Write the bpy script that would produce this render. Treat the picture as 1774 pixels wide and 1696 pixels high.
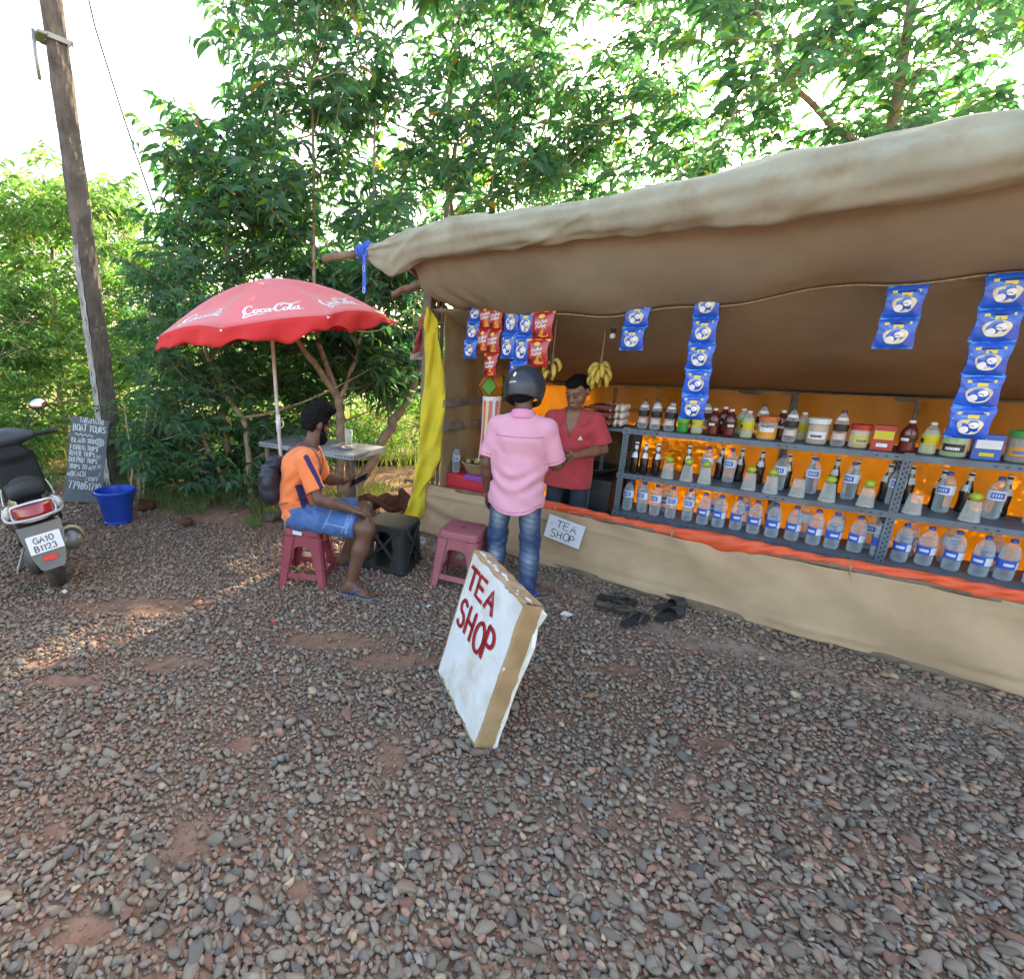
import bpy, bmesh, math, random
import numpy as np
from mathutils import Vector, Matrix

random.seed(7); RNG = np.random.default_rng(7)
PI = math.pi
for o in list(bpy.data.objects): bpy.data.objects.remove(o)
SC = bpy.context.scene
COL = SC.collection

# ------------------------------------------------------------------ camera
CAM_H, FPX, PITCH = 1.72, 880.0, math.radians(15.5)
cam_d = bpy.data.cameras.new('camera'); cam = bpy.data.objects.new('camera', cam_d); COL.objects.link(cam)
cam.location = (0, 0, CAM_H); cam.rotation_euler = (PI/2 - PITCH, 0, 0)
cam_d.sensor_width = 36; cam_d.lens = 36*FPX/1774; cam_d.shift_x = (887-636)/1774
cam_d.clip_start = 0.05; cam_d.clip_end = 600
SC.camera = cam
# ------------------------------------------------------------------ sky, sun, exposure
SUN_EL, SUN_AZ = math.radians(24), math.radians(40)      # azimuth measured from +Y towards +X
w = bpy.data.worlds.new('World'); SC.world = w; w.use_nodes = True
nt = w.node_tree; sky = nt.nodes.new('ShaderNodeTexSky'); sky.sky_type = 'NISHITA'; sky.sun_disc = False
sky.sun_elevation = SUN_EL; sky.sun_rotation = SUN_AZ; sky.air_density = 1.0; sky.dust_density = 4.0; sky.ozone_density = 0.3
bg = nt.nodes['Background']; bg.inputs['Strength'].default_value = 0.15
nt.links.new(sky.outputs[0], bg.inputs[0])
sl = bpy.data.lights.new('sun', 'SUN'); sl.energy = 3.6; sl.angle = math.radians(0.53); sl.color = (1.0, 0.86, 0.68)
so = bpy.data.objects.new('sun', sl); COL.objects.link(so)
SUN_D = Vector((math.sin(SUN_AZ)*math.cos(SUN_EL), math.cos(SUN_AZ)*math.cos(SUN_EL), math.sin(SUN_EL)))
so.rotation_euler = (-SUN_D).to_track_quat('-Z', 'Y').to_euler(); so.location = SUN_D*30
SC.view_settings.view_transform = 'Standard'; SC.view_settings.look = 'None'
SC.view_settings.gamma = 1.0; SC.view_settings.use_curve_mapping = False
SC.view_settings.exposure = 2.75
SC.view_settings.use_white_balance = True; SC.view_settings.white_balance_temperature = 7250; SC.view_settings.white_balance_tint = 9
SC.cycles.use_denoising = True
SC.cycles.max_bounces = 8; SC.cycles.diffuse_bounces = 4; SC.cycles.transmission_bounces = 6; SC.cycles.transparent_max_bounces = 16
SC.cycles.sample_clamp_indirect = 6.0
SC.cycles.caustics_reflective = False; SC.cycles.caustics_refractive = False

# ------------------------------------------------------------------ where things stand
CP, SP = math.cos(PITCH), math.sin(PITCH)
def ray(x, y):
    u = (x-636)/FPX; v = (848-y)/FPX
    return Vector((u, CP + v*SP, -SP + v*CP))
def at(x, y, Y):            # point of the view ray at world depth Y
    r = ray(x, y); t = Y/r.y
    return Vector((r.x*t, Y, CAM_H + r.z*t))
def gp(x, y, z=0.0):        # point of the view ray at height z
    r = ray(x, y); t = (z-CAM_H)/r.z
    return Vector((r.x*t, r.y*t, z))
def proj(P):
    P = np.asarray(P, float); X = P[..., 0]; Y = P[..., 1]; Z = P[..., 2]-CAM_H
    d = Y*CP - Z*SP; up = Y*SP + Z*CP
    return 636 + FPX*X/d, 848 - FPX*up/d, d
SHOP_O = Vector((0.48, 4.70, 0)); SHOP_R = math.radians(-41.15)
SA = Vector((math.cos(SHOP_R), math.sin(SHOP_R), 0)); SB = Vector((-math.sin(SHOP_R), math.cos(SHOP_R), 0))
def S(s, y, z=0.0): return SHOP_O + SA*s + SB*y + Vector((0, 0, z))   # shop frame: s along the front, y into the shop

# ------------------------------------------------------------------ materials
def _n(nt, t, **k):
    n = nt.nodes.new(t)
    for a, b in k.items(): setattr(n, a, b)
    return n
def mat(name, col, rough=0.6, var=0.12, vscale=8.0, bump=0.0, bscale=60.0, spec=0.5, metal=0.0, coat=0.0,
        dirt=None, dirt_amt=0.0, dirt_scale=3.0, trans=0.0, tcol=None, wave=None, attr=None, sheen=0.0, detail=4.0):
    m = bpy.data.materials.new(name); m.use_nodes = True; nt = m.node_tree; L = nt.links
    b = nt.nodes['Principled BSDF']; out = nt.nodes['Material Output']
    tc = _n(nt, 'ShaderNodeTexCoord'); co = tc.outputs['Object']
    nz = _n(nt, 'ShaderNodeTexNoise'); nz.inputs['Scale'].default_value = vscale; nz.inputs['Detail'].default_value = detail
    L.new(co, nz.inputs['Vector'])
    if attr:
        at_ = _n(nt, 'ShaderNodeAttribute', attribute_name=attr); base = at_.outputs['Color']
    else:
        rgb = _n(nt, 'ShaderNodeRGB'); rgb.outputs[0].default_value = (*col, 1); base = rgb.outputs[0]
    mr = _n(nt, 'ShaderNodeMapRange'); mr.inputs[1].default_value = 0.25; mr.inputs[2].default_value = 0.75
    mr.inputs[3].default_value = 1-var; mr.inputs[4].default_value = 1+var
    L.new(nz.outputs['Fac'], mr.inputs[0])
    mul = _n(nt, 'ShaderNodeVectorMath', operation='SCALE'); L.new(base, mul.inputs[0]); L.new(mr.outputs[0], mul.inputs['Scale'])
    c = mul.outputs[0]
    if dirt is not None:
        n2 = _n(nt, 'ShaderNodeTexNoise'); n2.inputs['Scale'].default_value = dirt_scale; n2.inputs['Detail'].default_value = 7; n2.inputs['Roughness'].default_value = 0.65
        L.new(co, n2.inputs['Vector'])
        m2 = _n(nt, 'ShaderNodeMapRange'); m2.inputs[1].default_value = 0.48; m2.inputs[2].default_value = 0.72; m2.inputs[4].default_value = dirt_amt
        L.new(n2.outputs['Fac'], m2.inputs[0])
        mx = _n(nt, 'ShaderNodeMix', data_type='RGBA'); L.new(m2.outputs[0], mx.inputs[0]); L.new(c, mx.inputs[6]); mx.inputs[7].default_value = (*dirt, 1)
        c = mx.outputs[2]
    L.new(c, b.inputs['Base Color'])
    b.inputs['Roughness'].default_value = rough; b.inputs['Specular IOR Level'].default_value = spec
    b.inputs['Metallic'].default_value = metal; b.inputs['Coat Weight'].default_value = coat; b.inputs['Sheen Weight'].default_value = sheen
    if bump or wave:
        bp = _n(nt, 'ShaderNodeBump'); bp.inputs['Strength'].default_value = bump or 0.3; bp.inputs['Distance'].default_value = 0.004
        if wave:
            h = []
            for ax in wave[1]:
                wv = _n(nt, 'ShaderNodeTexWave', bands_direction=ax); wv.inputs['Scale'].default_value = wave[0]; wv.inputs['Distortion'].default_value = 0.6
                L.new(co, wv.inputs['Vector']); h.append(wv.outputs['Fac'])
            if len(h) == 1: L.new(h[0], bp.inputs['Height'])
            else:
                ad = _n(nt, 'ShaderNodeMath', operation='ADD'); L.new(h[0], ad.inputs[0]); L.new(h[1], ad.inputs[1]); L.new(ad.outputs[0], bp.inputs['Height'])
        else:
            n3 = _n(nt, 'ShaderNodeTexNoise'); n3.inputs['Scale'].default_value = bscale; n3.inputs['Detail'].default_value = 5
            L.new(co, n3.inputs['Vector']); L.new(n3.outputs['Fac'], bp.inputs['Height'])
        L.new(bp.outputs[0], b.inputs['Normal'])
    if trans > 0:
        tr = _n(nt, 'ShaderNodeBsdfTranslucent')
        if tcol is None: L.new(c, tr.inputs['Color'])
        else:
            vm = _n(nt, 'ShaderNodeVectorMath', operation='MULTIPLY'); L.new(c, vm.inputs[0]); vm.inputs[1].default_value = tcol
            L.new(vm.outputs[0], tr.inputs['Color'])
        ms = _n(nt, 'ShaderNodeMixShader'); ms.inputs[0].default_value = trans
        L.new(b.outputs[0], ms.inputs[1]); L.new(tr.outputs[0], ms.inputs[2]); L.new(ms.outputs[0], out.inputs['Surface'])
    return m
def clear_mat(name, col, alpha, rough=0.08):
    m = bpy.data.materials.new(name); m.use_nodes = True; nt = m.node_tree; L = nt.links
    b = nt.nodes['Principled BSDF']; out = nt.nodes['Material Output']
    b.inputs['Base Color'].default_value = (*col, 1); b.inputs['Roughness'].default_value = rough; b.inputs['Specular IOR Level'].default_value = 0.9
    tr = _n(nt, 'ShaderNodeBsdfTransparent'); tr.inputs['Color'].default_value = (*[min(1, 0.55+0.45*c) for c in col], 1)
    lw = _n(nt, 'ShaderNodeLayerWeight'); lw.inputs['Blend'].default_value = 0.45
    mr = _n(nt, 'ShaderNodeMapRange'); mr.inputs[3].default_value = alpha; mr.inputs[4].default_value = min(1, alpha+0.45)
    L.new(lw.outputs['Facing'], mr.inputs[0])
    ms = _n(nt, 'ShaderNodeMixShader'); L.new(mr.outputs[0], ms.inputs[0]); L.new(tr.outputs[0], ms.inputs[1]); L.new(b.outputs[0], ms.inputs[2])
    L.new(ms.outputs[0], out.inputs['Surface'])
    return m

# ------------------------------------------------------------------ object helpers
def tag(o, label=None, cat=None, group=None, kind=None):
    if label: o['label'] = label
    if cat: o['category'] = cat
    if group: o['group'] = group
    if kind: o['kind'] = kind
    return o
def thing(name, label, cat, loc=(0, 0, 0), rotz=0.0, group=None):
    o = bpy.data.objects.new(name, None); COL.objects.link(o); o.empty_display_size = 0.1
    o.location = loc; o.rotation_euler = (0, 0, rotz)
    return tag(o, label, cat, group)
def link_mesh(name, me, parent=None, mats=()):
    o = bpy.data.objects.new(name, me); COL.objects.link(o)
    if parent is not None: o.parent = parent
    for m in mats: me.materials.append(m)
    return o
def copy_tree(o, parent=None):
    c = o.copy(); COL.objects.link(c)
    if parent is not None: c.parent = parent
    for ch in list(o.children): copy_tree(ch, c)
    return c
def mesh_np(name, V, F, smooth=True, mat_idx=None):
    """V (n,3), F list of arrays (m,k) with the same k each"""
    me = bpy.data.meshes.new(name); V = np.asarray(V, np.float32)
    if isinstance(F, np.ndarray): F = [F]
    F = [np.asarray(f, np.int32) for f in F if len(f)]
    me.vertices.add(len(V)); me.vertices.foreach_set('co', V.ravel())
    nl = sum(f.size for f in F); npol = sum(len(f) for f in F)
    me.loops.add(nl); me.loops.foreach_set('vertex_index', np.concatenate([f.ravel() for f in F]))
    me.polygons.add(npol)
    st = []; tot = []; c = 0
    for f in F:
        k = f.shape[1]; st.append(c + np.arange(len(f))*k); tot.append(np.full(len(f), k)); c += f.size
    me.polygons.foreach_set('loop_start', np.concatenate(st).astype(np.int32))
    me.polygons.foreach_set('loop_total', np.concatenate(tot).astype(np.int32))
    if smooth: me.polygons.foreach_set('use_smooth', np.ones(npol, bool))
    if mat_idx is not None: me.polygons.foreach_set('material_index', np.asarray(mat_idx, np.int32))
    me.update(calc_edges=True)
    return me
def color_attr(me, name, C):
    a = me.color_attributes.new(name, 'FLOAT_COLOR', 'POINT')
    C = np.asarray(C, np.float32)
    if C.shape[1] == 3: C = np.hstack([C, np.ones((len(C), 1), np.float32)])
    a.data.foreach_set('color', C.ravel())

def frame(d, up=(0, 0, 1)):
    d = Vector(d).normalized(); up = Vector(up)
    if abs(d.dot(up)) > 0.98: up = Vector((1, 0, 0))
    u = d.cross(up).normalized(); v = u.cross(d).normalized()
    return d, u, v
class MB:
    def __init__(s): s.v = []; s.f = []; s.m = []; s.mi = 0; s.off = Vector((0, 0, 0))
    def add(s, vs, fs):
        b = len(s.v); s.v += [tuple(x) for x in vs]; s.f += [tuple(i+b for i in f) for f in fs]; s.m += [s.mi]*len(fs); return s
    def box(s, c, size, R=None, bev=0.0, taper=1.0):
        c = Vector(c); hx, hy, hz = [x/2 for x in size]; R = R or Matrix.Identity(3)
        if bev <= 0:
            vs = [c + R @ Vector((x*hx*(taper if z > 0 else 1), y*hy*(taper if z > 0 else 1), z*hz)) for z in (-1, 1) for x, y in ((-1, -1), (1, -1), (1, 1), (-1, 1))]
            return s.add(vs, [(3, 2, 1, 0), (4, 5, 6, 7), (0, 1, 5, 4), (1, 2, 6, 5), (2, 3, 7, 6), (3, 0, 4, 7)])
        b = min(bev, hx*0.9, hy*0.9, hz*0.9); bm = bmesh.new()
        bmesh.ops.create_cube(bm, size=1.0)
        for v in bm.verts:
            t = taper if v.co.z > 0 else 1
            v.co = Vector((v.co.x*2*hx*t, v.co.y*2*hy*t, v.co.z*2*hz))
        bmesh.ops.bevel(bm, geom=list(bm.edges), offset=b, segments=2, affect='EDGES', profile=0.6)
        bm.verts.ensure_lookup_table()
        vs = [c + R @ v.co for v in bm.verts]; fs = [[v.index for v in f.verts] for f in bm.faces]; bm.free()
        return s.add(vs, fs)
    def tube(s, pts, r, n=8, cap=True, flat=1.0, up=(0, 0, 1)):
        pts = [Vector(p) for p in pts]; rs = r if isinstance(r, (list, tuple)) else [r]*len(pts)
        vs = []; fs = []; pu = None
        for i, p in enumerate(pts):
            d = (pts[min(i+1, len(pts)-1)] - pts[max(i-1, 0)])
            d, u, v = frame(d, up)
            if pu is not None:
                u = (pu - d*pu.dot(d)).normalized(); v = u.cross(d)
            pu = u
            for k in range(n):
                a = 2*PI*k/n; vs.append(p + (u*math.cos(a) + v*math.sin(a)*flat)*rs[i])
        for i in range(len(pts)-1):
            for k in range(n):
                k2 = (k+1) % n; fs.append((i*n+k, i*n+k2, (i+1)*n+k2, (i+1)*n+k))
        if cap: fs.append(tuple(range(n-1, -1, -1))); fs.append(tuple((len(pts)-1)*n+k for k in range(n)))
        return s.add(vs, fs)
    def lathe(s, prof, n=20, c=(0, 0, 0), R=None, sq=1.0, close=False):
        c = Vector(c); R = R or Matrix.Identity(3); vs = []; fs = []; m = len(prof)
        for (r, z) in prof:
            for k in range(n):
                a = 2*PI*k/n; vs.append(c + R @ Vector((r*math.cos(a), r*math.sin(a)*sq, z)))
        for i in range(m-1 + (1 if close else 0)):
            j = (i+1) % m
            for k in range(n):
                k2 = (k+1) % n; fs.append((i*n+k, i*n+k2, j*n+k2, j*n+k))
        if not close:
            if prof[0][0] > 1e-5: fs.append(tuple(range(n-1, -1, -1)))
            if prof[-1][0] > 1e-5: fs.append(tuple((m-1)*n+k for k in range(n)))
        return s.add(vs, fs)
    def grid(s, fn, nu, nv, closeu=False):
        vs = [fn(i/(nu if not closeu else nu), j/nv) for j in range(nv+1) for i in range(nu+1 if not closeu else nu)]
        w_ = nu+1 if not closeu else nu; fs = []
        for j in range(nv):
            for i in range(nu):
                i2 = (i+1) % w_ if closeu else i+1
                fs.append((j*w_+i, j*w_+i2, (j+1)*w_+i2, (j+1)*w_+i))
        return s.add(vs, fs)
    def ell(s, c, r, R=None, n=12, m=8, fn=None):
        c = Vector(c); R = R or Matrix.Identity(3); vs = []; fs = []
        for j in range(m+1):
            t = PI*j/m
            for k in range(n):
                a = 2*PI*k/n; p = Vector((math.sin(t)*math.cos(a), math.sin(t)*math.sin(a), -math.cos(t)))
                if fn: p = p*fn(p)
                vs.append(c + R @ Vector((p.x*r[0], p.y*r[1], p.z*r[2])))
        for j in range(m):
            for k in range(n):
                k2 = (k+1) % n; fs.append((j*n+k, j*n+k2, (j+1)*n+k2, (j+1)*n+k))
        return s.add(vs, fs)
    def prism(s, poly, mapf, h0, h1):
        """poly: 2D outline; mapf(x, y, h) -> point"""
        n = len(poly); vs = [mapf(x, y, h0) for x, y in poly] + [mapf(x, y, h1) for x, y in poly]
        fs = [tuple(range(n-1, -1, -1)), tuple(range(n, 2*n))] + [(i, (i+1) % n, n+(i+1) % n, n+i) for i in range(n)]
        return s.add(vs, fs)
    def ribbon(s, pts, wd, mapf, h=0.0):
        """flat stroke along 2D polyline, wd constant or per-point"""
        P = [Vector((p[0], p[1])) for p in pts]; n = len(P); vs = []; fs = []
        for i in range(n):
            d = (P[min(i+1, n-1)] - P[max(i-1, 0)])
            if d.length < 1e-9: d = Vector((1, 0))
            d.normalize(); nn = Vector((-d.y, d.x)); ww = wd[i] if isinstance(wd, (list, tuple)) else wd
            e = d*(ww*0.4 if i == n-1 else (-ww*0.4 if i == 0 else 0))
            a = P[i]+nn*ww/2+e; b = P[i]-nn*ww/2+e
            vs += [mapf(a.x, a.y, h), mapf(b.x, b.y, h)]
        for i in range(n-1): fs.append((2*i, 2*i+1, 2*i+3, 2*i+2))
        return s.add(vs, fs)
    def build(s, name, mats, parent=None, smooth=False, world=False, angle=None):
        if not isinstance(mats, (list, tuple)): mats = [mats]
        me = bpy.data.meshes.new(name)
        vs = s.v
        if world and parent is not None:
            r = parent
            while r.parent is not None: r = r.parent
            M = (Matrix.Translation(r.location) @ r.rotation_euler.to_matrix().to_4x4()).inverted()
            vs = [tuple(M @ Vector(v)) for v in vs]
        me.from_pydata(vs, [], s.f)
        for p, mi in zip(me.polygons, s.m): p.material_index = mi
        if smooth: me.polygons.foreach_set('use_smooth', [True]*len(me.polygons))
        o = link_mesh(name, me, parent, mats)
        if smooth and angle is not None:
            try: me.set_sharp_from_angle(angle=math.radians(angle))
            except Exception: pass
        me.update()
        return o
def recalc(o):
    bm = bmesh.new(); bm.from_mesh(o.data); bmesh.ops.recalc_face_normals(bm, faces=bm.faces); bm.to_mesh(o.data); bm.free(); return o
def rotm(ax, deg): return Matrix.Rotation(math.radians(deg), 3, ax)
def axes(x, y, z): return Matrix((x, y, z)).transposed()
def text_mesh(txt, size=1.0, bold=0.0, ext=0.0):
    cu = bpy.data.curves.new('text', 'FONT'); cu.body = txt; cu.size = size; cu.align_x = 'CENTER'; cu.align_y = 'CENTER'; cu.offset = bold; cu.extrude = ext; cu.resolution_u = 3
    o = bpy.data.objects.new('text', cu); COL.objects.link(o)
    dg = bpy.context.evaluated_depsgraph_get(); me = bpy.data.meshes.new_from_object(o.evaluated_get(dg))
    bpy.data.objects.remove(o); return me

# ------------------------------------------------------------------ hand lettering
def arc(cx, cy, rx, ry, a0, a1, n=10): return [(cx+rx*math.cos(math.radians(a0+(a1-a0)*i/n)), cy+ry*math.sin(math.radians(a0+(a1-a0)*i/n))) for i in range(n+1)]
GL = {
 'A': [[(0, 0), (.3, 1), (.6, 0)], [(.12, .38), (.48, .38)]], 'B': [[(0, 0), (0, 1)], [(0, 1)]+arc(.22, .76, .26, .24, 90, -90)+[(0, .52)]+arc(.26, .26, .3, .26, 90, -90)+[(0, 0)]],
 'C': [arc(.34, .5, .34, .5, 50, 310)], 'D': [[(0, 0), (0, 1)], [(0, 1)]+arc(.12, .5, .46, .5, 90, -90)+[(0, 0)]], 'E': [[(.5, 1), (0, 1), (0, 0), (.5, 0)], [(0, .52), (.4, .52)]],
 'F': [[(.5, 1), (0, 1), (0, 0)], [(0, .52), (.4, .52)]], 'G': [arc(.34, .5, .34, .5, 50, 330), [(.4, .45), (.64, .45), (.64, .1)]], 'H': [[(0, 0), (0, 1)], [(.5, 0), (.5, 1)], [(0, .5), (.5, .5)]],
 'I': [[(.1, 0), (.1, 1)]], 'L': [[(0, 1), (0, 0), (.45, 0)]], 'M': [[(0, 0), (.06, 1), (.35, .35), (.64, 1), (.7, 0)]], 'N': [[(0, 0), (0, 1), (.5, 0), (.5, 1)]],
 'O': [arc(.34, .5, .34, .5, 90, 450, 16)], 'P': [[(0, 0), (0, 1)], [(0, 1)]+arc(.22, .74, .28, .26, 90, -90)+[(0, .48)]], 'R': [[(0, 0), (0, 1)], [(0, 1)]+arc(.2, .75, .28, .25, 90, -90)+[(0, .5)], [(.15, .5), (.52, 0)]],
 'S': [arc(.27, .75, .25, .25, 40, 250, 9)+arc(.25, .25, .27, .27, 75, -140, 9)], 'T': [[(0, 1), (.6, 1)], [(.3, 1), (.3, 0)]], 'U': [[(0, 1)]+arc(.27, .27, .27, .27, 180, 360)+[(.54, 1)]],
 'V': [[(0, 1), (.28, 0), (.56, 1)]], 'Y': [[(0, 1), (.28, .5), (.28, 0)], [(.56, 1), (.28, .5)]], 'K': [[(0, 0), (0, 1)], [(.5, 1), (0, .42), (.5, 0)]],
 '0': [arc(.28, .5, .28, .5, 90, 450, 14)], '1': [[(.05, .8), (.2, 1), (.2, 0)]], '2': [arc(.25, .72, .25, .28, 170, -35, 8)+[(0, 0), (.5, 0)]], '3': [arc(.22, .75, .25, .25, 150, -80, 8)+arc(.22, .26, .28, .26, 80, -150, 8)],
 '4': [[(.4, 0), (.4, 1), (0, .3), (.55, .3)]], '6': [arc(.3, .6, .3, .4, 60, 180, 6)+arc(.28, .27, .28, .27, 170, 530, 12)], '7': [[(0, 1), (.5, 1), (.18, 0)]], '8': [arc(.26, .75, .22, .25, 270, -90, 12)+arc(.26, .25, .26, .25, 90, 450, 12)],
 '9': [arc(.26, .7, .26, .28, 0, 360, 12)+[(.5, .6), (.4, 0)]], '@': [arc(.4, .45, .18, .2, 0, 360, 10)+arc(.4, .45, .38, .45, -20, 300, 14)], ' ': [], ':': [[(.1, .25), (.1, .32)], [(.1, .65), (.1, .72)]]}
GWID = {'I': .2, 'M': .72, ' ': .32, '1': .3, '@': .8, ':': .2}
def letter_w(ch): return GWID.get(ch, .6)
def write(mb, txt, x0, y0, h, wmax, lw, mapf, jit=0.03, hgt=0.0, rnd=None):
    """write txt with left foot x0,y0, cap height h, fitted to total width wmax"""
    rnd = rnd or random.Random(len(txt)*13+7)
    tot = sum(letter_w(c)+.18 for c in txt)-.18; k = wmax/tot; x = x0
    for c in txt:
        dy = rnd.uniform(-jit, jit)*h; rs = rnd.uniform(1-jit*2, 1+jit*2)
        for pl in GL[c]:
            mb.ribbon([(x+px*k, y0+dy+py*h*rs) for px, py in pl], lw, mapf, hgt)
        x += (letter_w(c)+.18)*k

# ------------------------------------------------------------------ implicit bodies
class SDF:
    def __init__(s, lo, hi, vox):
        s.lo = np.array(lo, float); s.vox = vox; s.n = np.ceil((np.array(hi)-s.lo)/vox).astype(int)+1
        s.F = np.full(s.n, 1.0, np.float32)
        s.ax = [(s.lo[i]+vox*np.arange(s.n[i])).astype(np.float32) for i in range(3)]
    def _sub(s, lo, hi):
        a = np.clip(np.floor((np.array(lo)-s.lo)/s.vox).astype(int), 0, s.n); b = np.clip(np.ceil((np.array(hi)-s.lo)/s.vox).astype(int)+1, 0, s.n)
        sl_ = tuple(slice(a[i], b[i]) for i in range(3))
        P = np.meshgrid(s.ax[0][sl_[0]], s.ax[1][sl_[1]], s.ax[2][sl_[2]], indexing='ij')
        return sl_, P
    def _mix(s, sl_, d, k):
        F = s.F[sl_]
        if F.size == 0: return
        if k <= 0: np.minimum(F, d, out=F); return
        h = np.clip(0.5+0.5*(d-F)/k, 0, 1); s.F[sl_] = d*(1-h)+F*h - k*h*(1-h)
    def cone(s, a, b, ra, rb, k=0.02):
        a = np.array(a, float); b = np.array(b, float); m = max(ra, rb)+k+3*s.vox
        sl_, P = s._sub(np.minimum(a, b)-m, np.maximum(a, b)+m); ba = b-a; L2 = max(1e-9, ba@ba)
        h = np.clip(((P[0]-a[0])*ba[0]+(P[1]-a[1])*ba[1]+(P[2]-a[2])*ba[2])/L2, 0, 1)
        d = np.sqrt((P[0]-a[0]-h*ba[0])**2+(P[1]-a[1]-h*ba[1])**2+(P[2]-a[2]-h*ba[2])**2) - (ra+(rb-ra)*h)
        s._mix(sl_, d, k)
    def econe(s, a, b, ra, rb, u, k=0.03):
        """elliptic cone: radii ra=(along u, across) at a, rb at b"""
        a = np.array(a, float); b = np.array(b, float); m = max(*ra, *rb)+k+3*s.vox
        sl_, P = s._sub(np.minimum(a, b)-m, np.maximum(a, b)+m); ba = b-a; L = math.sqrt(ba@ba); ax = ba/L
        u = np.array(u, float); u = u-ax*(u@ax); u /= np.linalg.norm(u); v = np.cross(ax, u)
        q = [P[i]-a[i] for i in range(3)]; t = q[0]*ax[0]+q[1]*ax[1]+q[2]*ax[2]; h = np.clip(t/L, 0, 1)
        wu = q[0]*u[0]+q[1]*u[1]+q[2]*u[2]; wv = q[0]*v[0]+q[1]*v[1]+q[2]*v[2]; wa = t-h*L
        ru = ra[0]+(rb[0]-ra[0])*h; rv = ra[1]+(rb[1]-ra[1])*h; rm = np.minimum(ru, rv)
        g = np.sqrt((wu/ru)**2+(wv/rv)**2+(wa/rm)**2)
        gr = np.sqrt((wu/ru**2)**2+(wv/rv**2)**2+(wa/rm**2)**2)+1e-6
        s._mix(sl_, np.where(g > 0.3, g*(g-1)/gr, (g-1)*rm), k)
    def ell(s, c, r, R=None, k=0.02):
        c = np.array(c, float); m = max(r)+k+3*s.vox; sl_, P = s._sub(c-m, c+m)
        R = np.eye(3) if R is None else np.array(R)
        q = [P[i]-c[i] for i in range(3)]; l = [q[0]*R[0, i]+q[1]*R[1, i]+q[2]*R[2, i] for i in range(3)]
        g = np.sqrt(sum((l[i]/r[i])**2 for i in range(3))); gr = np.sqrt(sum((l[i]/r[i]**2)**2 for i in range(3)))+1e-6
        s._mix(sl_, np.where(g > 0.3, g*(g-1)/gr, (g-1)*min(r)), k)
    def box(s, c, hs, R=None, rnd=0.01, k=0.01):
        c = np.array(c, float); m = np.linalg.norm(hs)+k+3*s.vox; sl_, P = s._sub(c-m, c+m)
        R = np.eye(3) if R is None else np.array(R)
        q = [P[i]-c[i] for i in range(3)]; l = [np.abs(q[0]*R[0, i]+q[1]*R[1, i]+q[2]*R[2, i])-(hs[i]-rnd) for i in range(3)]
        d = np.sqrt(sum(np.maximum(x, 0)**2 for x in l))+np.minimum(np.maximum(np.maximum(l[0], l[1]), l[2]), 0)-rnd
        s._mix(sl_, d, k)
    def warp(s, fn):            # add fn(P) to the field close to the surface
        P = np.meshgrid(*s.ax, indexing='ij'); m = np.abs(s.F) < 0.05; s.F[m] += fn(P[0][m], P[1][m], P[2][m]).astype(np.float32)
    def cut(s, fn):             # keep where fn < 0
        P = np.meshgrid(*s.ax, indexing='ij'); np.maximum(s.F, fn(P[0], P[1], P[2]).astype(np.float32), out=s.F)
    def mesh(s, smooth=1):
        F = s.F; F[0] = F[-1] = 1; F[:, 0] = F[:, -1] = 1; F[:, :, 0] = F[:, :, -1] = 1
        Sg = F < 0; n = F.shape
        c8 = [(i, j, k) for i in (0, 1) for j in (0, 1) for k in (0, 1)]
        def cs(A, o): return A[o[0]:n[0]-1+o[0], o[1]:n[1]-1+o[1], o[2]:n[2]-1+o[2]]
        cnt = np.zeros([x-1 for x in n], np.int8)
        for o in c8: cnt += cs(Sg, o)
        act = (cnt > 0) & (cnt < 8); idx = np.argwhere(act)
        vid = np.full(act.shape, -1, np.int32); vid[act] = np.arange(len(idx))
        acc = np.zeros((len(idx), 3)); num = np.zeros(len(idx))
        for o in c8:
            for ax_ in range(3):
                if o[ax_]: continue
                o2 = list(o); o2[ax_] = 1
                f0 = F[idx[:, 0]+o[0], idx[:, 1]+o[1], idx[:, 2]+o[2]]; f1 = F[idx[:, 0]+o2[0], idx[:, 1]+o2[1], idx[:, 2]+o2[2]]
                x = (f0 < 0) != (f1 < 0)
                t = f0[x]/(f0[x]-f1[x]); p = np.tile(np.array(o, float), (x.sum(), 1)); p[:, ax_] += t
                acc[x] += p; num[x] += 1
        V = s.lo+s.vox*(idx+acc/num[:, None]); Q = []
        for ax_ in range(3):
            a, b = [i for i in range(3) if i != ax_]
            sl0 = [slice(None)]*3; sl1 = [slice(None)]*3; sl0[ax_] = slice(0, -1); sl1[ax_] = slice(1, None)
            S0 = Sg[tuple(sl0)]; S1 = Sg[tuple(sl1)]; e = np.argwhere(S0 != S1); ok = (e[:, a] > 0) & (e[:, b] > 0) & (e[:, a] < n[a]-1) & (e[:, b] < n[b]-1); e = e[ok]
            def cell(da, db):
                c = e.copy(); c[:, a] += da; c[:, b] += db; return vid[c[:, 0], c[:, 1], c[:, 2]]
            q = np.stack([cell(-1, -1), cell(0, -1), cell(0, 0), cell(-1, 0)], 1)
            fl = S0[e[:, 0], e[:, 1], e[:, 2]]
            if ax_ == 1: fl = ~fl
            q[~fl] = q[~fl][:, ::-1]; Q.append(q)
        Q = np.concatenate(Q)
        for _ in range(smooth):
            sm = np.zeros_like(V); ct = np.zeros(len(V))
            for i in range(4):
                j = (i+1) % 4; np.add.at(sm, Q[:, i], V[Q[:, j]]); np.add.at(ct, Q[:, i], 1); np.add.at(sm, Q[:, j], V[Q[:, i]]); np.add.at(ct, Q[:, j], 1)
            V = V*0.5+0.5*sm/ct[:, None]
        return V, Q
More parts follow.
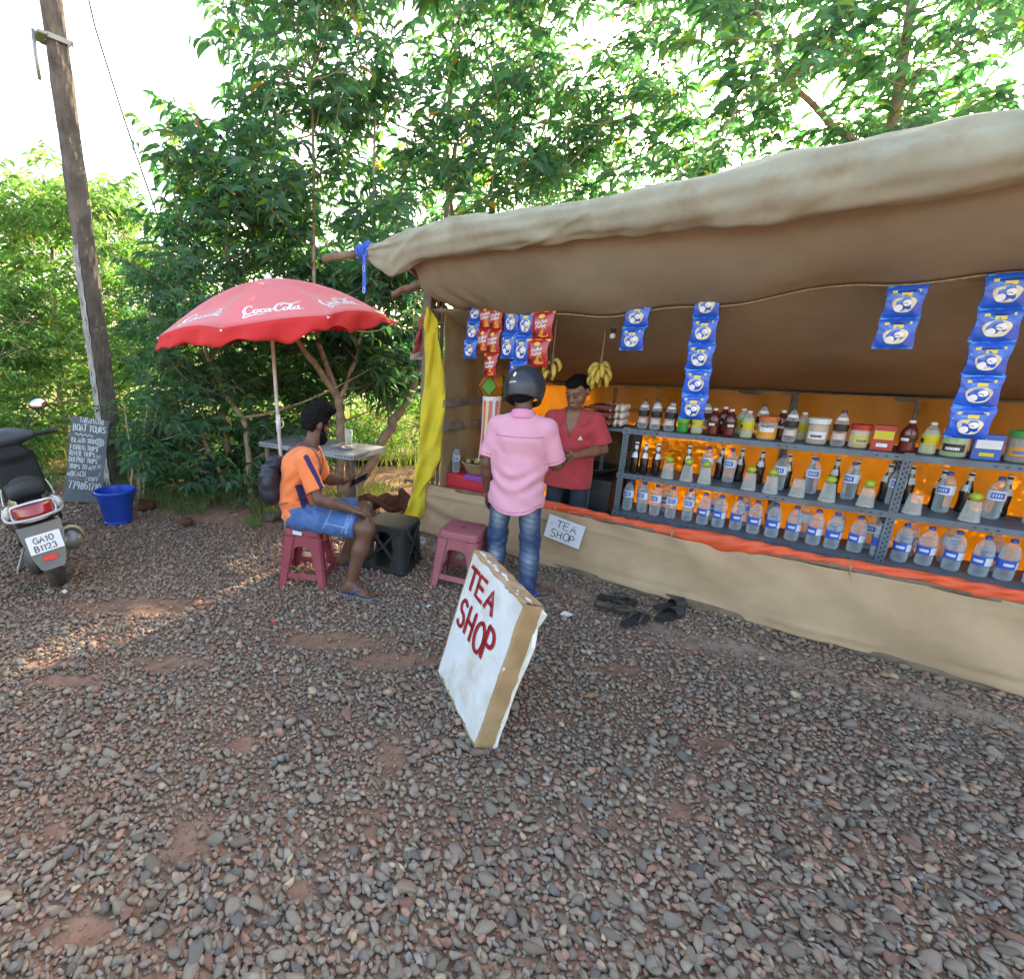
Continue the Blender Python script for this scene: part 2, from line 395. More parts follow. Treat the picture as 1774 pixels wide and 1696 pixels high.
def sdf_part(sd, name, mats, parent, smooth=1, split=None):
    """mesh an SDF (world coordinates) as a part; split = list of (name, material, fn(face centres)->mask)"""
    V, Q = sd.mesh(smooth); r = parent
    while r.parent is not None: r = r.parent
    M = np.array((Matrix.Translation(r.location) @ r.rotation_euler.to_matrix().to_4x4()).inverted())
    Vl = V @ M[:3, :3].T + M[:3, 3]; outs = []; left = np.ones(len(Q), bool)
    if split:
        C = V[Q].mean(1)
        for nm, mt, fn in split:
            mk = fn(C) & left; left &= ~mk
            if mk.sum() == 0: continue
            u, inv = np.unique(Q[mk], return_inverse=True)
            outs.append((nm, mt, Vl[u], inv.reshape(-1, 4)))
    u, inv = np.unique(Q[left], return_inverse=True)
    me = mesh_np(name, Vl[u], inv.reshape(-1, 4)); o = link_mesh(name, me, parent, mats if isinstance(mats, (list, tuple)) else [mats])
    for nm, mt, vv, qq in outs:
        link_mesh(nm, mesh_np(nm, vv, qq), o if o.parent is not None and o.parent.parent is None else parent, [mt])
    return o, V[u]
def fbm(x, y, z, s, seed=0):
    r = random.Random(seed); t = 0
    for i in range(5):
        a = [r.uniform(-1, 1) for _ in range(3)]; f = s*(1.0+0.75*i); l = math.sqrt(sum(q*q for q in a))+1e-3
        t = t + np.sin(f*(a[0]*x+a[1]*y+a[2]*z)/l + r.uniform(0, 6) + 1.7*np.sin(f*0.6*(a[1]*x-a[2]*y+a[0]*z)/l))/(1+0.6*i)
    return t/2.6
# ================================================================== GROUND
def bank_y(x):                       # far edge of the gravel
    xs = [-9, -4.5, -3.4, -2.6, -2.0, -1.15, -.6, 0, .5, 1.2, 6]; ys = [6.6, 6.25, 6.1, 5.45, 4.95, 4.72, 4.82, 5.25, 5.3, 5.0, 4.0]
    return np.interp(x, xs, ys)
PATCH = []                            # bare dirt patches in the gravel: x, y, rx, ry
for (px_, py_, a, b) in [(330, 1460, .09, .14), (682, 1312, .08, .11), (585, 1112, .40, .10), (690, 1145, .32, .09), (215, 1050, .62, .16), (100, 1440, .07, .07),
                         (150, 1610, .12, .06), (520, 1540, .05, .03), (640, 1440, .05, .04), (400, 1000, .2, .04), (90, 1150, .16, .05), (1240, 1290, .10, .05), (1500, 1480, .06, .05), (60, 1000, .3, .08), (300, 1150, .28, .08), (120, 1180, .22, .06), (1060, 1160, .2, .06), (1180, 1400, .07, .06), (420, 1290, .06, .05)]:
    g = gp(px_, py_); PATCH.append((g.x, g.y, a, b))
DUST = gp(960, 1040)
def ground_h(x, y):
    h = 0.012*fbm(x, y, 0*x, 2.2, 3) + 0.006*fbm(x, y, 0*x, 6.0, 4)
    for (a, b, rx, ry) in PATCH: h = h - 0.006*np.exp(-((x-a)/rx)**2-((y-b)/ry)**2)
    e = y - bank_y(x)
    h = h + np.where(e > 0, 0.05*np.clip(e/0.3, 0, 1) - 0.10*np.clip((e-0.3)/1.2, 0, 1), 0)
    return h
def patch_mask(x, y):
    m = 0*x
    for (a, b, rx, ry) in PATCH:
        m = np.maximum(m, np.exp(-(((x-a)/rx)**2+((y-b)/ry)**2)*1.1))
    t = (x-SHOP_O.x)*SB.x+(y-SHOP_O.y)*SB.y; s_ = (x-SHOP_O.x)*SA.x+(y-SHOP_O.y)*SA.y    # trodden dust along the counter
    m = np.maximum(m, np.where((s_ > 0.1) & (s_ < 6), np.exp(-((t+0.36-0.1*np.sin(s_*2))/0.26)**2)*(0.55+0.45*np.exp(-((s_-.55)/.5)**2)), 0)*0.97)
    m = np.maximum(m, (t > 0.02)*(s_ > 0.0))
    return m + 0.22*fbm(x, y, 0*x, 9.0, 5)

dirt = mat('red_dirt', (.20, .105, .062), rough=0.95, var=0.30, vscale=14, bump=1.0, bscale=70, spec=0.2, dirt=(.20, .15, .115), dirt_amt=.6, dirt_scale=1.6, attr='soil')
gx = np.concatenate([np.linspace(-60, -7, 12), np.linspace(-6.6, 7, 210), np.linspace(7.5, 60, 12)])
gy = np.concatenate([np.linspace(-40, -.5, 8), np.linspace(-.3, 8, 130), np.linspace(8.4, 90, 14)])
GX, GY = np.meshgrid(gx, gy); GZ = ground_h(GX, GY)*np.clip(1-(np.abs(GX)-6)/4, 0, 1)*np.clip(1-(GY-8)/6, 0, 1)
nx, ny = len(gx), len(gy); ii = np.arange(nx*ny).reshape(ny, nx)
Q = np.stack([ii[:-1, :-1], ii[:-1, 1:], ii[1:, 1:], ii[1:, :-1]], -1).reshape(-1, 4)
gme = mesh_np('ground', np.stack([GX, GY, GZ], -1).reshape(-1, 3), Q)
_t = ((GX-SHOP_O.x)*SB.x+(GY-SHOP_O.y)*SB.y).ravel(); _s = ((GX-SHOP_O.x)*SA.x+(GY-SHOP_O.y)*SA.y).ravel()
_d = np.clip(np.exp(-((_t+.30)/.42)**2)*(_s > -.1)*(_s < 6)+(_t > 0)*(_s > 0), 0, 1)[:, None]
color_attr(gme, 'soil', np.array([.235, .135, .09])*(1-_d)+np.array([.34, .28, .22])*_d)
ground = link_mesh('ground', gme, None, [dirt])
tag(ground, 'reddish dirt ground covered in crushed grey and red stones', None, None, 'structure')
# field beyond the bank, sunlit grass ground
fieldm = mat('field_grass', (.15, .17, .05), rough=0.95, var=0.4, vscale=0.9, bump=0.5, bscale=30, spec=0.1, dirt=(.26, .19, .08), dirt_amt=.8, dirt_scale=.6)
mb = MB(); mb.grid(lambda u, v: Vector((-60+120*u, 8.2+v*80+.4*math.sin(u*60), 0.03+0.6*v*v)), 60, 30)
tag(mb.build('field', fieldm, smooth=True), 'sunlit yellow green field beyond the trees', None, None, 'structure')

# ---- stones
def ico(sub):
    bm = bmesh.new(); bmesh.ops.create_icosphere(bm, subdivisions=sub, radius=1.0)
    V = np.array([v.co[:] for v in bm.verts]); F = np.array([[v.index for v in f.verts] for f in bm.faces]); bm.free(); return V, F
def stone_shapes(sub, n, seed):
    r = np.random.default_rng(seed); V0, F0 = ico(sub); out = []
    for _ in range(n):
        V = V0.copy(); V *= (1+0.12*np.sin(V @ r.normal(size=3)*2.5+r.uniform(0, 6)))[:, None]
        for _k in range(13):
            nrm = r.normal(size=3); nrm /= np.linalg.norm(nrm); c = r.uniform(.34, .74)
            d = V @ nrm - c; V -= np.maximum(d, 0)[:, None]*nrm
        out.append(V*np.array([1.50, 1.18, .86]))
    return out, F0
def stone_cols(n, r):
    k = r.random(n)[:, None]; base = np.where(k < .60, [.226, .188, .152], np.where(k < .80, [.25, .185, .135], np.where(k < .93, [.29, .165, .12], np.where(k < .97, [.175, .165, .152], [.36, .28, .19]))))
    return np.clip(base*r.uniform(.72, 1.28, (n, 1))*r.uniform(.975, 1.025, (n, 3)), .02, .6)
stonem = mat('stone_mix', (1, 1, 1), rough=0.9, var=0.30, vscale=38, bump=0.6, bscale=130, spec=0.2, attr='tint', dirt=(.24, .145, .095), dirt_amt=.55, dirt_scale=9)
r = np.random.default_rng(11)
sp = 0.0208
X, Y = np.meshgrid(np.arange(-7.5, 7, sp), np.arange(.72, 6.7, sp)); X = X.ravel(); Y = Y.ravel()
X = X+r.uniform(-.5, .5, len(X))*sp*.95; Y = Y+r.uniform(-.5, .5, len(Y))*sp*.95
n2 = int(len(X)*.7); X = np.concatenate([X, r.uniform(-7.5, 7, n2)]); Y = np.concatenate([Y, r.uniform(.72, 6.7, n2)])
big = np.arange(len(X)) < len(X)-n2
D = np.where(big, np.clip(r.lognormal(math.log(.0238), .34, len(X)), .012, .062), r.uniform(.006, .014, len(X)))
pxx, pyy, dd = proj(np.stack([X, Y, 0*X], -1))
keep = (pxx > -60) & (pxx < 1834) & (pyy < 1790) & (dd > .5)
pm = patch_mask(X, Y); edge = Y-bank_y(X)+.12*fbm(X, Y, 0*X, 7, 8)
keep &= r.random(len(X)) > np.clip((pm-.33)/.36, 0, 1)*np.where(D < .0145, .12, .93)
keep &= r.random(len(X)) > np.clip(edge/.25+.5, 0, 1)
keep &= ~((dd > 2.6) & (D < .011)); keep &= ~((dd > 4.2) & (D < .016))
X, Y, D, big = X[keep], Y[keep], D[keep], big[keep]; dd = dd[keep]; pxx = pxx[keep]; pyy = pyy[keep]
Zs = ground_h(X, Y)+np.where(big, D*.27+r.uniform(-.005, .008, len(X)), .003)
COLS = stone_cols(len(X), r)
red = np.clip(.10+patch_mask(X, Y)+.42*fbm(X, Y, 0*X, 1.7, 9)+.25*fbm(X, Y, 0*X, 5.0, 19), 0, 1)[:, None]; COLS = COLS*(1-.55*red)+np.array([.31, .175, .115])*.55*red
ang = r.uniform(0, 2*PI, len(X)); ex = r.normal(0, .36, len(X)); ey = r.normal(0, .36, len(X))
sx = r.uniform(.8, 1.3, len(X)); sz = r.uniform(.75, 1.15, len(X))
def rots(az, ex, ey):
    ca, sa, cx, sx_, cy, sy = np.cos(az), np.sin(az), np.cos(ex), np.sin(ex), np.cos(ey), np.sin(ey); o = np.zeros_like(az); l = o+1
    Rz = np.stack([ca, -sa, o, sa, ca, o, o, o, l], -1).reshape(-1, 3, 3); Rx = np.stack([l, o, o, o, cx, -sx_, o, sx_, cx], -1).reshape(-1, 3, 3); Ry = np.stack([cy, o, sy, o, l, o, -sy, o, cy], -1).reshape(-1, 3, 3)
    return Rz @ Rx @ Ry
RM = rots(ang, ex, ey)
score = D/dd*((pxx > 0) & (pxx < 1774) & (pyy < 1700) & (pyy > 0)); order = np.argsort(-score); single = np.zeros(len(X), bool); single[order[:300]] = True
hi, Fh = stone_shapes(2, 10, 1); me_, Fm = stone_shapes(2, 10, 2); lo_, Fl = stone_shapes(1, 12, 3)
def scatter(sel, shapes, F0, name):
    ids = np.nonzero(sel)[0]; VV = []; FF = []; CC = []; off = 0; var = r.integers(0, len(shapes), len(ids))
    for k, shp in enumerate(shapes):
        w_ = ids[var == k]; m = len(w_)
        if not m: continue
        loc = shp[None]*(D[w_]/2)[:, None, None]*np.stack([sx[w_], 1/sx[w_]**.5, sz[w_]], -1)[:, None, :]
        P = np.einsum('nij,nvj->nvi', RM[w_], loc)+np.stack([X[w_], Y[w_], Zs[w_]], -1)[:, None, :]
        VV.append(P.reshape(-1, 3)); FF.append((F0[None]+(np.arange(m)*len(shp))[:, None, None]+off).reshape(-1, 3)); CC.append(np.repeat(COLS[w_], len(shp), 0)); off += m*len(shp)
    if not VV: return
    me = mesh_np(name, np.concatenate(VV), np.concatenate(FF), smooth=False); color_attr(me, 'tint', np.concatenate(CC)); print(name, len(me.polygons))
    return link_mesh(name, me, None, [stonem])
near = (dd < 1.8) & (D > .015)
gr = scatter(near & ~single, hi, Fh, 'gravel'); tag(gr, 'near grey and reddish crushed stones covering the ground', None, None, 'stuff')
gf = scatter(~near & ~single, lo_, Fl, 'gravel'); tag(gf, 'farther crushed stones covering the ground up to the bushes', None, None, 'stuff')
# the 300 that show largest, one object each
sm = []
for k in range(24):
    me = mesh_np('stone', hi[k % 10]*.5, Fh, smooth=False); c = stone_cols(1, r)[0]; color_attr(me, 'tint', np.tile(c, (len(hi[0]), 1))); me.materials.append(stonem); sm.append(me)
for n_, i in enumerate(order[:300]):
    o = bpy.data.objects.new('stone', sm[(n_*7+n_//24) % 24]); COL.objects.link(o); o.parent = ground
    sc_ = np.diag([D[i]*sx[i], D[i]/sx[i]**.5, D[i]*sz[i]]); M = np.eye(4); M[:3, :3] = RM[i] @ sc_; M[:3, 3] = (X[i], Y[i], Zs[i]); o.matrix_local = Matrix(M.tolist())
print('stones', len(X), 'near', int(near.sum()))

# ---- laterite blocks and rocks along the bank
latm = mat('laterite', (.115, .055, .035), rough=0.95, var=0.4, vscale=18, bump=1.0, bscale=45, spec=0.15, dirt=(.09, .045, .03), dirt_amt=.7, dirt_scale=9)
rockm = mat('dark_rock', (.10, .085, .075), rough=0.9, var=0.3, vscale=14, bump=0.8, bscale=50, spec=0.2)
def rock(name, loc, size, m, label, seed, group=None, cat='rock', sq=.7):
    shp, F = stone_shapes(3, 1, seed); V = shp[0]; V = V/np.abs(V).max(0)*np.array(size)/2
    V = V*(1+.05*fbm(V[:, 0], V[:, 1], V[:, 2], 60, seed))[:, None]
    o = link_mesh(name, mesh_np(name, V, F, smooth=False), None, [m]); o.location = loc; o.rotation_euler = (0, 0, seed*1.3); return tag(o, label, cat, group)
for k, (px_, py_, sz_, h, lab) in enumerate([(640, 884, .36, .2, 'red laterite block behind the black stool, leftmost of its row'), (676, 884, .34, .22, 'red laterite block in the middle of the row behind the black stool'),
                                   (712, 886, .30, .2, 'red laterite block beside the foot of the yellow cloth')]):
    g = gp(px_, py_+8); shp, F = stone_shapes(4, 1, 70+k); V = shp[0]; V = V/np.abs(V).max(0)*np.array([sz_*.56, .16, h*.62]); V = V*(1+.07*fbm(V[:, 0], V[:, 1], V[:, 2], 45, k)+.03*fbm(V[:, 0], V[:, 1], V[:, 2], 120, k+3))[:, None]; o = link_mesh('laterite_block', mesh_np('laterite_block', V, F, smooth=False), None, [latm]); mb = MB(); 0 and mb.grid(lambda u, v: (lambda p: p*(1+.06*math.sin(p.x*31+p.z*40+k)+.04*math.sin(p.y*50+p.z*23+k*2)))(Vector((sz_*.5*max(-1, min(1, 1.35*math.cos(2*PI*u)*math.sin(PI*v)**.4)), .13*max(-1, min(1, 1.35*math.sin(2*PI*u)*math.sin(PI*v)**.4)), h*.5*max(-1, min(1, -1.4*math.cos(PI*v)))))), 28, 14, closeu=True)
    o.location = (g.x, g.y+.14, h/2+.02); o.rotation_euler = (0, 0.05*(k-1), -.25+.15*k); tag(o, lab, 'stone block', 'laterite blocks in a low row')
for k, (px_, py_, s_, m, lab) in enumerate([(468, 905, .2, rockm, 'dark rock at the gravel edge left of the maroon stool'), (448, 898, .16, latm, 'brown clod behind the dark rock at the gravel edge'),
        (212, 900, .12, latm, 'small reddish stone behind the blue bucket'), (250, 885, .26, latm, 'flat red rock at the foot of the thin stems'), (530, 972, .15, rockm, 'grey rock under the maroon stool'), (325, 912, .16, latm, 'red stone half buried along the gravel edge')]):
    g = gp(px_, py_); rock('rock', (g.x, g.y, .05), (s_*1.2, s_, s_*.7), m, lab, 20+k, 'rocks along the gravel edge')
# ================================================================== TREES
barkm = mat('pale_bark', (.36, .27, .19), rough=0.9, var=0.3, vscale=14, bump=0.6, bscale=55, spec=0.2, dirt=(.12, .09, .065), dirt_amt=.8, dirt_scale=8)
twigm = mat('green_twig', (.13, .12, .06), rough=0.8, var=0.2)
leafm = mat('leaf', (1, 1, 1), rough=0.5, var=0.12, vscale=25, spec=0.35, trans=0.45, tcol=(1.45, 2.15, 1.0), attr='tint')
def leaf_shapes():
    out = []; rr = np.random.default_rng(5)
    for k in range(8):
        droop = rr.uniform(.60, 1.35); us = [0, .22, .48, .76, 1.0]; ws = [.10, .80, 1.0, .66, 0]; W = rr.uniform(.085, .125); V = []; ben = rr.uniform(-.16, .16)
        for u, wd in zip(us, ws):
            x = u*(1-.26*u*droop); z = .16*u-droop*.60*u*u; y = ben*math.sin(PI*u)*.5; tx = 1-.52*u*droop; tz = .16-1.2*droop*u; tl_ = math.hypot(tx, tz); ph = (1.25, .95, 1.4, .5, 1.1, 1.35, .2, .8)[k]; wx, wy, wz = -tz/tl_*math.sin(ph), math.cos(ph), tx/tl_*math.sin(ph)
            if wd > 0: V += [(x+wx*W*wd, y+wy*W*wd, z+wz*W*wd), (x-wx*W*wd, y-wy*W*wd, z-wz*W*wd)]
            else: V += [(x, y, z)]
        out.append(np.array(V))
    F4 = np.array([[0, 1, 3, 2], [2, 3, 5, 4], [4, 5, 7, 6]]); F3 = np.array([[6, 7, 8]])
    return out, F4, F3
LS, LF4, LF3 = leaf_shapes()
def leaf_tints(n, rr, kind):
    if kind == 'light': base = np.array([.125, .20, .065])
    elif kind == 'fresh': base = np.array([.10, .20, .06])
    elif kind == 'mid': base = np.array([.070, .150, .080])
    elif kind == 'dry': base = np.array([.22, .12, .05])
    else: base = np.array([.058, .136, .080])
    c = base*rr.uniform(.65, 1.35, (n, 1))*rr.uniform(.9, 1.1, (n, 3)); k = rr.random(n)
    c[k < .10] = np.array([.12, .19, .04])*rr.uniform(.8, 1.2, ((k < .10).sum(), 1)); c[k > .993] = [.42, .22, .04]
    return c
class Leaves:
    def __init__(s): s.P = []; s.R = []; s.L = []; s.C = []
    def add(s, P, R, L, C): s.P.append(P); s.R.append(R); s.L.append(L); s.C.append(C)
    def fin(s): s.P = np.concatenate(s.P); s.R = np.concatenate(s.R); s.L = np.concatenate(s.L); s.C = np.concatenate(s.C)
def bez(a, b, c, n): return [a*(1-t)**2+b*2*t*(1-t)+c*t*t for t in [i/n for i in range(n+1)]]
def clump(lv, twigs, c, rad, nt_, rr, kind='dark', ll=(.11, .17), up=.55, step=.030, wide=1.0):
    """a spray of twigs that rise from the clump's foot, leaves hanging off both sides"""
    c = np.array(c, float)
    for _ in range(nt_):
        st = c+rr.normal(0, .28, 3)*rad*np.array([wide, 1, .8]); az = rr.uniform(0, 2*PI); d = np.array([math.cos(az), math.sin(az), up+rr.normal(0, .35)]); d /= np.linalg.norm(d)
        ln = rr.uniform(.55, 1.15)*rad*1.25; m = max(3, int(ln/step)); t = np.linspace(.12, 1, m)
        P = st+d*ln*t[:, None]+np.array([0, 0, -.18*ln])*(t**2)[:, None]
        twigs.append((st, st+d*ln*.5+np.array([0, 0, -.045*ln]), P[-1]))
        side = np.where(np.arange(m) % 2 == 0, 1, -1); la = az+side*rr.uniform(.5, 1.5, m)+rr.normal(0, .25, m)
        X_ = np.stack([np.cos(la), np.sin(la), rr.normal(.05, .32, m)], -1); X_ /= np.linalg.norm(X_, axis=1)[:, None]
        Y_ = np.cross(np.tile([0, 0, 1.], (m, 1)), X_); Y_ /= np.linalg.norm(Y_, axis=1)[:, None]; Z_ = np.cross(X_, Y_)
        ro = rr.normal(0, .42, m)[:, None]; Y2 = Y_*np.cos(ro)+Z_*np.sin(ro); Z2 = np.cross(X_, Y2)
        lv.add(P, np.stack([X_, Y2, Z2], -1), rr.uniform(*ll, m)*(1-.45*t**4), leaf_tints(m, rr, kind))
def build_leaves(lv, tree, rr, nobj=300):
    lv.fin(); n = len(lv.P); var = rr.integers(0, 8, n)
    xx, yy, dd = proj(lv.P); inf = (xx > -10) & (xx < 1784) & (yy > 0) & (yy < 1700) & (dd > .3)
    sc_ = lv.L/np.maximum(dd, .3)*inf; top = np.argsort(-sc_)[:nobj]; top = top[sc_[top] > 0]; one = np.zeros(n, bool); one[top] = True
    VV = []; F4 = []; F3 = []; CC = []; off = 0
    for k in range(8):
        w_ = np.nonzero((var == k) & ~one)[0]; m = len(w_)
        if not m: continue
        P = np.einsum('nij,vj->nvi', lv.R[w_], LS[k])*lv.L[w_][:, None, None]+lv.P[w_][:, None, :]
        VV.append(P.reshape(-1, 3)); o_ = (np.arange(m)*9)[:, None, None]+off
        F4.append((LF4[None]+o_).reshape(-1, 4)); F3.append((LF3[None]+o_).reshape(-1, 3)); CC.append(np.repeat(lv.C[w_], 9, 0)); off += m*9
    if VV:
        me = mesh_np('foliage', np.concatenate(VV), [np.concatenate(F4), np.concatenate(F3)]); color_attr(me, 'tint', np.concatenate(CC))
        tag(link_mesh('foliage', me, tree, [leafm]), None, None, None, 'stuff')
    pool = {}
    for i in top:
        key = (int(var[i]), int(i) % 4)
        if key not in pool:
            me = mesh_np('leaf', LS[key[0]], [LF4, LF3]); color_attr(me, 'tint', np.tile(lv.C[i], (9, 1))); me.materials.append(leafm); pool[key] = me
        o = bpy.data.objects.new('leaf', pool[key]); COL.objects.link(o); o.parent = tree
        M = np.eye(4); M[:3, :3] = lv.R[i]*lv.L[i]; M[:3, 3] = lv.P[i]; o.matrix_local = Matrix(M.tolist())
    return n
def build_twigs(tw, tree, r0=.004):
    V = []; F = []; o_ = 0
    for a, b, c in tw:
        pts = [np.array(a), np.array(b), np.array(c)]
        for p, q in zip(pts[:-1], pts[1:]):
            d = q-p; d /= np.linalg.norm(d)+1e-9; u = np.cross(d, [.3, .5, .8]); u /= np.linalg.norm(u)+1e-9; v = np.cross(d, u)
            for e, rad in ((p, r0), (q, r0*.6)):
                for k in range(3): V.append(e+(u*math.cos(2.1*k)+v*math.sin(2.1*k))*rad)
            for k in range(3): F.append((o_+k, o_+(k+1) % 3, o_+3+(k+1) % 3, o_+3+k))
            o_ += 6
    if V: tag(link_mesh('twig', mesh_np('twig', np.array(V), np.array(F)), tree, [twigm]), None, None, None, 'stuff')
def wob(pts, amt, rr):
    out = []
    for i, p in enumerate(pts):
        out.append(p+Vector(rr.normal(0, amt, 3))*(0 if i in (0, len(pts)-1) else 1))
    return out
def spline(pts, n=5):
    P = [Vector(p) for p in pts]; out = []
    for i in range(len(P)-1):
        p0, p1, p2, p3 = P[max(i-1, 0)], P[i], P[i+1], P[min(i+2, len(P)-1)]
        for k in range(n):
            t = k/n; out.append(.5*((2*p1)+(p2-p0)*t+(2*p0-5*p1+4*p2-p3)*t*t+(3*p1-p0-3*p2+p3)*t**3))
    return out+[P[-1]]
def inside(poly, x, y):
    c = False; n = len(poly)
    for i in range(n):
        x1, y1 = poly[i]; x2, y2 = poly[(i+1) % n]
        if (y1 > y) != (y2 > y) and x < (x2-x1)*(y-y1)/(y2-y1)+x1: c = not c
    return c
TREES = []
def tree(label, stems, clumps, seed, kind='dark', name='acacia_tree', cat='tree', nobj=300, branches=True, twig_r=.004, group='trees behind the stall'):
    """stems: list of (points, r0, r1), the first starts at the ground; clumps: (pos, rad, twigs, kwargs)"""
    rr = np.random.default_rng(seed); base = Vector(stems[0][0][0]); t = thing(name, label, cat, (0, 0, 0), 0, group)
    nodes = []
    for pts, r0, r1 in stems:
        sp_ = wob(spline(pts, 5), r0*.18, rr); m = len(sp_); mb = MB(); mb.tube([p for p in sp_], [r0+(r1-r0)*i/(m-1) for i in range(m)], 9); mb.build('trunk' if pts is stems[0][0] else 'limb', barkm, t, smooth=True)
        nodes += [(p, r0+(r1-r0)*i/(m-1)) for i, p in enumerate(sp_)]
    lv = Leaves(); tw = []; mb = MB()
    for (c, rad, k_, kw) in clumps:
        c = Vector(c)
        if branches:
            best = min(nodes, key=lambda q: (q[0]-c).length+(.8*max(0, q[0].z-c.z+.2)) + (3 if q[0].z < .5 else 0)); p = best[0]; L_ = (c-p).length
            if L_ > .1:
                mid = (p+c)/2+Vector((0, 0, -.10*L_))+Vector(rr.normal(0, .06*L_, 3)); pts = bez(p, mid, c, 6); r_ = min(best[1]*.6, .006+.008*L_)
                mb.tube(pts, [r_+(.004-r_)*i/6 for i in range(7)], 5, cap=False)
                if rr.random() < .35: nodes.append((pts[4], .012))
        clump(lv, tw, c, rad, k_, rr, **kw)
    if mb.v: tag(mb.build('branch', barkm, t, smooth=True), None, None, None, 'stuff')
    build_twigs(tw, t, twig_r); n = build_leaves(lv, t, rr, nobj)
    # move the empty to the trunk's foot, keep the parts where they are
    for ch in t.children: ch.matrix_local = Matrix.Translation(-base) @ ch.matrix_local
    t.location = base; TREES.append(n); return t

cr = np.random.default_rng(31)
def fill(poly, n, Y0, Y1, rad, nt_, lo=None, **kw):
    xs = [p[0] for p in poly]; ys = [p[1] for p in poly]; out = []; tries = 0
    while len(out) < n and tries < n*40:
        tries += 1; x = cr.uniform(min(xs), max(xs)); y = cr.uniform(min(ys), max(ys))
        if not inside(poly, x, y): continue
        Y_ = cr.uniform(Y0, Y1); p = at(x, y, Y_)
        if p.z < .12: continue
        sv = (p-SHOP_O); s_ = sv.dot(SA); b_ = sv.dot(SB)
        if s_ > -.2 and -0.75 < b_ < 2.2 and p.z < 2.9: continue
        if p.x > -1.2 and p.x < .6 and p.y < 5.5 and p.z < 2.6: continue
        if 60 < x < 250 and y > 300 and Y_ < 6.75: continue
        out.append((p, cr.uniform(*rad), nt_, kw))
    return out
def G(x, y, z=0): return gp(x, y, z)
# --- polygons in the photograph for the foliage masses
kwB = dict(ll=(.17, .27), up=.85, step=.042, kind='mid')
A1 = [(372, -60), (640, -60), (640, 300), (700, 520), (560, 520), (430, 420), (395, 250)]
A2 = [(600, -60), (960, -60), (960, 330), (760, 460), (640, 440), (600, 250)]
A3 = [(900, -60), (1250, -60), (1240, 60), (1130, 130), (1236, 240), (1236, 400), (900, 480)]
A4 = [(1180, -60), (1820, -60), (1820, 300), (1236, 420), (1190, 300), (1236, 200)]
B = [(268, 300), (300, 220), (352, 175), (392, 250), (440, 330), (520, 420), (470, 500), (300, 470), (262, 380)]
C = [(-40, 300), (60, 310), (110, 345), (240, 325), (300, 400), (330, 560), (330, 780), (220, 850), (-60, 840)]
Dm = [(215, 470), (470, 440), (720, 470), (735, 640), (560, 650), (560, 840), (420, 905), (320, 890), (235, 870)]
E = [(560, 450), (740, 470), (742, 700), (600, 690), (560, 600)]
F_ = [(600, 690), (740, 690), (735, 860), (615, 860)]
kwA = dict(ll=(.19, .30), up=.85, step=.040); kwL = dict(ll=(.16, .25), up=.9, kind='light', step=.040)
t1 = G(592, 868)
tree('multi-stemmed tree forking in three right behind the seated man', [
    ([(t1.x, t1.y, 0), at(590, 770, t1.y), at(587, 690, t1.y)], .058, .05), ([at(587, 690, t1.y), at(545, 630, t1.y-.05), at(505, 575, t1.y-.1), at(482, 522, t1.y+.0)], .040, .020),
    ([at(586, 690, t1.y), at(562, 620, t1.y+.1), at(546, 560, t1.y+.2), at(545, 430, t1.y+.3), at(540, 120, t1.y+.5)], .038, .014), ([at(589, 690, t1.y), at(610, 640, t1.y+.1), at(625, 585, t1.y+.2), at(640, 470, t1.y+.4), at(650, 200, t1.y+.6)], .03, .012)],
    fill(A1, 74, 5.3, 7.0, (.30, .44), 6, **kwA)+fill(E, 22, 5.9, 7.2, (.3, .45), 13, **kwA), 41)
t2 = G(613, 862)
tree('tree with a smooth bare trunk leaning right towards the yellow cloth', [
    ([(t2.x, t2.y+.15, 0), at(640, 810, t2.y+.2), at(676, 740, t2.y+.25), at(705, 690, t2.y+.3), at(728, 620, t2.y+.4), at(760, 480, t2.y+.9), at(790, 250, t2.y+1.6)], .072, .03),
    ([at(728, 620, t2.y+.4), at(720, 520, t2.y+.6), at(715, 380, t2.y+.9)], .035, .012)], fill(A2, 76, 6.0, 8.2, (.32, .46), 6, **kwA)+fill(E, 14, 6.2, 7.4, (.3, .42), 12, **kwA), 42)
t3 = Vector((2.2, 8.4, 0))
tree('slim upright tree rising behind the left half of the awning', [([t3, Vector((2.0, 8.2, 1.6)), at(782, 380, 7.9), at(775, 200, 7.9), at(800, 20, 7.9)], .07, .02), ([at(782, 380, 7.9), at(850, 260, 8.0), at(930, 60, 8.0)], .03, .012)],
    fill(A3, 88, 6.4, 8.8, (.32, .46), 6, **kwA)+fill(A2, 14, 7.5, 9.0, (.34, .5), 6, **kwA), 43)
t4 = Vector((6.2, 6.6, 0))
tree('tall tree spreading over the right end of the stall roof', [([t4, Vector((6.1, 6.5, 1.8)), Vector((5.6, 6.2, 3.6)), Vector((5.2, 6.0, 5.6))], .09, .03), ([Vector((6.1, 6.5, 1.8)), Vector((7, 6.0, 3.4)), Vector((7.4, 5.2, 5.0))], .05, .015), ([Vector((5.6, 6.2, 3.6)), Vector((4.6, 6.4, 4.4)), Vector((4.0, 6.4, 5.2))], .04, .012)],
    fill(A4, 92, 5.2, 7.6, (.32, .46), 6, **kwA), 44)
t5 = Vector((-1.7, 6.2, 0))
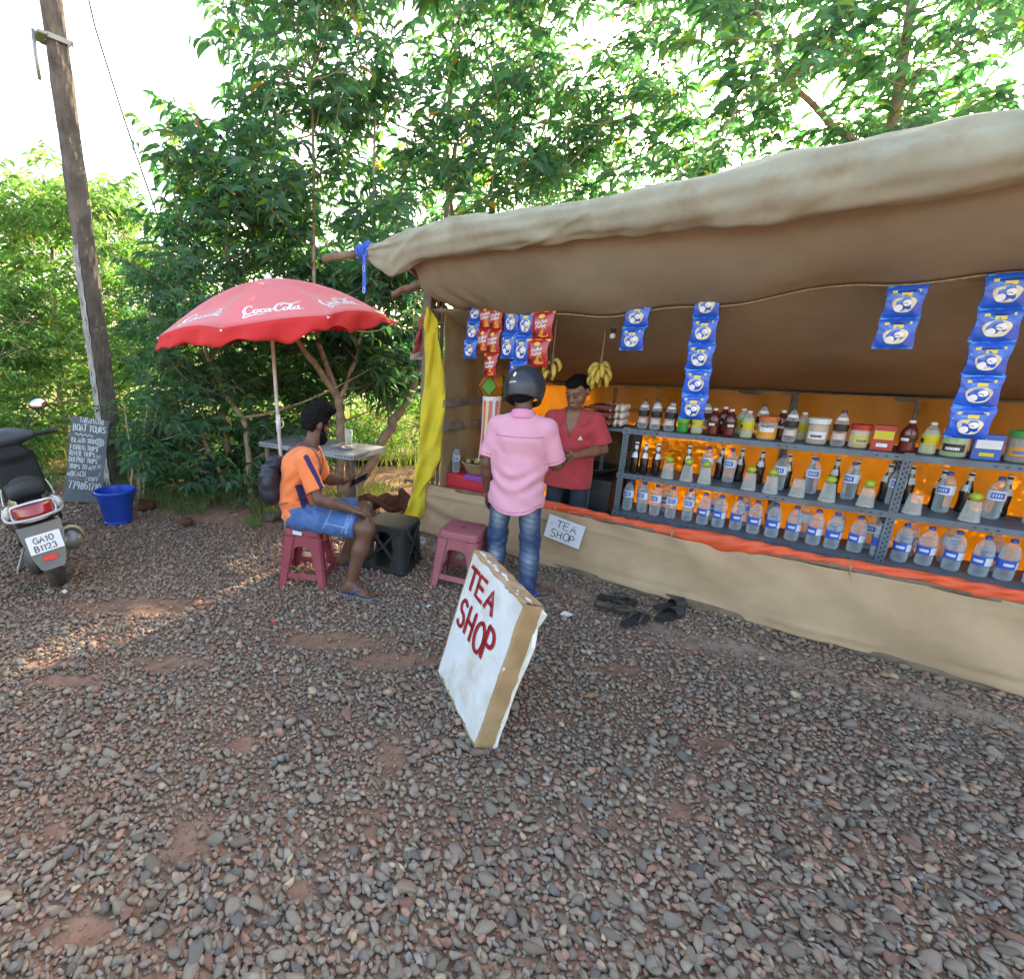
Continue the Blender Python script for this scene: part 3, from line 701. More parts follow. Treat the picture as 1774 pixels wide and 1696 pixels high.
tree('bushy tree whose crown rises left of the red parasol', [([t5, Vector((-1.75, 6.25, 1.0)), at(400, 480, 6.3), at(370, 330, 6.3), at(345, 210, 6.3)], .05, .014), ([Vector((-1.75, 6.25, 1.0)), at(330, 450, 6.4), at(300, 330, 6.5)], .03, .012)],
    fill(B, 46, 5.7, 6.9, (.26, .4), 6, **kwB)+fill([(300, 180), (420, 170), (560, 420), (330, 420)], 14, 5.8, 6.6, (.26, .38), 12, **kwA), 45)
t6 = G(400, 905)
tree('dense low tree with a slanting pale limb below the parasol', [([(t6.x+.1, t6.y+.5, 0), at(425, 740, t6.y+.5), at(395, 690, t6.y+.5), at(358, 612, t6.y+.5), at(350, 520, t6.y+.6)], .036, .014), ([(t6.x-.2, t6.y+.8, 0), at(330, 700, t6.y+.8), at(290, 560, t6.y+.9)], .03, .01)],
    fill(Dm, 98, 5.2, 7.0, (.26, .42), 12, ll=(.12, .19), up=.5)+fill([(225, 560), (590, 560), (590, 850), (240, 850)], 40, 6.2, 7.8, (.3, .46), 13, ll=(.12, .19), up=.5), 46)
t7 = G(242, 868)
tree('cluster of thin pale stems right behind the blue bucket', [([(t7.x, t7.y, 0), at(243, 800, t7.y), at(255, 720, t7.y), at(262, 560, t7.y+.2)], .03, .01), ([(t7.x-.06, t7.y-.05, 0), at(228, 800, t7.y-.05), at(215, 700, t7.y)], .022, .008), ([(t7.x+.05, t7.y, 0), at(252, 820, t7.y), at(275, 690, t7.y+.1)], .018, .008)],
    fill([(205, 470), (330, 470), (350, 800), (270, 840), (215, 800)], 44, 5.5, 6.6, (.24, .38), 12, ll=(.10, .16), up=.5), 47)
t8 = Vector((-5.0, 8.4, 0))
tree('sunlit bush with yellow green leaves behind the utility pole', [([t8, Vector((-5, 8.4, 1.2)), at(90, 420, 8.4), at(72, 300, 8.4)], .06, .012), ([Vector((-5, 8.4, 1.2)), at(190, 400, 8.6), at(215, 330, 8.7)], .04, .01)],
    fill(C, 104, 7.0, 10.0, (.34, .52), 13, **kwL)+[(at(70, 285, 7.6), .34, 4, dict(ll=(.15, .2), up=1.5, kind='light'))], 48, kind='light')
t9 = Vector((-5.6, 6.9, 0))
tree('leafy green bush behind the parked scooter', [([t9, Vector((-5.6, 6.9, .9)), at(40, 560, 6.9)], .04, .012)],
    fill([(-60, 520), (150, 480), (165, 740), (120, 860), (-60, 900)], 52, 6.2, 7.4, (.28, .42), 13, ll=(.10, .16), kind='fresh'), 49, kind='fresh')
t10 = Vector((-.6, 9.6, 0))
tree('thin young trees at the sunlit gap beyond the table', [([t10, at(648, 760, 9.0), at(655, 640, 9.0)], .03, .012), ([Vector((.6, 9.0, 0)), at(672, 740, 8.6), at(690, 600, 8.6)], .022, .01), ([Vector((.1, 9.2, 0)), at(612, 760, 8.8), at(605, 600, 8.8)], .02, .01)],
    fill(F_, 26, 6.6, 9.2, (.2, .34), 8, ll=(.09, .14), kind='light', up=.7)+fill([(380, 560), (640, 560), (620, 800), (400, 800)], 36, 7.6, 9.6, (.34, .5), 12, ll=(.10, .16)), 50, kind='light')
# a second row of trees farther back closes the gaps low down
for k, (px_, Yb, lab) in enumerate([(130, 12.5, 'hazy tree far behind the utility pole, left of the parasol'), (400, 12, 'dark tree standing in the second row behind the parasol'), (760, 12, 'dark tree in the second row behind the yellow cloth'), (1120, 11.5, 'tree in the second row behind the middle of the stall'), (1500, 10.0, 'tree in the second row behind the right of the stall')]):
    b0 = at(px_, 620, Yb); b0.z = 0
    poly = [(px_-230, 330+(90 if k == 0 else 0)), (px_+230, 330), (px_+240, 700), (px_-240, 720)] if k < 2 else [(px_-230, 330), (px_+230, 330), (px_+240, 560), (px_-240, 680)]
    tree(lab, [([b0, b0+Vector((.1, 0, 1.5)), b0+Vector((0, .1, 3.2))], .09, .03)], fill(poly, 56, Yb-1.3, Yb+1.3, (.5, .75), 12, ll=(.13, .2), step=.042, kind='light' if k == 0 else 'dark'), 60+k, nobj=120)
# mostly hidden shrubs, added hard behind the stall to shade its back wall
for k, (s0, s1, lab) in enumerate([(.1, 1.3, 'leafy shrub behind the left third of the stall'), (1.5, 3.0, 'leafy shrub behind the middle of the stall'), (3.1, 4.8, 'leafy shrub behind the right end of the stall')]):
    b0 = S((s0+s1)/2, 3.0, 0); cl = [(S(cr.uniform(s0, s1), cr.uniform(2.35, 4.2), cr.uniform(.3, 2.7)), cr.uniform(.3, .45), 13, dict(ll=(.12, .19), up=.6)) for _ in range(40)]
    tree(lab, [([b0, b0+Vector((.05, 0, .8)), b0+Vector((0, .1, 1.8))], .04, .015)], cl, 75+k, name='shrub', cat='shrub', nobj=40, group='shrubs behind the stall')
# --- low plants at the gravel edge
def low_plant(label, c, seed, rad, n, ll, kind='fresh', up=1.0):
    rr = np.random.default_rng(seed); t = thing('low_plant', label, 'plant', c, 0, 'low plants along the gravel edge'); lv = Leaves(); tw = []
    for _ in range(n):
        o_ = rr.normal(0, rad*.45, 3)*np.array([1, .7, 0]); clump(lv, tw, (o_[0], o_[1], .03), rad*.55, 1, rr, kind=kind, ll=ll, up=up, step=.028)
    lv.P = [p+np.array(c) for p in lv.P]; tw2 = [tuple(np.array(q) for q in x) for x in tw]
    build_twigs(tw2, t, .003); lv2 = lv; lv2.fin(); lv2.P = [lv2.P]; lv2.R = [lv2.R]; lv2.L = [lv2.L]; lv2.C = [lv2.C]
    build_leaves(lv2, t, rr, 120)
    for ch in t.children:
        if ch.name.split('.')[0] in ('foliage', 'leaf'): ch.matrix_local = Matrix.Translation(-Vector(c)) @ ch.matrix_local
LP = [(300, 880, .34, 26, 'leafy weeds at the gravel edge right of the bucket'), (360, 895, .36, 30, 'bright green weeds at the gravel edge below the slanting limb'), (410, 900, .34, 28, 'broad leaved weed left of the dark rock'), (452, 885, .36, 26, 'tall weeds behind the seated man with the bag'),
      (300, 800, .5, 34, 'dark green shrub between bucket and parasol pole'), (400, 790, .5, 36, 'large fresh green shrub below the left of the parasol'), (460, 830, .45, 30, 'shrub behind the black string bag'), (110, 850, .4, 26, 'weeds behind the chalkboard sign'), (40, 860, .5, 30, 'green weeds behind the scooter seat'),
      (660, 852, .36, 16, 'sparse shoots growing on the laterite blocks'), (700, 845, .36, 16, 'sparse shoots left of the yellow cloth'), (520, 850, .4, 26, 'green weeds under the metal table')]
for k, (x, y, rad, n, lab) in enumerate(LP):
    g = gp(x, y); low_plant(lab, (g.x, g.y+.15, .02), 80+k, rad, n, (.08, .14) if rad < .4 else (.12, .18), 'fresh' if k % 2 else 'dark', 1.1)
# grass on the bank and in the field
grm = mat('grass_blade', (.13, .17, .05), rough=0.6, var=0.4, vscale=3, trans=.35, tcol=(1.6, 1.8, .9))
def grass(name, pts, h, label, rr, wd=.006):
    n = len(pts); az = rr.uniform(0, 2*PI, n); hh = rr.uniform(.5, 1.2, n)*h; ln = rr.uniform(.2, .8, n)
    dx = np.cos(az); dy = np.sin(az); P = np.array(pts); V = np.zeros((n, 5, 3)); 
    for k, (t, wv) in enumerate(((0, 1), (.55, .8))):
        for q, sg in enumerate((-1, 1)):
            V[:, 2*k+q] = P+np.stack([dx*ln*hh*t*t-dy*wd*wv*sg, dy*ln*hh*t*t+dx*wd*wv*sg, hh*t], -1)
    V[:, 4] = P+np.stack([dx*ln*hh, dy*ln*hh, hh*.92], -1); o_ = (np.arange(n)*5)[:, None, None]
    me = mesh_np(name, V.reshape(-1, 3), [(np.array([[0, 1, 3, 2]])[None]+o_).reshape(-1, 4), (np.array([[2, 3, 4]])[None]+o_).reshape(-1, 3)])
    tag(link_mesh(name, me, None, [grm]), label, None, None, 'stuff')
rr = np.random.default_rng(91); x = rr.uniform(-5, 1.0, 7000); y = bank_y(x)+.1+np.abs(rr.normal(0, .6, 7000))
m = fbm(x, y, 0*x, 3, 14) > -.15
grass('grass', np.stack([x, y, ground_h(x, y)-.01], -1)[m], .16, 'green grass tufts along the gravel edge', rr, .004)
x = rr.uniform(-7, 4, 9000); y = rr.uniform(7.2, 14, 9000); grass('grass', np.stack([x, y, 0*x+.02], -1), .3, 'dry yellow green grass in the field beyond', rr, .008)
# dead leaves on the ground
deadm = mat('dead_leaf', (.22, .115, .055), rough=0.7, var=0.4, vscale=30)
for k, (x, y, sc_, lab) in enumerate([(1010, 1215, .17, 'long curled brown leaf lying on the gravel right of the big sign'), (1190, 1232, .06, 'pale dry leaf lying at the right of the gravel'), (915, 1478, .07, 'yellowish dry leaf on the gravel near the bottom'),
        (460, 1205, .09, 'thin pale stalk lying on the gravel'), (1030, 1240, .09, 'small brown leaf beside the long curled leaf'), (905, 995, .08, 'brown leaf at the foot of the counter cloth'), (1000, 1022, .09, 'tan leaf scrap between customer and slippers'), (425, 912, .26, 'large round green leaf on the gravel left of the dark rock')]):
    g = gp(x, y); me = mesh_np('fallen_leaf', LS[k % 8]*sc_*np.array([1, 1.3 if k != 7 else 3.2, .5]), [LF4, LF3]); m_ = deadm if k != 7 else leafm
    if k == 7: color_attr(me, 'tint', np.tile([.10, .21, .06], (9, 1)))
    o = link_mesh('fallen_leaf', me, None, [m_]); o.location = (g.x, g.y, .03 if k != 7 else .09); o.rotation_euler = (0, 0, k*1.7+.3); tag(o, lab, 'leaf', 'fallen leaves on the gravel')
for k, (x, y, lab_) in enumerate([(180, 1250, 'dry brown leaf at the far left of the gravel, below the scooter'), (560, 1350, 'dry brown leaf in the open gravel left of the big sign board'), (300, 1580, 'dry brown leaf near the bottom left corner of the gravel'), (1350, 1330, 'dry brown leaf between the big sign and the right end of the counter'), (1600, 1560, 'dry brown leaf near the bottom right corner of the gravel'), (760, 1560, 'dry brown leaf below the big sign at the bottom edge')]):
    g = gp(x, y); me = mesh_np('fallen_leaf', LS[k % 8]*cr.uniform(.05, .11)*np.array([1, 1.2, .4]), [LF4, LF3]); o = link_mesh('fallen_leaf', me, None, [deadm]); o.location = (g.x, g.y, .022); o.rotation_euler = (cr.uniform(-.3, .3), cr.uniform(-.3, .3), k*1.7)
    tag(o, lab_, 'leaf', 'scattered dry leaves on the gravel')
print('leaves', sum(TREES))
# ================================================================== UTILITY POLE AND WIRE
concm = mat('weathered_concrete', (.155, .13, .11), rough=0.92, var=0.35, vscale=5, bump=0.7, bscale=40, spec=0.2, dirt=(.045, .04, .038), dirt_amt=.75, dirt_scale=4)
concl = mat('lit_concrete', (.34, .33, .31), rough=0.92, var=0.3, vscale=7, bump=0.6, bscale=50, spec=0.2, dirt=(.13, .12, .11), dirt_amt=.6, dirt_scale=6)
galv = mat('galvanised_steel', (.34, .33, .30), rough=0.5, var=0.2, metal=.6, bump=.1, dirt=(.18, .10, .06), dirt_amt=.5)
pb = Vector((-3.16, 6.2, 0))
t = thing('utility_pole', 'weathered concrete utility pole with a steel clamp near the top', 'utility pole', pb, math.radians(49))
mb = MB(); n = 24
def pole_pt(u, v):                                # tapered shaft, slightly chipped arrises
    z = 8.2*v; k = 1-.30*v; a = .108*k; b = .088*k
    q = (u*4) % 4; i = int(q) % 4; f = q-int(q); cs = [(-a, -b), (a, -b), (a, b), (-a, b)]
    p = Vector(cs[i]).lerp(Vector(cs[(i+1) % 4]), f); ch = 1-.10*(1-abs(2*f-1))**0 if False else (.94 if f < .02 else 1)
    nz_ = .006*math.sin(z*7.3+u*31)+.004*math.sin(z*23+u*57)
    return Vector((p.x*ch+nz_, p.y*ch+nz_*.6, z))
mb.grid(pole_pt, 24, 120, closeu=True); mb.build('shaft', concm, t, smooth=False)
mb = MB()                                         # left side face, the light on it put into a paler colour
mb.grid(lambda u, v: Vector((-.110-.004+.004*math.sin(v*90)+.0112*v, (-.084+.168*u)*(1-.1*v), 2.8*v+.02)), 3, 60); mb.build('lit_face', concl, t)
mb = MB(); mb.box((0, -.088, 4.72), (.25, .016, .045)); mb.box((0, .088, 4.72), (.25, .016, .045)); mb.box((-.155, 0, 4.72), (.09, .20, .025)); mb.build('clamp', galv, t)
mb = MB(); mb.tube([(-.22, -.03, 4.74), (-.23, -.03, 4.5), (-.225, -.03, 4.32)], .018, 8); mb.build('conduit', galv, t, smooth=True)
mb = MB()
for z in (4.72,):
    for x in (-.112, .112): mb.tube([(x, -.11, z), (x, .11, z)], .007, 6)
mb.build('bolt', galv, t)
blackm = mat('black_rubber', (.02, .02, .022), rough=0.55, var=0.2)
p0 = at(165, 48, 6.4); p1 = at(272, 372, 6.4); mb = MB(); up_ = at(140, -60, 6.4)
mb.tube([up_]+[p0.lerp(p1, i/8)+Vector((0, 0, -.05*math.sin(PI*i/8))) for i in range(9)]+[at(300, 470, 6.5)], .009, 6); o = mb.build('overhead_cable', blackm, smooth=True)
tag(o, 'dark cable slanting down from the pole into the trees', 'cable')

# ================================================================== TEA STALL
jute = mat('jute_cloth', (.50, .355, .225), rough=0.95, var=0.12, vscale=5, bump=0.35, wave=(170, ('X', 'Z')), spec=0.1, dirt=(.33, .21, .12), dirt_amt=.6, dirt_scale=2.5)
awnm = mat('awning_canvas', (.40, .385, .29), rough=0.9, var=0.16, vscale=5, bump=0.45, wave=(150, ('X', 'Z')), spec=0.12, dirt=(.25, .19, .12), dirt_amt=.75, dirt_scale=3.2)
roofm = mat('roof_cloth', (.34, .30, .22), rough=0.95, var=0.14, vscale=4, bump=0.3, wave=(150, ('X', 'Y')), spec=0.1, dirt=(.16, .12, .08), dirt_amt=.6, dirt_scale=2, trans=.03)
sidem = mat('side_cloth', (.46, .37, .21), rough=0.95, var=0.14, vscale=4, bump=0.3, wave=(150, ('X', 'Z')), spec=0.1, dirt=(.2, .13, .06), dirt_amt=.5, dirt_scale=3, trans=.22)
tarpm = mat('orange_tarp', (.75, .27, .02), rough=0.45, var=0.15, vscale=4, bump=0.5, bscale=18, spec=0.4, trans=.50, tcol=(1.1, 1.0, .6), dirt=(.28, .10, .02), dirt_amt=.6, dirt_scale=2.0)
redt = mat('red_tarp', (.66, .09, .03), rough=0.5, var=0.12, vscale=6, bump=0.4, bscale=25, spec=0.4)
woodm = mat('weathered_wood', (.20, .145, .10), rough=0.9, var=0.35, vscale=9, bump=0.7, bscale=35, spec=0.2, dirt=(.09, .065, .045), dirt_amt=.8, dirt_scale=6)
greyw = mat('grey_wood', (.24, .22, .19), rough=0.9, var=0.3, vscale=12, bump=0.6, bscale=40, spec=0.2, dirt=(.11, .09, .07), dirt_amt=.7, dirt_scale=5)
ropem = mat('jute_rope', (.40, .30, .17), rough=0.95, var=0.3, vscale=60, bump=.6, bscale=200)
LEN = 5.2
st = thing('tea_stall', 'lean-to tea stall of brown cloth with a rolled canvas awning and jute front', 'stall', SHOP_O, SHOP_R)
def strz(s): return 2.05-.10*math.sin(PI*max(0, min(1, (s-.2)/2.6)))-.015*math.sin(s*9)    # the string the roof rests on
# logs
def log(name, pts, r0, r1, m, n=9):
    P = spline(pts, 6); k = len(P)-1; q = MB(); q.tube([p+Vector((0, .006*math.sin(i*1.9), .006*math.cos(i*1.3))) for i, p in enumerate(P)], [r0+(r1-r0)*i/k+.002*math.sin(i*2.3) for i in range(k+1)], n)
    return q.build(name, m, st, smooth=True)
AZ = 2.455
log('awning_pole', [(-.62, -.58, AZ-.005), (.6, -.58, AZ+.015), (2.4, -.58, AZ), (LEN, -.58, AZ+.02)], .031, .036, woodm)
log('beam', [(-.36, .03, 2.19), (-.2, .03, 2.235), (.1, .03, 2.245), (1.5, .04, 2.24), (LEN, .03, 2.25)], .028, .036, woodm)
q = MB(); q.box((.06, .02, 1.12), (.085, .07, 2.26), bev=.012); q.build('post', greyw, st)
for k, (x, y) in enumerate([(.13, .05), (.165, .07), (.10, .09)]): log('post', [(x, y, 0), (x+.012, y, .8), (x-.012, y+.01, 1.5), (x+.01, y, 2.2)], .017, .015, woodm, 7)
for s_ in (4.95,): log('post', [(s_, .05, 0), (s_+.01, .05, 1.1), (s_, .05, 2.25)], .035, .03, woodm, 8)
for s_ in (.1, 2.6, 5.0): log('post', [(s_, 1.78, 0), (s_, 1.78, 1.36)], .03, .028, woodm, 8)
log('ridge_pole', [(.0, 1.8, 1.36), (2.5, 1.8, 1.35), (LEN, 1.8, 1.36)], .025, .025, woodm)
log('rafter', [(.12, -.5, 2.43), (.12, .6, 1.85), (.12, 1.8, 1.36)], .02, .02, woodm, 7)
# awning roll
def roll(u, v):
    s = -.11+(LEN+.05)*v; e = min(1, max(0, (s+.11)/.55)); e = e*e*(3-2*e); R_ = .048+.047*e+.012*math.sin(s*3.1)*e+.006*math.sin(s*11)*e
    if s > 1.2: R_ += .02*min(1, (s-1.2)/1.2)
    dr = .125*math.exp(-((s-.16)/.15)**2)+.03*e
    a = 2*PI*u; y = math.cos(a)*R_; z = math.sin(a)*R_
    f = 1+.07*math.sin(a*3+s*14)*math.exp(-max(0, s)/.5)+.03*math.sin(s*34+a*2)*math.exp(-max(0, s)/.8)+.015*math.sin(s*4+a*2)
    if z < 0: z = z*(1+dr/R_*abs(math.sin(a))); y *= 1-.25*math.exp(-((s-.16)/.15)**2)
    z += .012*math.sin(s*2.4)
    wk = .0055*math.sin(s*26+a*2.5+2*math.sin(s*3))*(.5+.5*math.sin(s*1.7+a))+.004*math.sin(s*9-a*4+1.5*math.sin(s*5))+.0035*math.sin(a*9+s*2.3)+.012*math.exp(-((math.sin(s*2.6+a*.7))/.10)**2)*(1 if s < 1.6 else .35); y += math.cos(a)*wk/ (f or 1); z += math.sin(a)*wk
    return Vector((s+.05*math.sin(a)*math.exp(-max(0, s)/.3), -.58+y*f, AZ+z*f))
q = MB(); q.grid(roll, 48, 420, closeu=True); o = q.build('awning_roll', awnm, st, smooth=True); recalc(o)
# awning sheet: from the roll down to the string
def sheet(u, v):
    s0 = .16+.24*v**.8+.03*math.sin(v*11); s = s0+(LEN-s0)*u**1.25; zr = AZ-.06-.035*min(1, s); zt = strz(s)
    sag = -.05*math.sin(PI*v); y = -.53+.53*v
    z = zr+(zt-zr)*v+sag
    edge = math.exp(-(s-s0)/.18); y += .025*math.sin(v*9+s*5)*edge; z += -.05*edge*math.sin(PI*v)+.010*math.sin(s*6+v*3)*math.sin(PI*v)+.012*math.sin((s-s0)*40+v*2)*math.exp(-(s-s0)/.3)
    return Vector((s, y, z))
q = MB(); q.grid(sheet, 120, 14); o = q.build('awning_sheet', roofm, st, smooth=True); sd = o.modifiers.new('thick', 'SOLIDIFY'); sd.thickness = .004
def roof(u, v):
    s = .05+(LEN-.05)*u; zt = strz(s)+.012; z = zt+(1.37-zt)*v-.07*math.sin(PI*v)+.012*math.sin(s*5+v*6)*math.sin(PI*v)
    return Vector((s, .005+1.83*v, z))
q = MB(); q.grid(roof, 90, 20); o = q.build('roof_cloth', roofm, st, smooth=True); sd = o.modifiers.new('thick', 'SOLIDIFY'); sd.thickness = .004
# upper skin of the roof: beam to ridge, keeps the rain and the light out
q = MB(); q.grid(lambda u, v: Vector((-.02+(LEN+.02)*u, -.56+2.42*v, (AZ-.0) + (1.44-AZ)*v+.03*math.sin(u*17)*math.sin(PI*v)+.10*math.sin(PI*v))), 60, 14); o = q.build('outer_cover', awnm, st, smooth=True); sd = o.modifiers.new('thick', 'SOLIDIFY'); sd.thickness = .004
# left side cloth
def sidec(u, v):
    y = .04+1.78*u; zt = strz(.3)+(1.37-strz(.3))*u+.03; z = .03+(zt-.03)*v
    return Vector((.215+.012*math.sin(y*13+v*3)+.02*math.sin(v*PI)*math.sin(y*4)+.006*math.sin(z*19), y, z))
q = MB(); q.grid(sidec, 50, 40); o = q.build('side_cloth', sidem, st, smooth=True); sd = o.modifiers.new('thick', 'SOLIDIFY'); sd.thickness = .004
for z0, z1 in ((1.20, 1.24), (.99, .99)):  # strips stand in for shadows of poles behind the cloth
    q = MB(); q.box((.238, .9, (z0+z1)/2), (.012, 1.74, .07), R=rotm('X', math.degrees(math.atan2(z1-z0, 1.74))-3), bev=.004); q.build('shadow_strip', greyw, st)
q = MB(); q.grid(lambda u, v: Vector((LEN-.02+.015*math.sin(v*20+u*9), .03+1.8*u, .03+(strz(3)+(1.37-strz(3))*u)*v)), 20, 20); q.build('side_cloth', sidem, st, smooth=True)
# back tarp
def back(u, v):
    s = .1+(LEN-.1)*u; return Vector((s, 1.76+.02*math.sin(s*7+v*4)+.012*math.sin(s*19+v*9), .02+1.34*v+.0*u))
q = MB(); q.grid(back, 120, 30); o = q.build('back_tarp', tarpm, st, smooth=True)
for k, (s0, s1, z, ang) in enumerate([(.9, 1.75, 1.12, 3)]):
    log('tarp_batten', [(s0, 1.72, z), (s1, 1.72, z+.03)], .012, .012, woodm, 6)
log('tarp_batten', [(1.18, 1.71, .05), (1.20, 1.70, 1.34)], .016, .014, woodm, 6); log('tarp_batten', [(3.3, 1.71, .05), (3.31, 1.70, 1.34)], .016, .014, woodm, 6)
q = MB(); q.grid(lambda u, v: Vector((.95+(LEN-.97)*u, 1.86+.02*math.sin(u*40+v*3), 1.40-(.34+.03*math.sin(u*17))*v)), 60, 8); o = q.build('shade_flap', awnm, st, smooth=True); sd = o.modifiers.new('thick', 'SOLIDIFY'); sd.thickness = .004  # unseen flap added to keep light off the top of the tarp
# counter cloth
def topz(s): return .505+.012*math.sin(s*2.1)-.018*math.sin(PI*min(1, max(0, s/1.25)))
def front(u, v):
    s = -.03+(LEN+.02)*u; zt = topz(s)-(.012 if s > .8 else 0); zb = .030+.012*fbm(s, 0, 0, 3, 53)+.008*fbm(s, 0, 0, 17, 54); z = zb+(zt-zb)*v
    l = -.035*math.exp(-s/.10)*math.sin(PI*(1-v)*.8) if s < .5 else 0
    f = .026*math.sin(PI*v)*math.sin(s*2.3+v*1.5)+.014*math.sin(s*7+v*5)*(1-v*.4)+.006*math.sin(s*15+3*math.sin(v*4+s))*v+.007*fbm(s, v*.5, 0, 5.0, 51)+.004*fbm(s, v*.6, 0, 14.0, 52)
    f += .8*.030*math.exp(-((v-.55-.55*math.exp(-s/.45)+.25)/.10)**2)*math.exp(-s/.8)-.018*math.exp(-((v-.30-.5*math.exp(-s/.5)+.2)/.09)**2)*math.exp(-s/1.0)
    f += .012*math.exp(-((v-.80-.04*math.sin(s*2))/.04)**2)*(.5+.5*math.sin(s*1.3+1)) - .008*math.exp(-((v-.14)/.05)**2)*math.sin(s*3.7)
    return Vector((s+(.11*(1-v) if s < .0 else .11*(1-v)*math.exp(-(s+.03)/.25)), -.03-f+l, z))
q = MB(); q.grid(front, 300, 48); o = q.build('counter_cloth', jute, st, smooth=True); sd = o.modifiers.new('thick', 'SOLIDIFY'); sd.thickness = .005
log('counter_rail', [(-.14, -.01, .47), (0, -.01, .49), (1.2, -.012, .487), (2.6, -.01, .5), (LEN, -.01, .5)], .017, .02, woodm, 8)
q = MB(); q.box((2.6, .0, .03), (5.1, .05, .06), bev=.01); q.build('ground_sill', woodm, st)
def redroll(u, v):
    s = .72+(LEN-.72)*v; a = 2*PI*u; r_ = .024+.003*math.sin(s*6)+(.014 if 2.0 < s < 2.9 else 0)*math.sin((s-2.0)/.9*PI)+.006*fbm(s, 0, a*.1, 9, 61)
    w_ = .005*fbm(s, math.cos(a)*.3, math.sin(a)*.3, 16, 62)+.004*math.sin(s*40+a*3+2*math.sin(s*7))
    return Vector((s, -.012+math.cos(a)*(r_*.72+w_), topz(s)+.020+math.sin(a)*(r_*1.25+w_)-.012*max(0, -math.sin(a))*math.sin(s*11)))
q = MB(); q.grid(redroll, 24, 320, closeu=True); o = q.build('counter_edging', redt, st, smooth=True); recalc(o)
for s_ in (1.36, 2.16, 3.05, 3.9):
    q = MB(); q.tube([(s_+.002*math.cos(a), -.012+.052*math.cos(a), topz(s_)+.008+.043*math.sin(a)) for a in [i*PI/7 for i in range(15)]], .0025, 5)
    q.tube([(s_, -.06, topz(s_)), (s_-.02, -.07, topz(s_)+.06)], .002, 5); q.tube([(s_, -.06, topz(s_)-.01), (s_+.012, -.065, topz(s_)-.06)], .002, 5); q.build('tie', ropem, st)
q = MB(); q.tube([Vector((s, -.01, strz(s)-.008)) for s in [.3+.1*i for i in range(49)]], .004, 5); q.build('string', ropem, st)
# rope from the post to the parasol side
q = MB(); a_ = S(.03, -.05, 2.16); b_ = at(608, 572, 4.35); q.tube([a_.lerp(b_, i/14)+Vector((0, 0, -.12*math.sin(PI*i/14))) for i in range(15)], .004, 5)
tag(q.build('guy_rope', ropem), 'thin yellow rope sagging from the stall post to the parasol rim', 'rope')
# rope lashings on the post head
q = MB()
for k in range(4): q.tube([Vector((.06+.07*math.cos(a), .02+.06*math.sin(a), 2.0-.02*k+.05*math.sin(a*.5+k))) for a in [i*PI/6 for i in range(13)]], .004, 5)
for k in range(3): q.tube([Vector((.04+.02*k, .02+.05*math.cos(a), 2.245+.045*math.sin(a))) for a in [i*PI/6 for i in range(13)]], .005, 5)
q.tube([(-.02, -.05, 2.2), (-.05, -.06, 1.9), (-.03, -.05, 1.62)], .003, 5); q.tube([(.1, -.03, 1.9), (.115, -.02, 1.5), (.10, -.04, 1.15), (.12, -.02, .8)], .004, 5)
q.build('lashing', ropem, st)
# blue tie and strap on the awning pole
bluem = mat('blue_nylon', (.02, .10, .55), rough=0.5, var=0.2, vscale=30, bump=.5, bscale=80)
ts = thing('blue_strap', 'blue nylon rope knotted on the awning pole with its end hanging down', 'strap', S(-.15, -.58, AZ), SHOP_R); q = MB()
for k in range(6): q.tube([Vector((-.05+.022*k+.012*math.sin(a*2+k), .043*math.cos(a), .045*math.sin(a))) for a in [i*PI/7 for i in range(15)]], .013, 6)
q.tube([(.02, -.03, .05), (.06, -.04, .06), (.03, -.05, .0)], .015, 6); q.build('knot', bluem, ts, smooth=True)
q = MB(); q.box((.03, -.045, -.17), (.035, .006, .28), bev=.002); q.build('tail', bluem, ts); q = MB()
for z in (-.13, -.29): q.tube([Vector((.03+.010*math.cos(a), -.052, z+.024*math.sin(a))) for a in [i*PI/6 for i in range(13)]], .003, 5)
q.build('loop', mat('pale_blue', (.4, .55, .85), rough=.5), ts)
# hanging cloths left of the post
def cloth_strip(name, rows, Y0, m, label, amp, fr, seed, cat='cloth', white=None):
    """rows: (x centre, width, y) in the photograph at depth Y0"""
    r_ = random.Random(seed); ph = r_.uniform(0, 6); q = MB(); base = at(rows[0][0], rows[0][2], Y0)
    def f(u, v):
        x = v*(len(rows)-1); i = min(int(x), len(rows)-2); t = x-i; t = t*t*(3-2*t)
        cx = rows[i][0]+(rows[i+1][0]-rows[i][0])*t; wd = rows[i][1]+(rows[i+1][1]-rows[i][1])*t; y = rows[i][2]+(rows[i+1][2]-rows[i][2])*(x-i)
        p = at(cx+wd*(u-.5)+1.2*math.sin(v*23+u*5), y, Y0); p.y += amp*math.sin(u*fr+ph+v*4)*(.35+.65*min(1, v*2))+.012*math.sin(v*31+u*9)+.03*math.sin(v*5); return p
    q.grid(f, 26, 70); o = q.build(name, m, smooth=True)
    b = Vector(base); o.data.transform(Matrix.Translation(-b)); o.location = b; sd = o.modifiers.new('thick', 'SOLIDIFY'); sd.thickness = .004
    return tag(o, label, cat)
yelm = mat('yellow_cloth', (.82, .70, .05), rough=0.75, var=0.10, vscale=6, bump=.5, bscale=30, trans=.3, sheen=.1)
pinkc = mat('faded_red_cloth', (.58, .13, .13), rough=0.85, var=0.12, vscale=8, bump=.4, wave=(160, ('X', 'Z')), trans=.2)
whc = mat('off_white_cloth', (.62, .56, .52), rough=0.9, var=0.1, bump=.3, trans=.2)
YP = S(0, -.06).y
cloth_strip('yellow_cloth', [(742, 8, 532), (746, 24, 560), (748, 22, 580), (751, 28, 610), (753, 36, 660), (751, 40, 705), (748, 41, 745), (743, 40, 785), (735, 33, 822), (727, 22, 846), (720, 30, 872), (714, 36, 897)], YP-.09, yelm, 'long bright yellow cloth knotted to the stall post, hanging to the ground', .014, 9, 3)
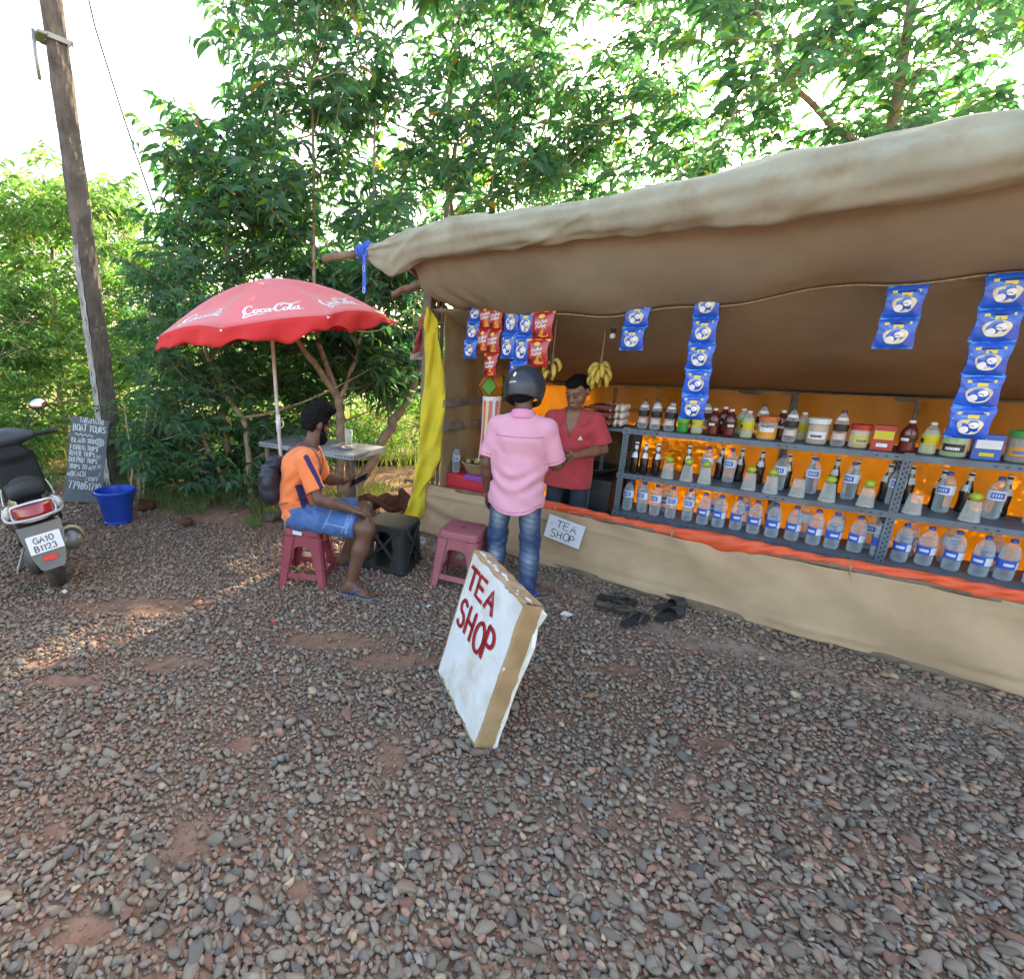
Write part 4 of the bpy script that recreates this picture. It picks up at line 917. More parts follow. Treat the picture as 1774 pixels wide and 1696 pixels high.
rc = cloth_strip('red_cloth', [(750, 16, 500), (746, 22, 530), (741, 30, 560), (737, 36, 590), (733, 40, 612)], YP+.10, pinkc, 'faded red towel with a white end hung behind the yellow cloth', .03, 9, 4)
cloth_strip('white_border', [(733, 40, 611), (731, 42, 623)], YP+.10, whc, '', .03, 9, 4); wb = bpy.data.objects['white_border']; wb.parent = rc; wb.matrix_local = Matrix.Translation(wb.location-rc.location)
for k_ in ('label', 'category'):
    if k_ in wb: del wb[k_]

# ---- goods table at the left inside the stall
redcl = mat('red_checked_cloth', (.55, .03, .045), rough=0.85, var=0.35, vscale=60, bump=.5, bscale=60)
purp = mat('purple_cloth', (.30, .06, .35), rough=0.85, var=0.2, vscale=30, bump=.3)
t = thing('display_table', 'low table wrapped in red and purple cloth inside the left of the stall', 'table', S(.53, .40), SHOP_R)
q = MB(); q.box((0, 0, .30), (.62, .5, .58), bev=.02); q.build('red_cover', redcl, t); q = MB(); q.box((.10, -.02, .585), (.42, .48, .05), bev=.015); q.build('purple_cover', purp, t)
wick = mat('wicker', (.42, .29, .14), rough=0.85, var=0.3, vscale=50, bump=.8, wave=(60, ('Z',)), dirt=(.2, .12, .05), dirt_amt=.5)
t = thing('wicker_basket', 'round wicker basket of wrapped snacks on the red cloth', 'basket', S(.50, .26, .612), SHOP_R)
q = MB(); prof = [(.10, 0)]+[(.105+.045*i/9+(.004 if i % 2 else -.002), .012+.085*i/9) for i in range(10)]+[(.14, .09), (.09, .012)]; q.lathe(prof, 28); q.build('body', wick, t, smooth=True)
q = MB(); q.lathe([(.150+.009*math.cos(a), .098+.009*math.sin(a)) for a in [i*PI/4 for i in range(8)]], 28, close=True); q.build('rim', wick, t, smooth=True)
snk = [mat('snack_yellow', (.62, .45, .04), rough=.35), mat('snack_dark', (.06, .04, .03), rough=.35), mat('snack_cream', (.6, .5, .33), rough=.4)]
rr = random.Random(4)
for k in range(16):
    a = rr.uniform(0, 2*PI); d_ = rr.uniform(0, .105); q = MB(); q.box((0, 0, 0), (.055, .035, .016), bev=.006)
    o = q.build('snack_packet', snk[k % 3]); p = S(.50, .26, .61+.085+rr.uniform(0, .035)) + Vector((d_*math.cos(a), d_*math.sin(a), 0)); o.location = p; o.rotation_euler = (rr.uniform(-.5, .5), rr.uniform(-.5, .5), rr.uniform(0, 6))
    tag(o, ['yellow', 'dark', 'cream'][k % 3]+' wrapped snack heaped in the wicker basket', 'snack', 'snacks in the wicker basket')
# ================================================================== RACK AND BOTTLES
steelb = mat('blue_grey_steel', (.13, .17, .21), rough=0.5, var=0.2, vscale=10, metal=.3, bump=.15, dirt=(.13, .07, .04), dirt_amt=.5, dirt_scale=7)
holem = mat('dark_hole', (.012, .012, .014), rough=.8)
RY0, RS0, RS1, RD = .40, 1.655, 4.6, .36
SHZ = [.46, .775, 1.125]
rk = thing('shelf_rack', 'blue grey slotted angle rack holding bottles behind the counter', 'rack', S(RS0, RY0), SHOP_R)
RL = RS1-RS0
def post(x, y, sx, sy):
    q = MB(); q.box((x+sx*.02, y, .568), (.04, .003, 1.136)); q.box((x, y+sy*.02, .568), (.003, .04, 1.136)); o = q.build('post', steelb, rk)
    q = MB()
    for i in range(35):
        z = .05+.031*i; yy = y-.0025 if sy > 0 else y-.0025
        q.box((x+sx*.014, yy, z), (.006, .002, .014)); q.box((x+sx*.028, yy, z+.012), (.006, .002, .012))
        q.box((x-.0025*sx, y+sy*.02, z), (.002, .007, .014))
    q.build('slot', holem, o)
for x, sx in ((0, 1), (RL/2+.05, 1), (RL, -1)):
    post(x, 0, sx, 1); post(x, RD, sx, -1)
for z in SHZ:
    q = MB(); q.box((RL/2, RD/2, z-.004), (RL-.01, RD-.01, .006)); q.box((RL/2, -.004, z-.018), (RL+.02, .003, .038)); q.box((RL/2, RD+.004, z-.018), (RL, .003, .036)); o = q.build('shelf', steelb, rk)
    q = MB()
    for i in range(70): q.box((.02+i*RL/70, -.0065, z-.018), (.013, .002, .006)) if i < 6 or i % 11 < 3 else None
    q.build('slot', holem, o)
# --- bottle kinds
pet = clear_mat('clear_plastic', (.86, .92, .95), .10); gls = clear_mat('clear_glass', (.80, .86, .84), .22, .04); wat = clear_mat('water', (.70, .80, .86), .05)
cap_b = mat('blue_cap', (.02, .08, .45), rough=.4); cap_w = mat('white_cap', (.75, .75, .75), rough=.4); cap_k = mat('dark_cap', (.05, .035, .03), rough=.4); cap_o = mat('orange_cap', (.62, .16, .03), rough=.4)
lab_b = mat('blue_label', (.03, .11, .52), rough=.4); lab_w = mat('white_label', (.72, .74, .78), rough=.45); lab_y = mat('yellow_label', (.62, .55, .04), rough=.4); lab_g = mat('green_label', (.12, .48, .05), rough=.4); lab_k = mat('dark_label', (.03, .02, .02), rough=.4); lab_o = mat('orange_label', (.66, .30, .03), rough=.4)
grn = clear_mat('green_plastic', (.02, .38, .06), .72); cola = mat('dark_drink', (.022, .006, .005), rough=.12, spec=.8, var=.05); redd = mat('red_drink', (.10, .012, .012), rough=.12, spec=.8, var=.05); lemon = clear_mat('lemon_drink', (.75, .78, .45), .45); colag = mat('brown_glass', (.012, .008, .008), rough=.08, spec=.9, var=.05)
def bottle(kind, h, r, body, cap, labels, loc, rotz, label, group, liquid=None, ribs=True):
    t = thing('bottle', label, 'bottle', loc, rotz, group)
    q = MB(); pr = [(r*.82, 0), (r*.97, .012*h/.25)]
    if kind == 'water':
        for i in range(7):
            z = .06+.30*i/6; pr += [(r*(1.0 if i % 2 else .955), h*z)]
        pr += [(r, h*.40), (r, h*.62), (r*.98, h*.70), (r*.80, h*.80), (r*.50, h*.88), (r*.30, h*.915), (r*.30, h*.94)]
    elif kind == 'soda':
        pr += [(r, h*.1), (r*.90, h*.32), (r, h*.50), (r*1.0, h*.62), (r*.72, h*.76), (r*.42, h*.86), (r*.30, h*.90), (r*.30, h*.93)]
    elif kind == 'glass':
        pr += [(r, h*.08), (r*.92, h*.28), (r, h*.48), (r*.70, h*.62), (r*.42, h*.76), (r*.33, h*.92), (r*.40, h*.94), (r*.40, h*.965)]
    elif kind == 'jar':
        pr += [(r, h*.06), (r, h*.70), (r*.86, h*.78), (r*.86, h*.80)]
    q.lathe(pr, 20); q.build('body', body, t, smooth=True)
    ct = {'water': (.33, .92), 'soda': (.33, .92), 'glass': (.42, .955), 'jar': (.95, .79)}[kind]
    q = MB(); q.lathe([(r*ct[0]*1.12, h*ct[1]), (r*ct[0]*1.15, h*.985), (r*ct[0]*.95, h)], 14); q.build('cap', cap, t, smooth=True, angle=40)
    if liquid:
        q = MB(); q.lathe([(x*.93, max(.004, z)) for x, z in pr if z < h*.80], 18); q.build('water', liquid, t, smooth=True)
    pz = [b_ for a_, b_ in pr]; pr_ = [a_ for a_, b_ in pr]
    for (z0, z1, m, a0, a1) in labels:
        RR = lambda v: max(float(np.interp(h*(z0+(z1-z0)*v), pz, pr_)), 0)*1.012+.0012
        q = MB(); q.grid(lambda u, v: Vector((RR(v)*math.cos(a0+(a1-a0)*u), RR(v)*math.sin(a0+(a1-a0)*u), h*(z0+(z1-z0)*v))), 16, 3); q.build('label', m, t, smooth=True)
    return t
def redo(t, loc, rotz, label):
    c = copy_tree(t); c.location = loc; c.rotation_euler = (0, 0, rotz); c['label'] = label; return c
ORD = ['first', 'second', 'third', 'fourth', 'fifth', 'sixth', 'seventh', 'eighth', 'ninth', 'tenth', 'eleventh', 'twelfth', 'thirteenth', 'fourteenth', 'fifteenth', 'sixteenth', 'seventeenth', 'eighteenth', 'nineteenth', 'twentieth', 'twenty-first', 'twenty-second', 'twenty-third', 'twenty-fourth']
rr = random.Random(12); FA = -PI/2       # labels face the front (-y)
def R_(s, y, z): return S(RS0+s, RY0+y, z+.001)
# bottom shelf: large water bottles
wl = [(.46, .68, lab_w, FA-2.2, FA+2.2), (.50, .64, lab_b, FA-.9, FA+.55)]+[(.535, .605, lab_w, FA-.72+.28*i_, FA-.72+.28*i_+.13) for i_ in range(4)]
wl2 = [(.30, .52, lab_b, FA-2.2, FA+2.2), (.31, .50, lab_w, FA+.5, FA+1.9), (.36, .44, lab_w, FA-.7, FA+.3)]
wb1 = wb2 = None
for i in range(24):
    s = .075+.104*i+rr.uniform(-.008, .008); lab = ORD[i]+' big water bottle from the left on the bottom shelf'; y = .09+.012*math.sin(i*2); rz = SHOP_R+rr.uniform(-.35, .35); low = i >= 5
    if not low:
        if wb1 is None: wb1 = bottle('water', .245, .037, pet, cap_b, wl, R_(s, y, SHZ[0]), rz, lab, 'water bottles on the bottom shelf', wat)
        else: redo(wb1, R_(s, y, SHZ[0]), rz, lab)
    else:
        if wb2 is None: wb2 = bottle('water', .240, .039, pet, cap_b, wl2, R_(s, y, SHZ[0]), rz, lab, 'water bottles on the bottom shelf', wat)
        else: redo(wb2, R_(s, y, SHZ[0]), rz, lab)
for i in range(16):
    redo(wb2 if i % 2 else wb1, R_(.14+.17*i, .24, SHZ[0]), SHOP_R+rr.uniform(-1, 1), ORD[i]+' water bottle from the left in the rear row of the bottom shelf')
# middle shelf: dark glass bottles, tumblers with limes, water bottles
gb = None
for i, s in enumerate([.09, .155, .235]):
    lab = ['dark glass bottle at the left end of the middle shelf', 'dark glass bottle second from the left on the middle shelf', 'dark glass bottle just left of the tumblers on the middle shelf'][i]
    if gb is None: gb = bottle('glass', .245, .031, colag, cap_w, [(.52, .68, lab_w, FA-.8, FA+.8), (.78, .90, lab_w, FA-3, FA+3)], R_(s, .07, SHZ[1]), SHOP_R, lab, 'dark glass bottles on the middle shelf')
    else: redo(gb, R_(s, .06+.02*i, SHZ[1]), SHOP_R+.3*i, lab)
redo(gb, R_(.43, .16, SHZ[1]), SHOP_R+.2, 'dark glass bottle standing behind the lime tumblers'); 
limem = mat('lime_skin', (.36, .46, .04), rough=.45, var=.15, vscale=40, bump=.3, bscale=120)
tum = None
TS = [(.33, 1), (.455, 1), (.57, 1), (.83, 1), (.95, 1), (1.09, 0), (1.24, 1), (1.42, 1), (1.62, 0), (1.85, 1), (2.2, 1), (2.5, 0)]
for i, (s, lm) in enumerate(TS):
    lab = ORD[i]+' upturned glass tumbler from the left along the middle shelf edge'
    if tum is None:
        tum = thing('tumbler', lab, 'glass', R_(s, .05, SHZ[1]), SHOP_R, 'upturned tumblers on the middle shelf'); q = MB()
        q.lathe([(.042, 0), (.042, .004), (.029, .118), (.0, .12)], 18); q.build('body', gls, tum, smooth=True, angle=40); q = MB(); q.lathe([(.0425, 0), (.044, .004), (.0425, .008)], 18); q.build('rim', gls, tum, smooth=True)
    else: redo(tum, R_(s, .045+.01*math.sin(i*3), SHZ[1]), SHOP_R, lab)
    if lm:
        q = MB(); q.ell((0, 0, .024), (.028, .028, .024), n=14, m=9); o = q.build('lime', limem, smooth=True); o.location = R_(s, .045+.01*math.sin(i*3), SHZ[1]+.119); o.rotation_euler = (0, 0, i)
        tag(o, 'yellow green lime resting on the '+ORD[i]+' upturned tumbler', 'lime', 'limes on the tumblers')
for i, s in enumerate([.55, .69, .98, 1.15, 1.34, 1.55, 1.75, 1.95, 2.1, 2.35, 2.6]):
    redo(wb1, R_(s, .19+.02*(i % 2), SHZ[1]), SHOP_R+rr.uniform(-.4, .4), ORD[i]+' blue labelled water bottle from the left behind the tumblers')['group'] = 'water bottles on the middle shelf'
for i in range(17):
    redo(gb, R_(.62+.125*i+rr.uniform(-.02, .02), .27+.02*(i % 3), SHZ[1]), SHOP_R+rr.uniform(-1, 1), ORD[i]+' dark glass bottle from the left in the rear row of the middle shelf')
# top shelf
tg = 'drinks on the top shelf'
b1 = bottle('soda', .225, .036, pet, cap_k, [(.42, .62, lab_k, FA-2, FA+2), (.72, .80, lab_w, FA-2, FA+2), (.2, .36, mat('faint_pink_label', (.6, .5, .5), rough=.4), FA-1.5, FA+1.5)], R_(.10, .10, SHZ[2]), SHOP_R, 'clear bottle with dark label at the left of the top shelf', tg)
redo(b1, R_(.19, .08, SHZ[2]), SHOP_R+.4, 'clear dark capped bottle in the middle of three on the top shelf'); redo(b1, R_(.285, .08, SHZ[2]), SHOP_R-.3, 'clear dark capped bottle just left of the green bottle')
bottle('soda', .185, .037, grn, cap_w, [(.40, .60, lab_g, FA-3, FA+3)], R_(.375, .07, SHZ[2]), SHOP_R, 'green plastic bottle with white cap on the top shelf', tg)
b2 = bottle('soda', .185, .037, pet, cap_w, [(.32, .62, lab_y, FA-3, FA+3), (.36, .5, lab_k, FA-1.6, FA-1.0)], R_(.465, .07, SHZ[2]), SHOP_R, 'clear lemon drink bottle with yellow label right of the green bottle', tg, lemon)
b3 = bottle('soda', .19, .038, redd, cap_w, [(.34, .48, lab_k, FA-3, FA+3), (.37, .46, lab_w, FA-.7, FA+.3)], R_(.56, .07, SHZ[2]), SHOP_R, 'dark red drink bottle, left one of the pair on the top shelf', tg)
redo(b3, R_(.655, .07, SHZ[2]), SHOP_R+.5, 'dark red drink bottle, right one of the pair on the top shelf'); redo(b2, R_(.755, .08, SHZ[2]), SHOP_R+.3, 'lemon drink bottle with yellow label left of the orange lidded jar')
j1 = bottle('jar', .16, .052, gls, cap_o, [(.10, .52, lab_o, FA-3, FA+3), (.36, .60, lab_w, FA-.8, FA+.8), (.54, .62, lab_k, FA-.7, FA+.7)], R_(.865, .08, SHZ[2]), SHOP_R, 'jar with orange lid and orange label on the top shelf', tg)
redo(b1, R_(.985, .08, SHZ[2]), SHOP_R+.2, 'clear dark capped bottle right of the orange lidded jar')
MM = lambda n_, c: mat(n_, c, rough=.4, var=.15, vscale=25)
cands = [MM('biscuit_fill', (.50, .27, .09)), MM('toffee_fill', (.20, .07, .03)), MM('candy_fill', (.62, .42, .08)), MM('pink_candy_fill', (.58, .16, .2)), MM('lime_candy_fill', (.25, .42, .06))]
caps_ = [cap_w, MM('red_lid', (.5, .03, .03)), MM('yellow_lid', (.68, .5, .05)), MM('green_lid', (.05, .3, .08)), cap_o]
def jar(k, h, r, loc, label):
    return bottle('jar', h, r, gls, caps_[k % 5], [(.22, .50, [lab_w, lab_y, lab_k, lab_o][k % 4], FA-.9, FA+.9), (.28, .38, [lab_k, lab_b, lab_w, lab_b][k % 4], FA-.6, FA+.5)], loc, SHOP_R+rr.uniform(-.4, .4), label, 'jars on the top shelf', cands[(k*2) % 5])
def carton(k, w_, d_, h, loc, label, group):
    t = thing('carton', label, 'box', loc, SHOP_R+rr.uniform(-.15, .15), group); cm_ = CART[k % len(CART)]; q = MB(); q.box((0, 0, h/2), (w_, d_, h), bev=.003); q.build('box', cm_[0], t)
    q = MB(); q.box((0, -d_/2-.001, h*.62), (w_*.86, .002, h*.34), bev=0); q.build('label', cm_[1], t); q = MB(); q.box((0, -d_/2-.002, h*.22), (w_*.5, .002, h*.14)); q.build('label', cm_[2], t); return t
CART = [(MM('red_card', (.45, .04, .04)), lab_y, lab_w), (MM('blue_card', (.04, .12, .42)), lab_w, lab_y), (MM('yellow_card', (.62, .46, .06)), cap_b, lab_w), (MM('green_card', (.06, .28, .10)), lab_w, lab_y), (MM('brown_card', (.24, .13, .07)), lab_w, cap_o)]
s_c = 1.07; kinds = 'jbjcbbjcjbcjbjbcjjbcbj'
nj = nc = nb = 0
for i, kd in enumerate(kinds):
    y_ = .08+.02*rr.random()
    if kd == 'j': r_ = rr.choice([.045, .052, .058]); s_c += r_; jar(nj, rr.uniform(.13, .185), r_, R_(s_c, y_, SHZ[2]), ORD[nj]+' sweet jar from the left on the right half of the top shelf'); s_c += r_+.012; nj += 1
    elif kd == 'c': w_ = rr.uniform(.07, .11); s_c += w_/2; carton(nc, w_, .06, rr.uniform(.10, .17), R_(s_c, y_, SHZ[2]), ORD[nc]+' small carton from the left on the right half of the top shelf', 'cartons on the top shelf'); s_c += w_/2+.014; nc += 1
    else: s_c += .04; redo([b1, b3, b2][nb % 3], R_(s_c, y_, SHZ[2]), SHOP_R+rr.uniform(-.6, .6), ORD[nb]+' drink bottle from the left on the right half of the top shelf'); s_c += .048; nb += 1
    if s_c > RS1-RS0-.08: break
for i in range(9): redo([b1, b3, b2][i % 3], R_(.16+.11*i, .22, SHZ[2]), SHOP_R+rr.uniform(-.5, .5), ORD[i]+' bottle from the left in the rear row of the top shelf')
# egg trays beside the rack's left post
eggm = mat('egg_shell', (.72, .60, .52), rough=.5, var=.05); traym = mat('egg_tray', (.20, .035, .03), rough=.8, var=.2)
sb = thing('side_shelf', 'narrow steel shelf left of the rack carrying egg trays', 'shelf', S(RS0-.23, RY0+.10), SHOP_R)
q = MB(); q.box((.10, .1, 1.10), (.24, .3, .02)); q.build('board', steelb, sb); q = MB(); q.box((0, .24, .55), (.03, .03, 1.1)); q.box((0, -.04, .55), (.025, .025, 1.1)); q.build('upright', steelb, sb)
for k in range(3):
    t = thing('egg_tray', ['bottom', 'middle', 'topmost'][k]+' dark red tray of eggs in the stack left of the rack', 'egg tray', S(RS0-.12, RY0+.17, 1.111+.056*k), SHOP_R, 'stacked egg trays')
    q = MB(); q.box((0, 0, .012), (.18, .22, .022), bev=.006); q.build('tray', traym, t)
    em = None
    for i in range(4):
        for j in range(4):
            if em is None:
                q = MB(); q.ell((0, 0, 0), (.0195, .0195, .026), n=10, m=7); em = q.build('egg', eggm, t, smooth=True).data; o = bpy.data.objects[t.children[-1].name]
            else: o = bpy.data.objects.new('egg', em); COL.objects.link(o); o.parent = t
            o.location = (-.067+.045*i, -.09+.05*j, .042)
# stove corner behind the vendor
darkm = mat('sooty_metal', (.025, .025, .028), rough=.6, var=.4, vscale=12, bump=.3, dirt=(.10, .08, .06), dirt_amt=.5)
t = thing('stove', 'sooty black stove with a dark pan behind the vendor', 'stove', S(RS0-.28, RY0+.32), SHOP_R)
q = MB(); q.box((0, 0, .33), (.42, .4, .66), bev=.02); q.build('body', darkm, t); q = MB(); q.lathe([(.10, .67), (.17, .72), (.185, .74), (.17, .735), (.09, .69)], 24); q.build('pan', darkm, t, smooth=True)
smm = mat('smoked_brown_cloth', (.16, .09, .04), rough=.95, var=.6, vscale=7, dirt=(.03, .025, .02), dirt_amt=.9, dirt_scale=3, bump=.4)
q = MB(); q.grid(lambda u, v: S(RS0-.62+.62*u, RY0+.62+.02*math.sin(u*9+v*4), .3+.75*v), 16, 12); o = q.build('soot_screen', smm, smooth=True); tag(o, 'smoke stained brown cloth screen behind the stove', 'screen'); o.data.transform(Matrix.Translation(-S(RS0-.3, RY0+.6))); o.location = S(RS0-.3, RY0+.6)
blackbox = mat('black_crate', (.018, .018, .02), rough=.6, var=.2)
t = thing('crate_stack', 'black plastic crate standing under the counter beside the rack', 'crate', S(RS0-.2, RY0-.06), SHOP_R); q = MB(); q.box((0, 0, .2), (.32, .26, .40), bev=.02); q.build('body', blackbox, t); q = MB(); q.box((0, 0, .405), (.34, .28, .02), bev=.006); q.build('rim', blackbox, t)

# ================================================================== SNACK STRIPS
bl_p = mat('blue_foil', (.012, .10, .56), rough=.25, var=.25, vscale=14, spec=.7, bump=.5, bscale=30); rd_p = mat('red_foil', (.42, .018, .025), rough=.25, var=.25, vscale=14, spec=.7, bump=.5, bscale=30)
lb_p = mat('light_blue_foil', (.06, .32, .66), rough=.3, spec=.6); cr_p = mat('cream_print', (.72, .64, .44), rough=.35, var=.25, vscale=30); ye_p = mat('yellow_print', (.78, .58, .06), rough=.35, var=.1); wh_p = mat('white_print', (.85, .85, .85), rough=.35, var=.05); or_p = mat('orange_print', (.72, .28, .05), rough=.35, var=.2, vscale=30); dk_p = mat('dark_print', (.02, .02, .03), rough=.4)
def packet(parent, W, H, cx, top, color, rr, k):
    yb = lambda x, z: .030*(max(0, 1-(2*x/W)**2))**.7*(max(0, 1-(2*z/H)**2))**.6+.0022*math.sin(x*90+z*60+k*2)*math.sin(z*110+k)
    def mp(x, z, h):
        x = x*(1-.10*(max(0, 2*abs(z)/H-.55)/.45)**2*0-.09*math.cos(PI*z/H)**2*.6+.03*math.sin(z*40+k*3)); return Vector((cx+x, -yb(x, z)-.0015*math.sin(x*150+z*80)-h, top-H/2+z))
    fo = bl_p if color == 'blue' else rd_p
    q = MB(); q.grid(lambda u, v: mp((u-.5)*W*(1-.05*math.sin(PI*v)), (v-.5)*H, 0), 12, 14); q.grid(lambda u, v: (lambda p: Vector((p.x, -p.y*.8+.001, p.z)))(mp((.5-u)*W*(1-.05*math.sin(PI*v)), (v-.5)*H, 0)), 8, 10); o = q.build('packet', fo, parent, smooth=True)
    if color == 'blue':
        q = MB(); q.prism([(.30*W*math.cos(a)*(1+.12*math.sin(3*a)), -.10*H+.27*H*math.sin(a)*(1+.1*math.cos(2*a))) for a in [i*PI/9 for i in range(18)]], mp, .0015, .003); q.build('print', cr_p, o)
        q = MB(); q.prism([(-.12*W+.11*W*math.cos(a), -.20*H+.11*H*math.sin(a)) for a in [i*PI/6 for i in range(12)]], mp, .003, .0042); q.build('print', wh_p, o); q = MB(); q.prism([(.08*W+.12*W*math.cos(a), -.05*H+.10*H*math.sin(a)) for a in [i*PI/6 for i in range(12)]], mp, .003, .0042); q.build('print', wh_p, o)
        q = MB(); q.ribbon([(-.30*W, .30*H), (.30*W, .32*H)], .085*H, mp, .003); q.build('print', ye_p, o); q = MB(); q.ribbon([(-.06*W, .21*H), (.10*W, .21*H)], .11*H, mp, .0028); q.build('print', ye_p, o)
        q = MB(); q.ribbon([(-.2*W, .305*H), (-.05*W, .312*H)], .03*H, mp, .004); q.build('print', dk_p, o); q = MB(); q.ribbon([(.0, .312*H), (.2*W, .318*H)], .03*H, mp, .004); q.build('print', dk_p, o); q = MB(); q.ribbon([(-.02*W, -.08*H), (.05*W, -.06*H), (.1*W, -.1*H)], .018*H, mp, .0048); q.build('print', dk_p, o)
        q = MB(); q.ribbon([(-.44*W, .46*H), (.44*W, .46*H)], .05*H, mp, .0015); q.build('print', lb_p, o); q = MB(); q.ribbon([(-.46*W, -.46*H), (.46*W, -.46*H)], .05*H, mp, .0015); q.build('print', lb_p, o); q = MB(); q.ribbon([(-.42*W, .12*H), (-.2*W, .22*H), (0, .16*H)], .05*H, mp, .0016); q.build('print', lb_p, o)
    else:
        q = MB(); q.ribbon([(-.5*W, .47*H), (.5*W, .47*H)], .07*H, mp, .0015); q.build('print', ye_p, o); q = MB(); q.prism([(.14*W*math.cos(a), .33*H+.075*H*math.sin(a)) for a in [i*PI/6 for i in range(12)]], mp, .0015, .003); q.build('print', ye_p, o)
        q = MB(); q.prism([(.12*W, .05*H), (.20*W, -.05*H), (.34*W, -.38*H), (.05*W, -.42*H), (-.12*W, -.36*H), (.02*W, -.12*H)], mp, .002, .0035); q.build('print', or_p, o)
        q = MB(); q.prism([(-.32*W+.10*W*math.cos(a), -.30*H+.12*H*math.sin(a)) for a in [i*PI/5 for i in range(10)]], mp, .002, .0035); q.build('print', dk_p, o)
        for txt, zz in (('Halke', .13), ('Fulke', -.02)):
            if txt not in TXT: TXT[txt] = text_mesh(txt, 1.0, .015)
            me = TXT[txt].copy(); 
            for v in me.vertices:
                x, z = v.co.x, v.co.y; v.co = mp(-.02*W+x*.20*H+z*.05*H, zz*H+z*.20*H+x*.035*H, .0045)
            link_mesh('lettering', me, o, [wh_p])
    return o
TXT = {}
def strip(s, top, cols, W, H, label, y=-.02, swing=0.0, twist=0.0, shear=0.0):
    t = thing('snack_strip', label, 'snack packets', S(s, y, top), SHOP_R+twist, 'strips of snack packets hung from the string'); t.rotation_euler = (0, swing, SHOP_R+twist); rr = random.Random(int(s*100)); z = 0
    for k, c in enumerate(cols):
        o = packet(t, W*rr.uniform(.95, 1.03), H, shear*k+rr.uniform(-.003, .003), z, c, rr, k); z -= H*.985
    return t
def sx_(px_):   # s of a photo column on the counter plane at string height
    lo, hi = -.3, 5.0
    for _ in range(40):
        m = (lo+hi)/2
        if proj(np.array(S(m, 0, 2.0)))[0] < px_: lo = m
        else: hi = m
    return lo
for px_, py_, cols, W, Hpx, lab, sh in [(826, 524, ['blue']*3, .125, 31, 'blue packets hanging at the left end of the string, left of the red ones', -.018), (846, 529, ['red']*2, .115, 39, 'red packets hanging second from the left, directly beside the blue ones', -.014), (864, 530, ['red']*3, .115, 40, 'red packets, longest strip above the hanging lantern', -.012),
                                        (889, 534, ['blue']*2, .13, 42, 'blue packets hanging between the two red groups, left of the pair', -.018), (915, 536, ['blue']*3, .14, 44, 'blue packets hanging directly above the helmet', -.02), (946, 540, ['red']*2, .165, 46, 'large red packets at the right end of the cluster', -.02)]:
    s_ = sx_(px_); P0 = np.array(S(s_, -.02, 2.0)); d_ = proj(P0)[2]; up_ = (848-py_)/FPX*d_; z_ = CAM_H+(up_-P0[1]*SP)/CP
    z_ = (lambda f: f)(CAM_H+((848-py_)/FPX*(P0[1]*CP)-P0[1]*SP)/(CP+(848-py_)/FPX*SP))
    strip(s_, z_, cols, W, Hpx*d_/FPX*1.02, lab, y=-.03 if cols[0] == 'red' else -.01, shear=sh)
def zfor(s_, py_, y=0):
    P0 = S(s_, y, 0); k = (848-py_)/FPX; return CAM_H+(k*P0.y*CP-P0.y*SP)/(CP+k*SP)
s_ = sx_(1108); strip(s_, zfor(s_, 527), ['blue']*2, .155, .148, 'pair of blue packets hanging alone in the middle of the string', shear=-.01)
s_ = sx_(1228); strip(s_, zfor(s_, 503), ['blue']*5, .15, .158, 'long strip of five blue packets hanging in front of the shelf rack', shear=.004)
for px_, n, lab in ((1570, 2, 'short strip of two blue packets hanging alone over the right of the rack'), (1745, 5, 'long strip of blue packets nearest the right edge')):
    s_ = sx_(px_); strip(s_, strz(s_)-.01, ['blue']*n, .15, .155, lab, shear=.003)
# bananas, bulb, lantern
banm = mat('banana_skin', (.60, .42, .07), rough=.5, var=.25, vscale=20, dirt=(.10, .055, .02), dirt_amt=.9, dirt_scale=22)
def bananas(name, loc, n, ln, label, drop, seed):
    t = thing(name, label, 'bananas', loc, 0, 'hanging banana bunches'); rr = random.Random(seed); q = MB(); q.tube([(0, 0, drop), (.004, 0, drop*.5), (0, 0, .02)], .003, 5); q.build('string', ropem, t)
    q = MB(); q.tube([(0, 0, .05), (.005, 0, -.06), (-.005, 0, -.11)], [.012, .014, .008], 7); q.build('stalk', woodm, t, smooth=True)
    for k in range(n):
        a = k*2.4+rr.uniform(-.3, .3); z = .0-.11*k/n; d = Vector((math.cos(a), math.sin(a), 0)); pts = [d*.012+Vector((0, 0, z)), d*.045+Vector((0, 0, z+.012)), d*.075+Vector((0, 0, z-.02)), d*.085+Vector((0, 0, z-.05)), d*.075+Vector((0, 0, z-.08))]
        pts = [Vector((p.x*ln, p.y*ln, p.z)) for p in pts]; q = MB(); P = spline(pts, 3); m = len(P); q.tube(P, [max(.004, .0185*math.sin(PI*min(.97, max(.06, (i+.8)/(m+.2))))**.55) for i in range(m)], 7); q.build('banana', banm, t, smooth=True)
    return t
s_ = sx_(1046); bz = zfor(s_, 632, .25); bananas('banana_bunch', S(s_-.05, .25, bz), 13, .85, 'bunch of spotted bananas hanging on a string above the vendor', zfor(s_, 545, .22)-bz, 2)
s_ = sx_(955); bz = zfor(s_, 626, .05); bananas('banana_bunch', S(s_+.02, .06, bz), 5, .7, 'few bananas hanging behind the large red packets', .5, 3)
t = thing('light_bulb', 'small white bulb hanging from a dark holder under the roof', 'bulb', S(sx_(1056)-.02, .22, zfor(sx_(1056), 580, .22)), 0); q = MB(); q.lathe([(.004, -.03), (.018, -.022), (.02, -.005), (.012, .012)], 12); q.build('glass', mat('frosted_bulb', (.7, .66, .6), rough=.3), t, smooth=True); q = MB(); q.lathe([(.013, .01), (.018, .03), (.016, .07), (.004, .08)], 12); q.tube([(0, 0, .07), (.0, 0, .42)], .003, 5); q.build('holder', blackm, t, smooth=True)
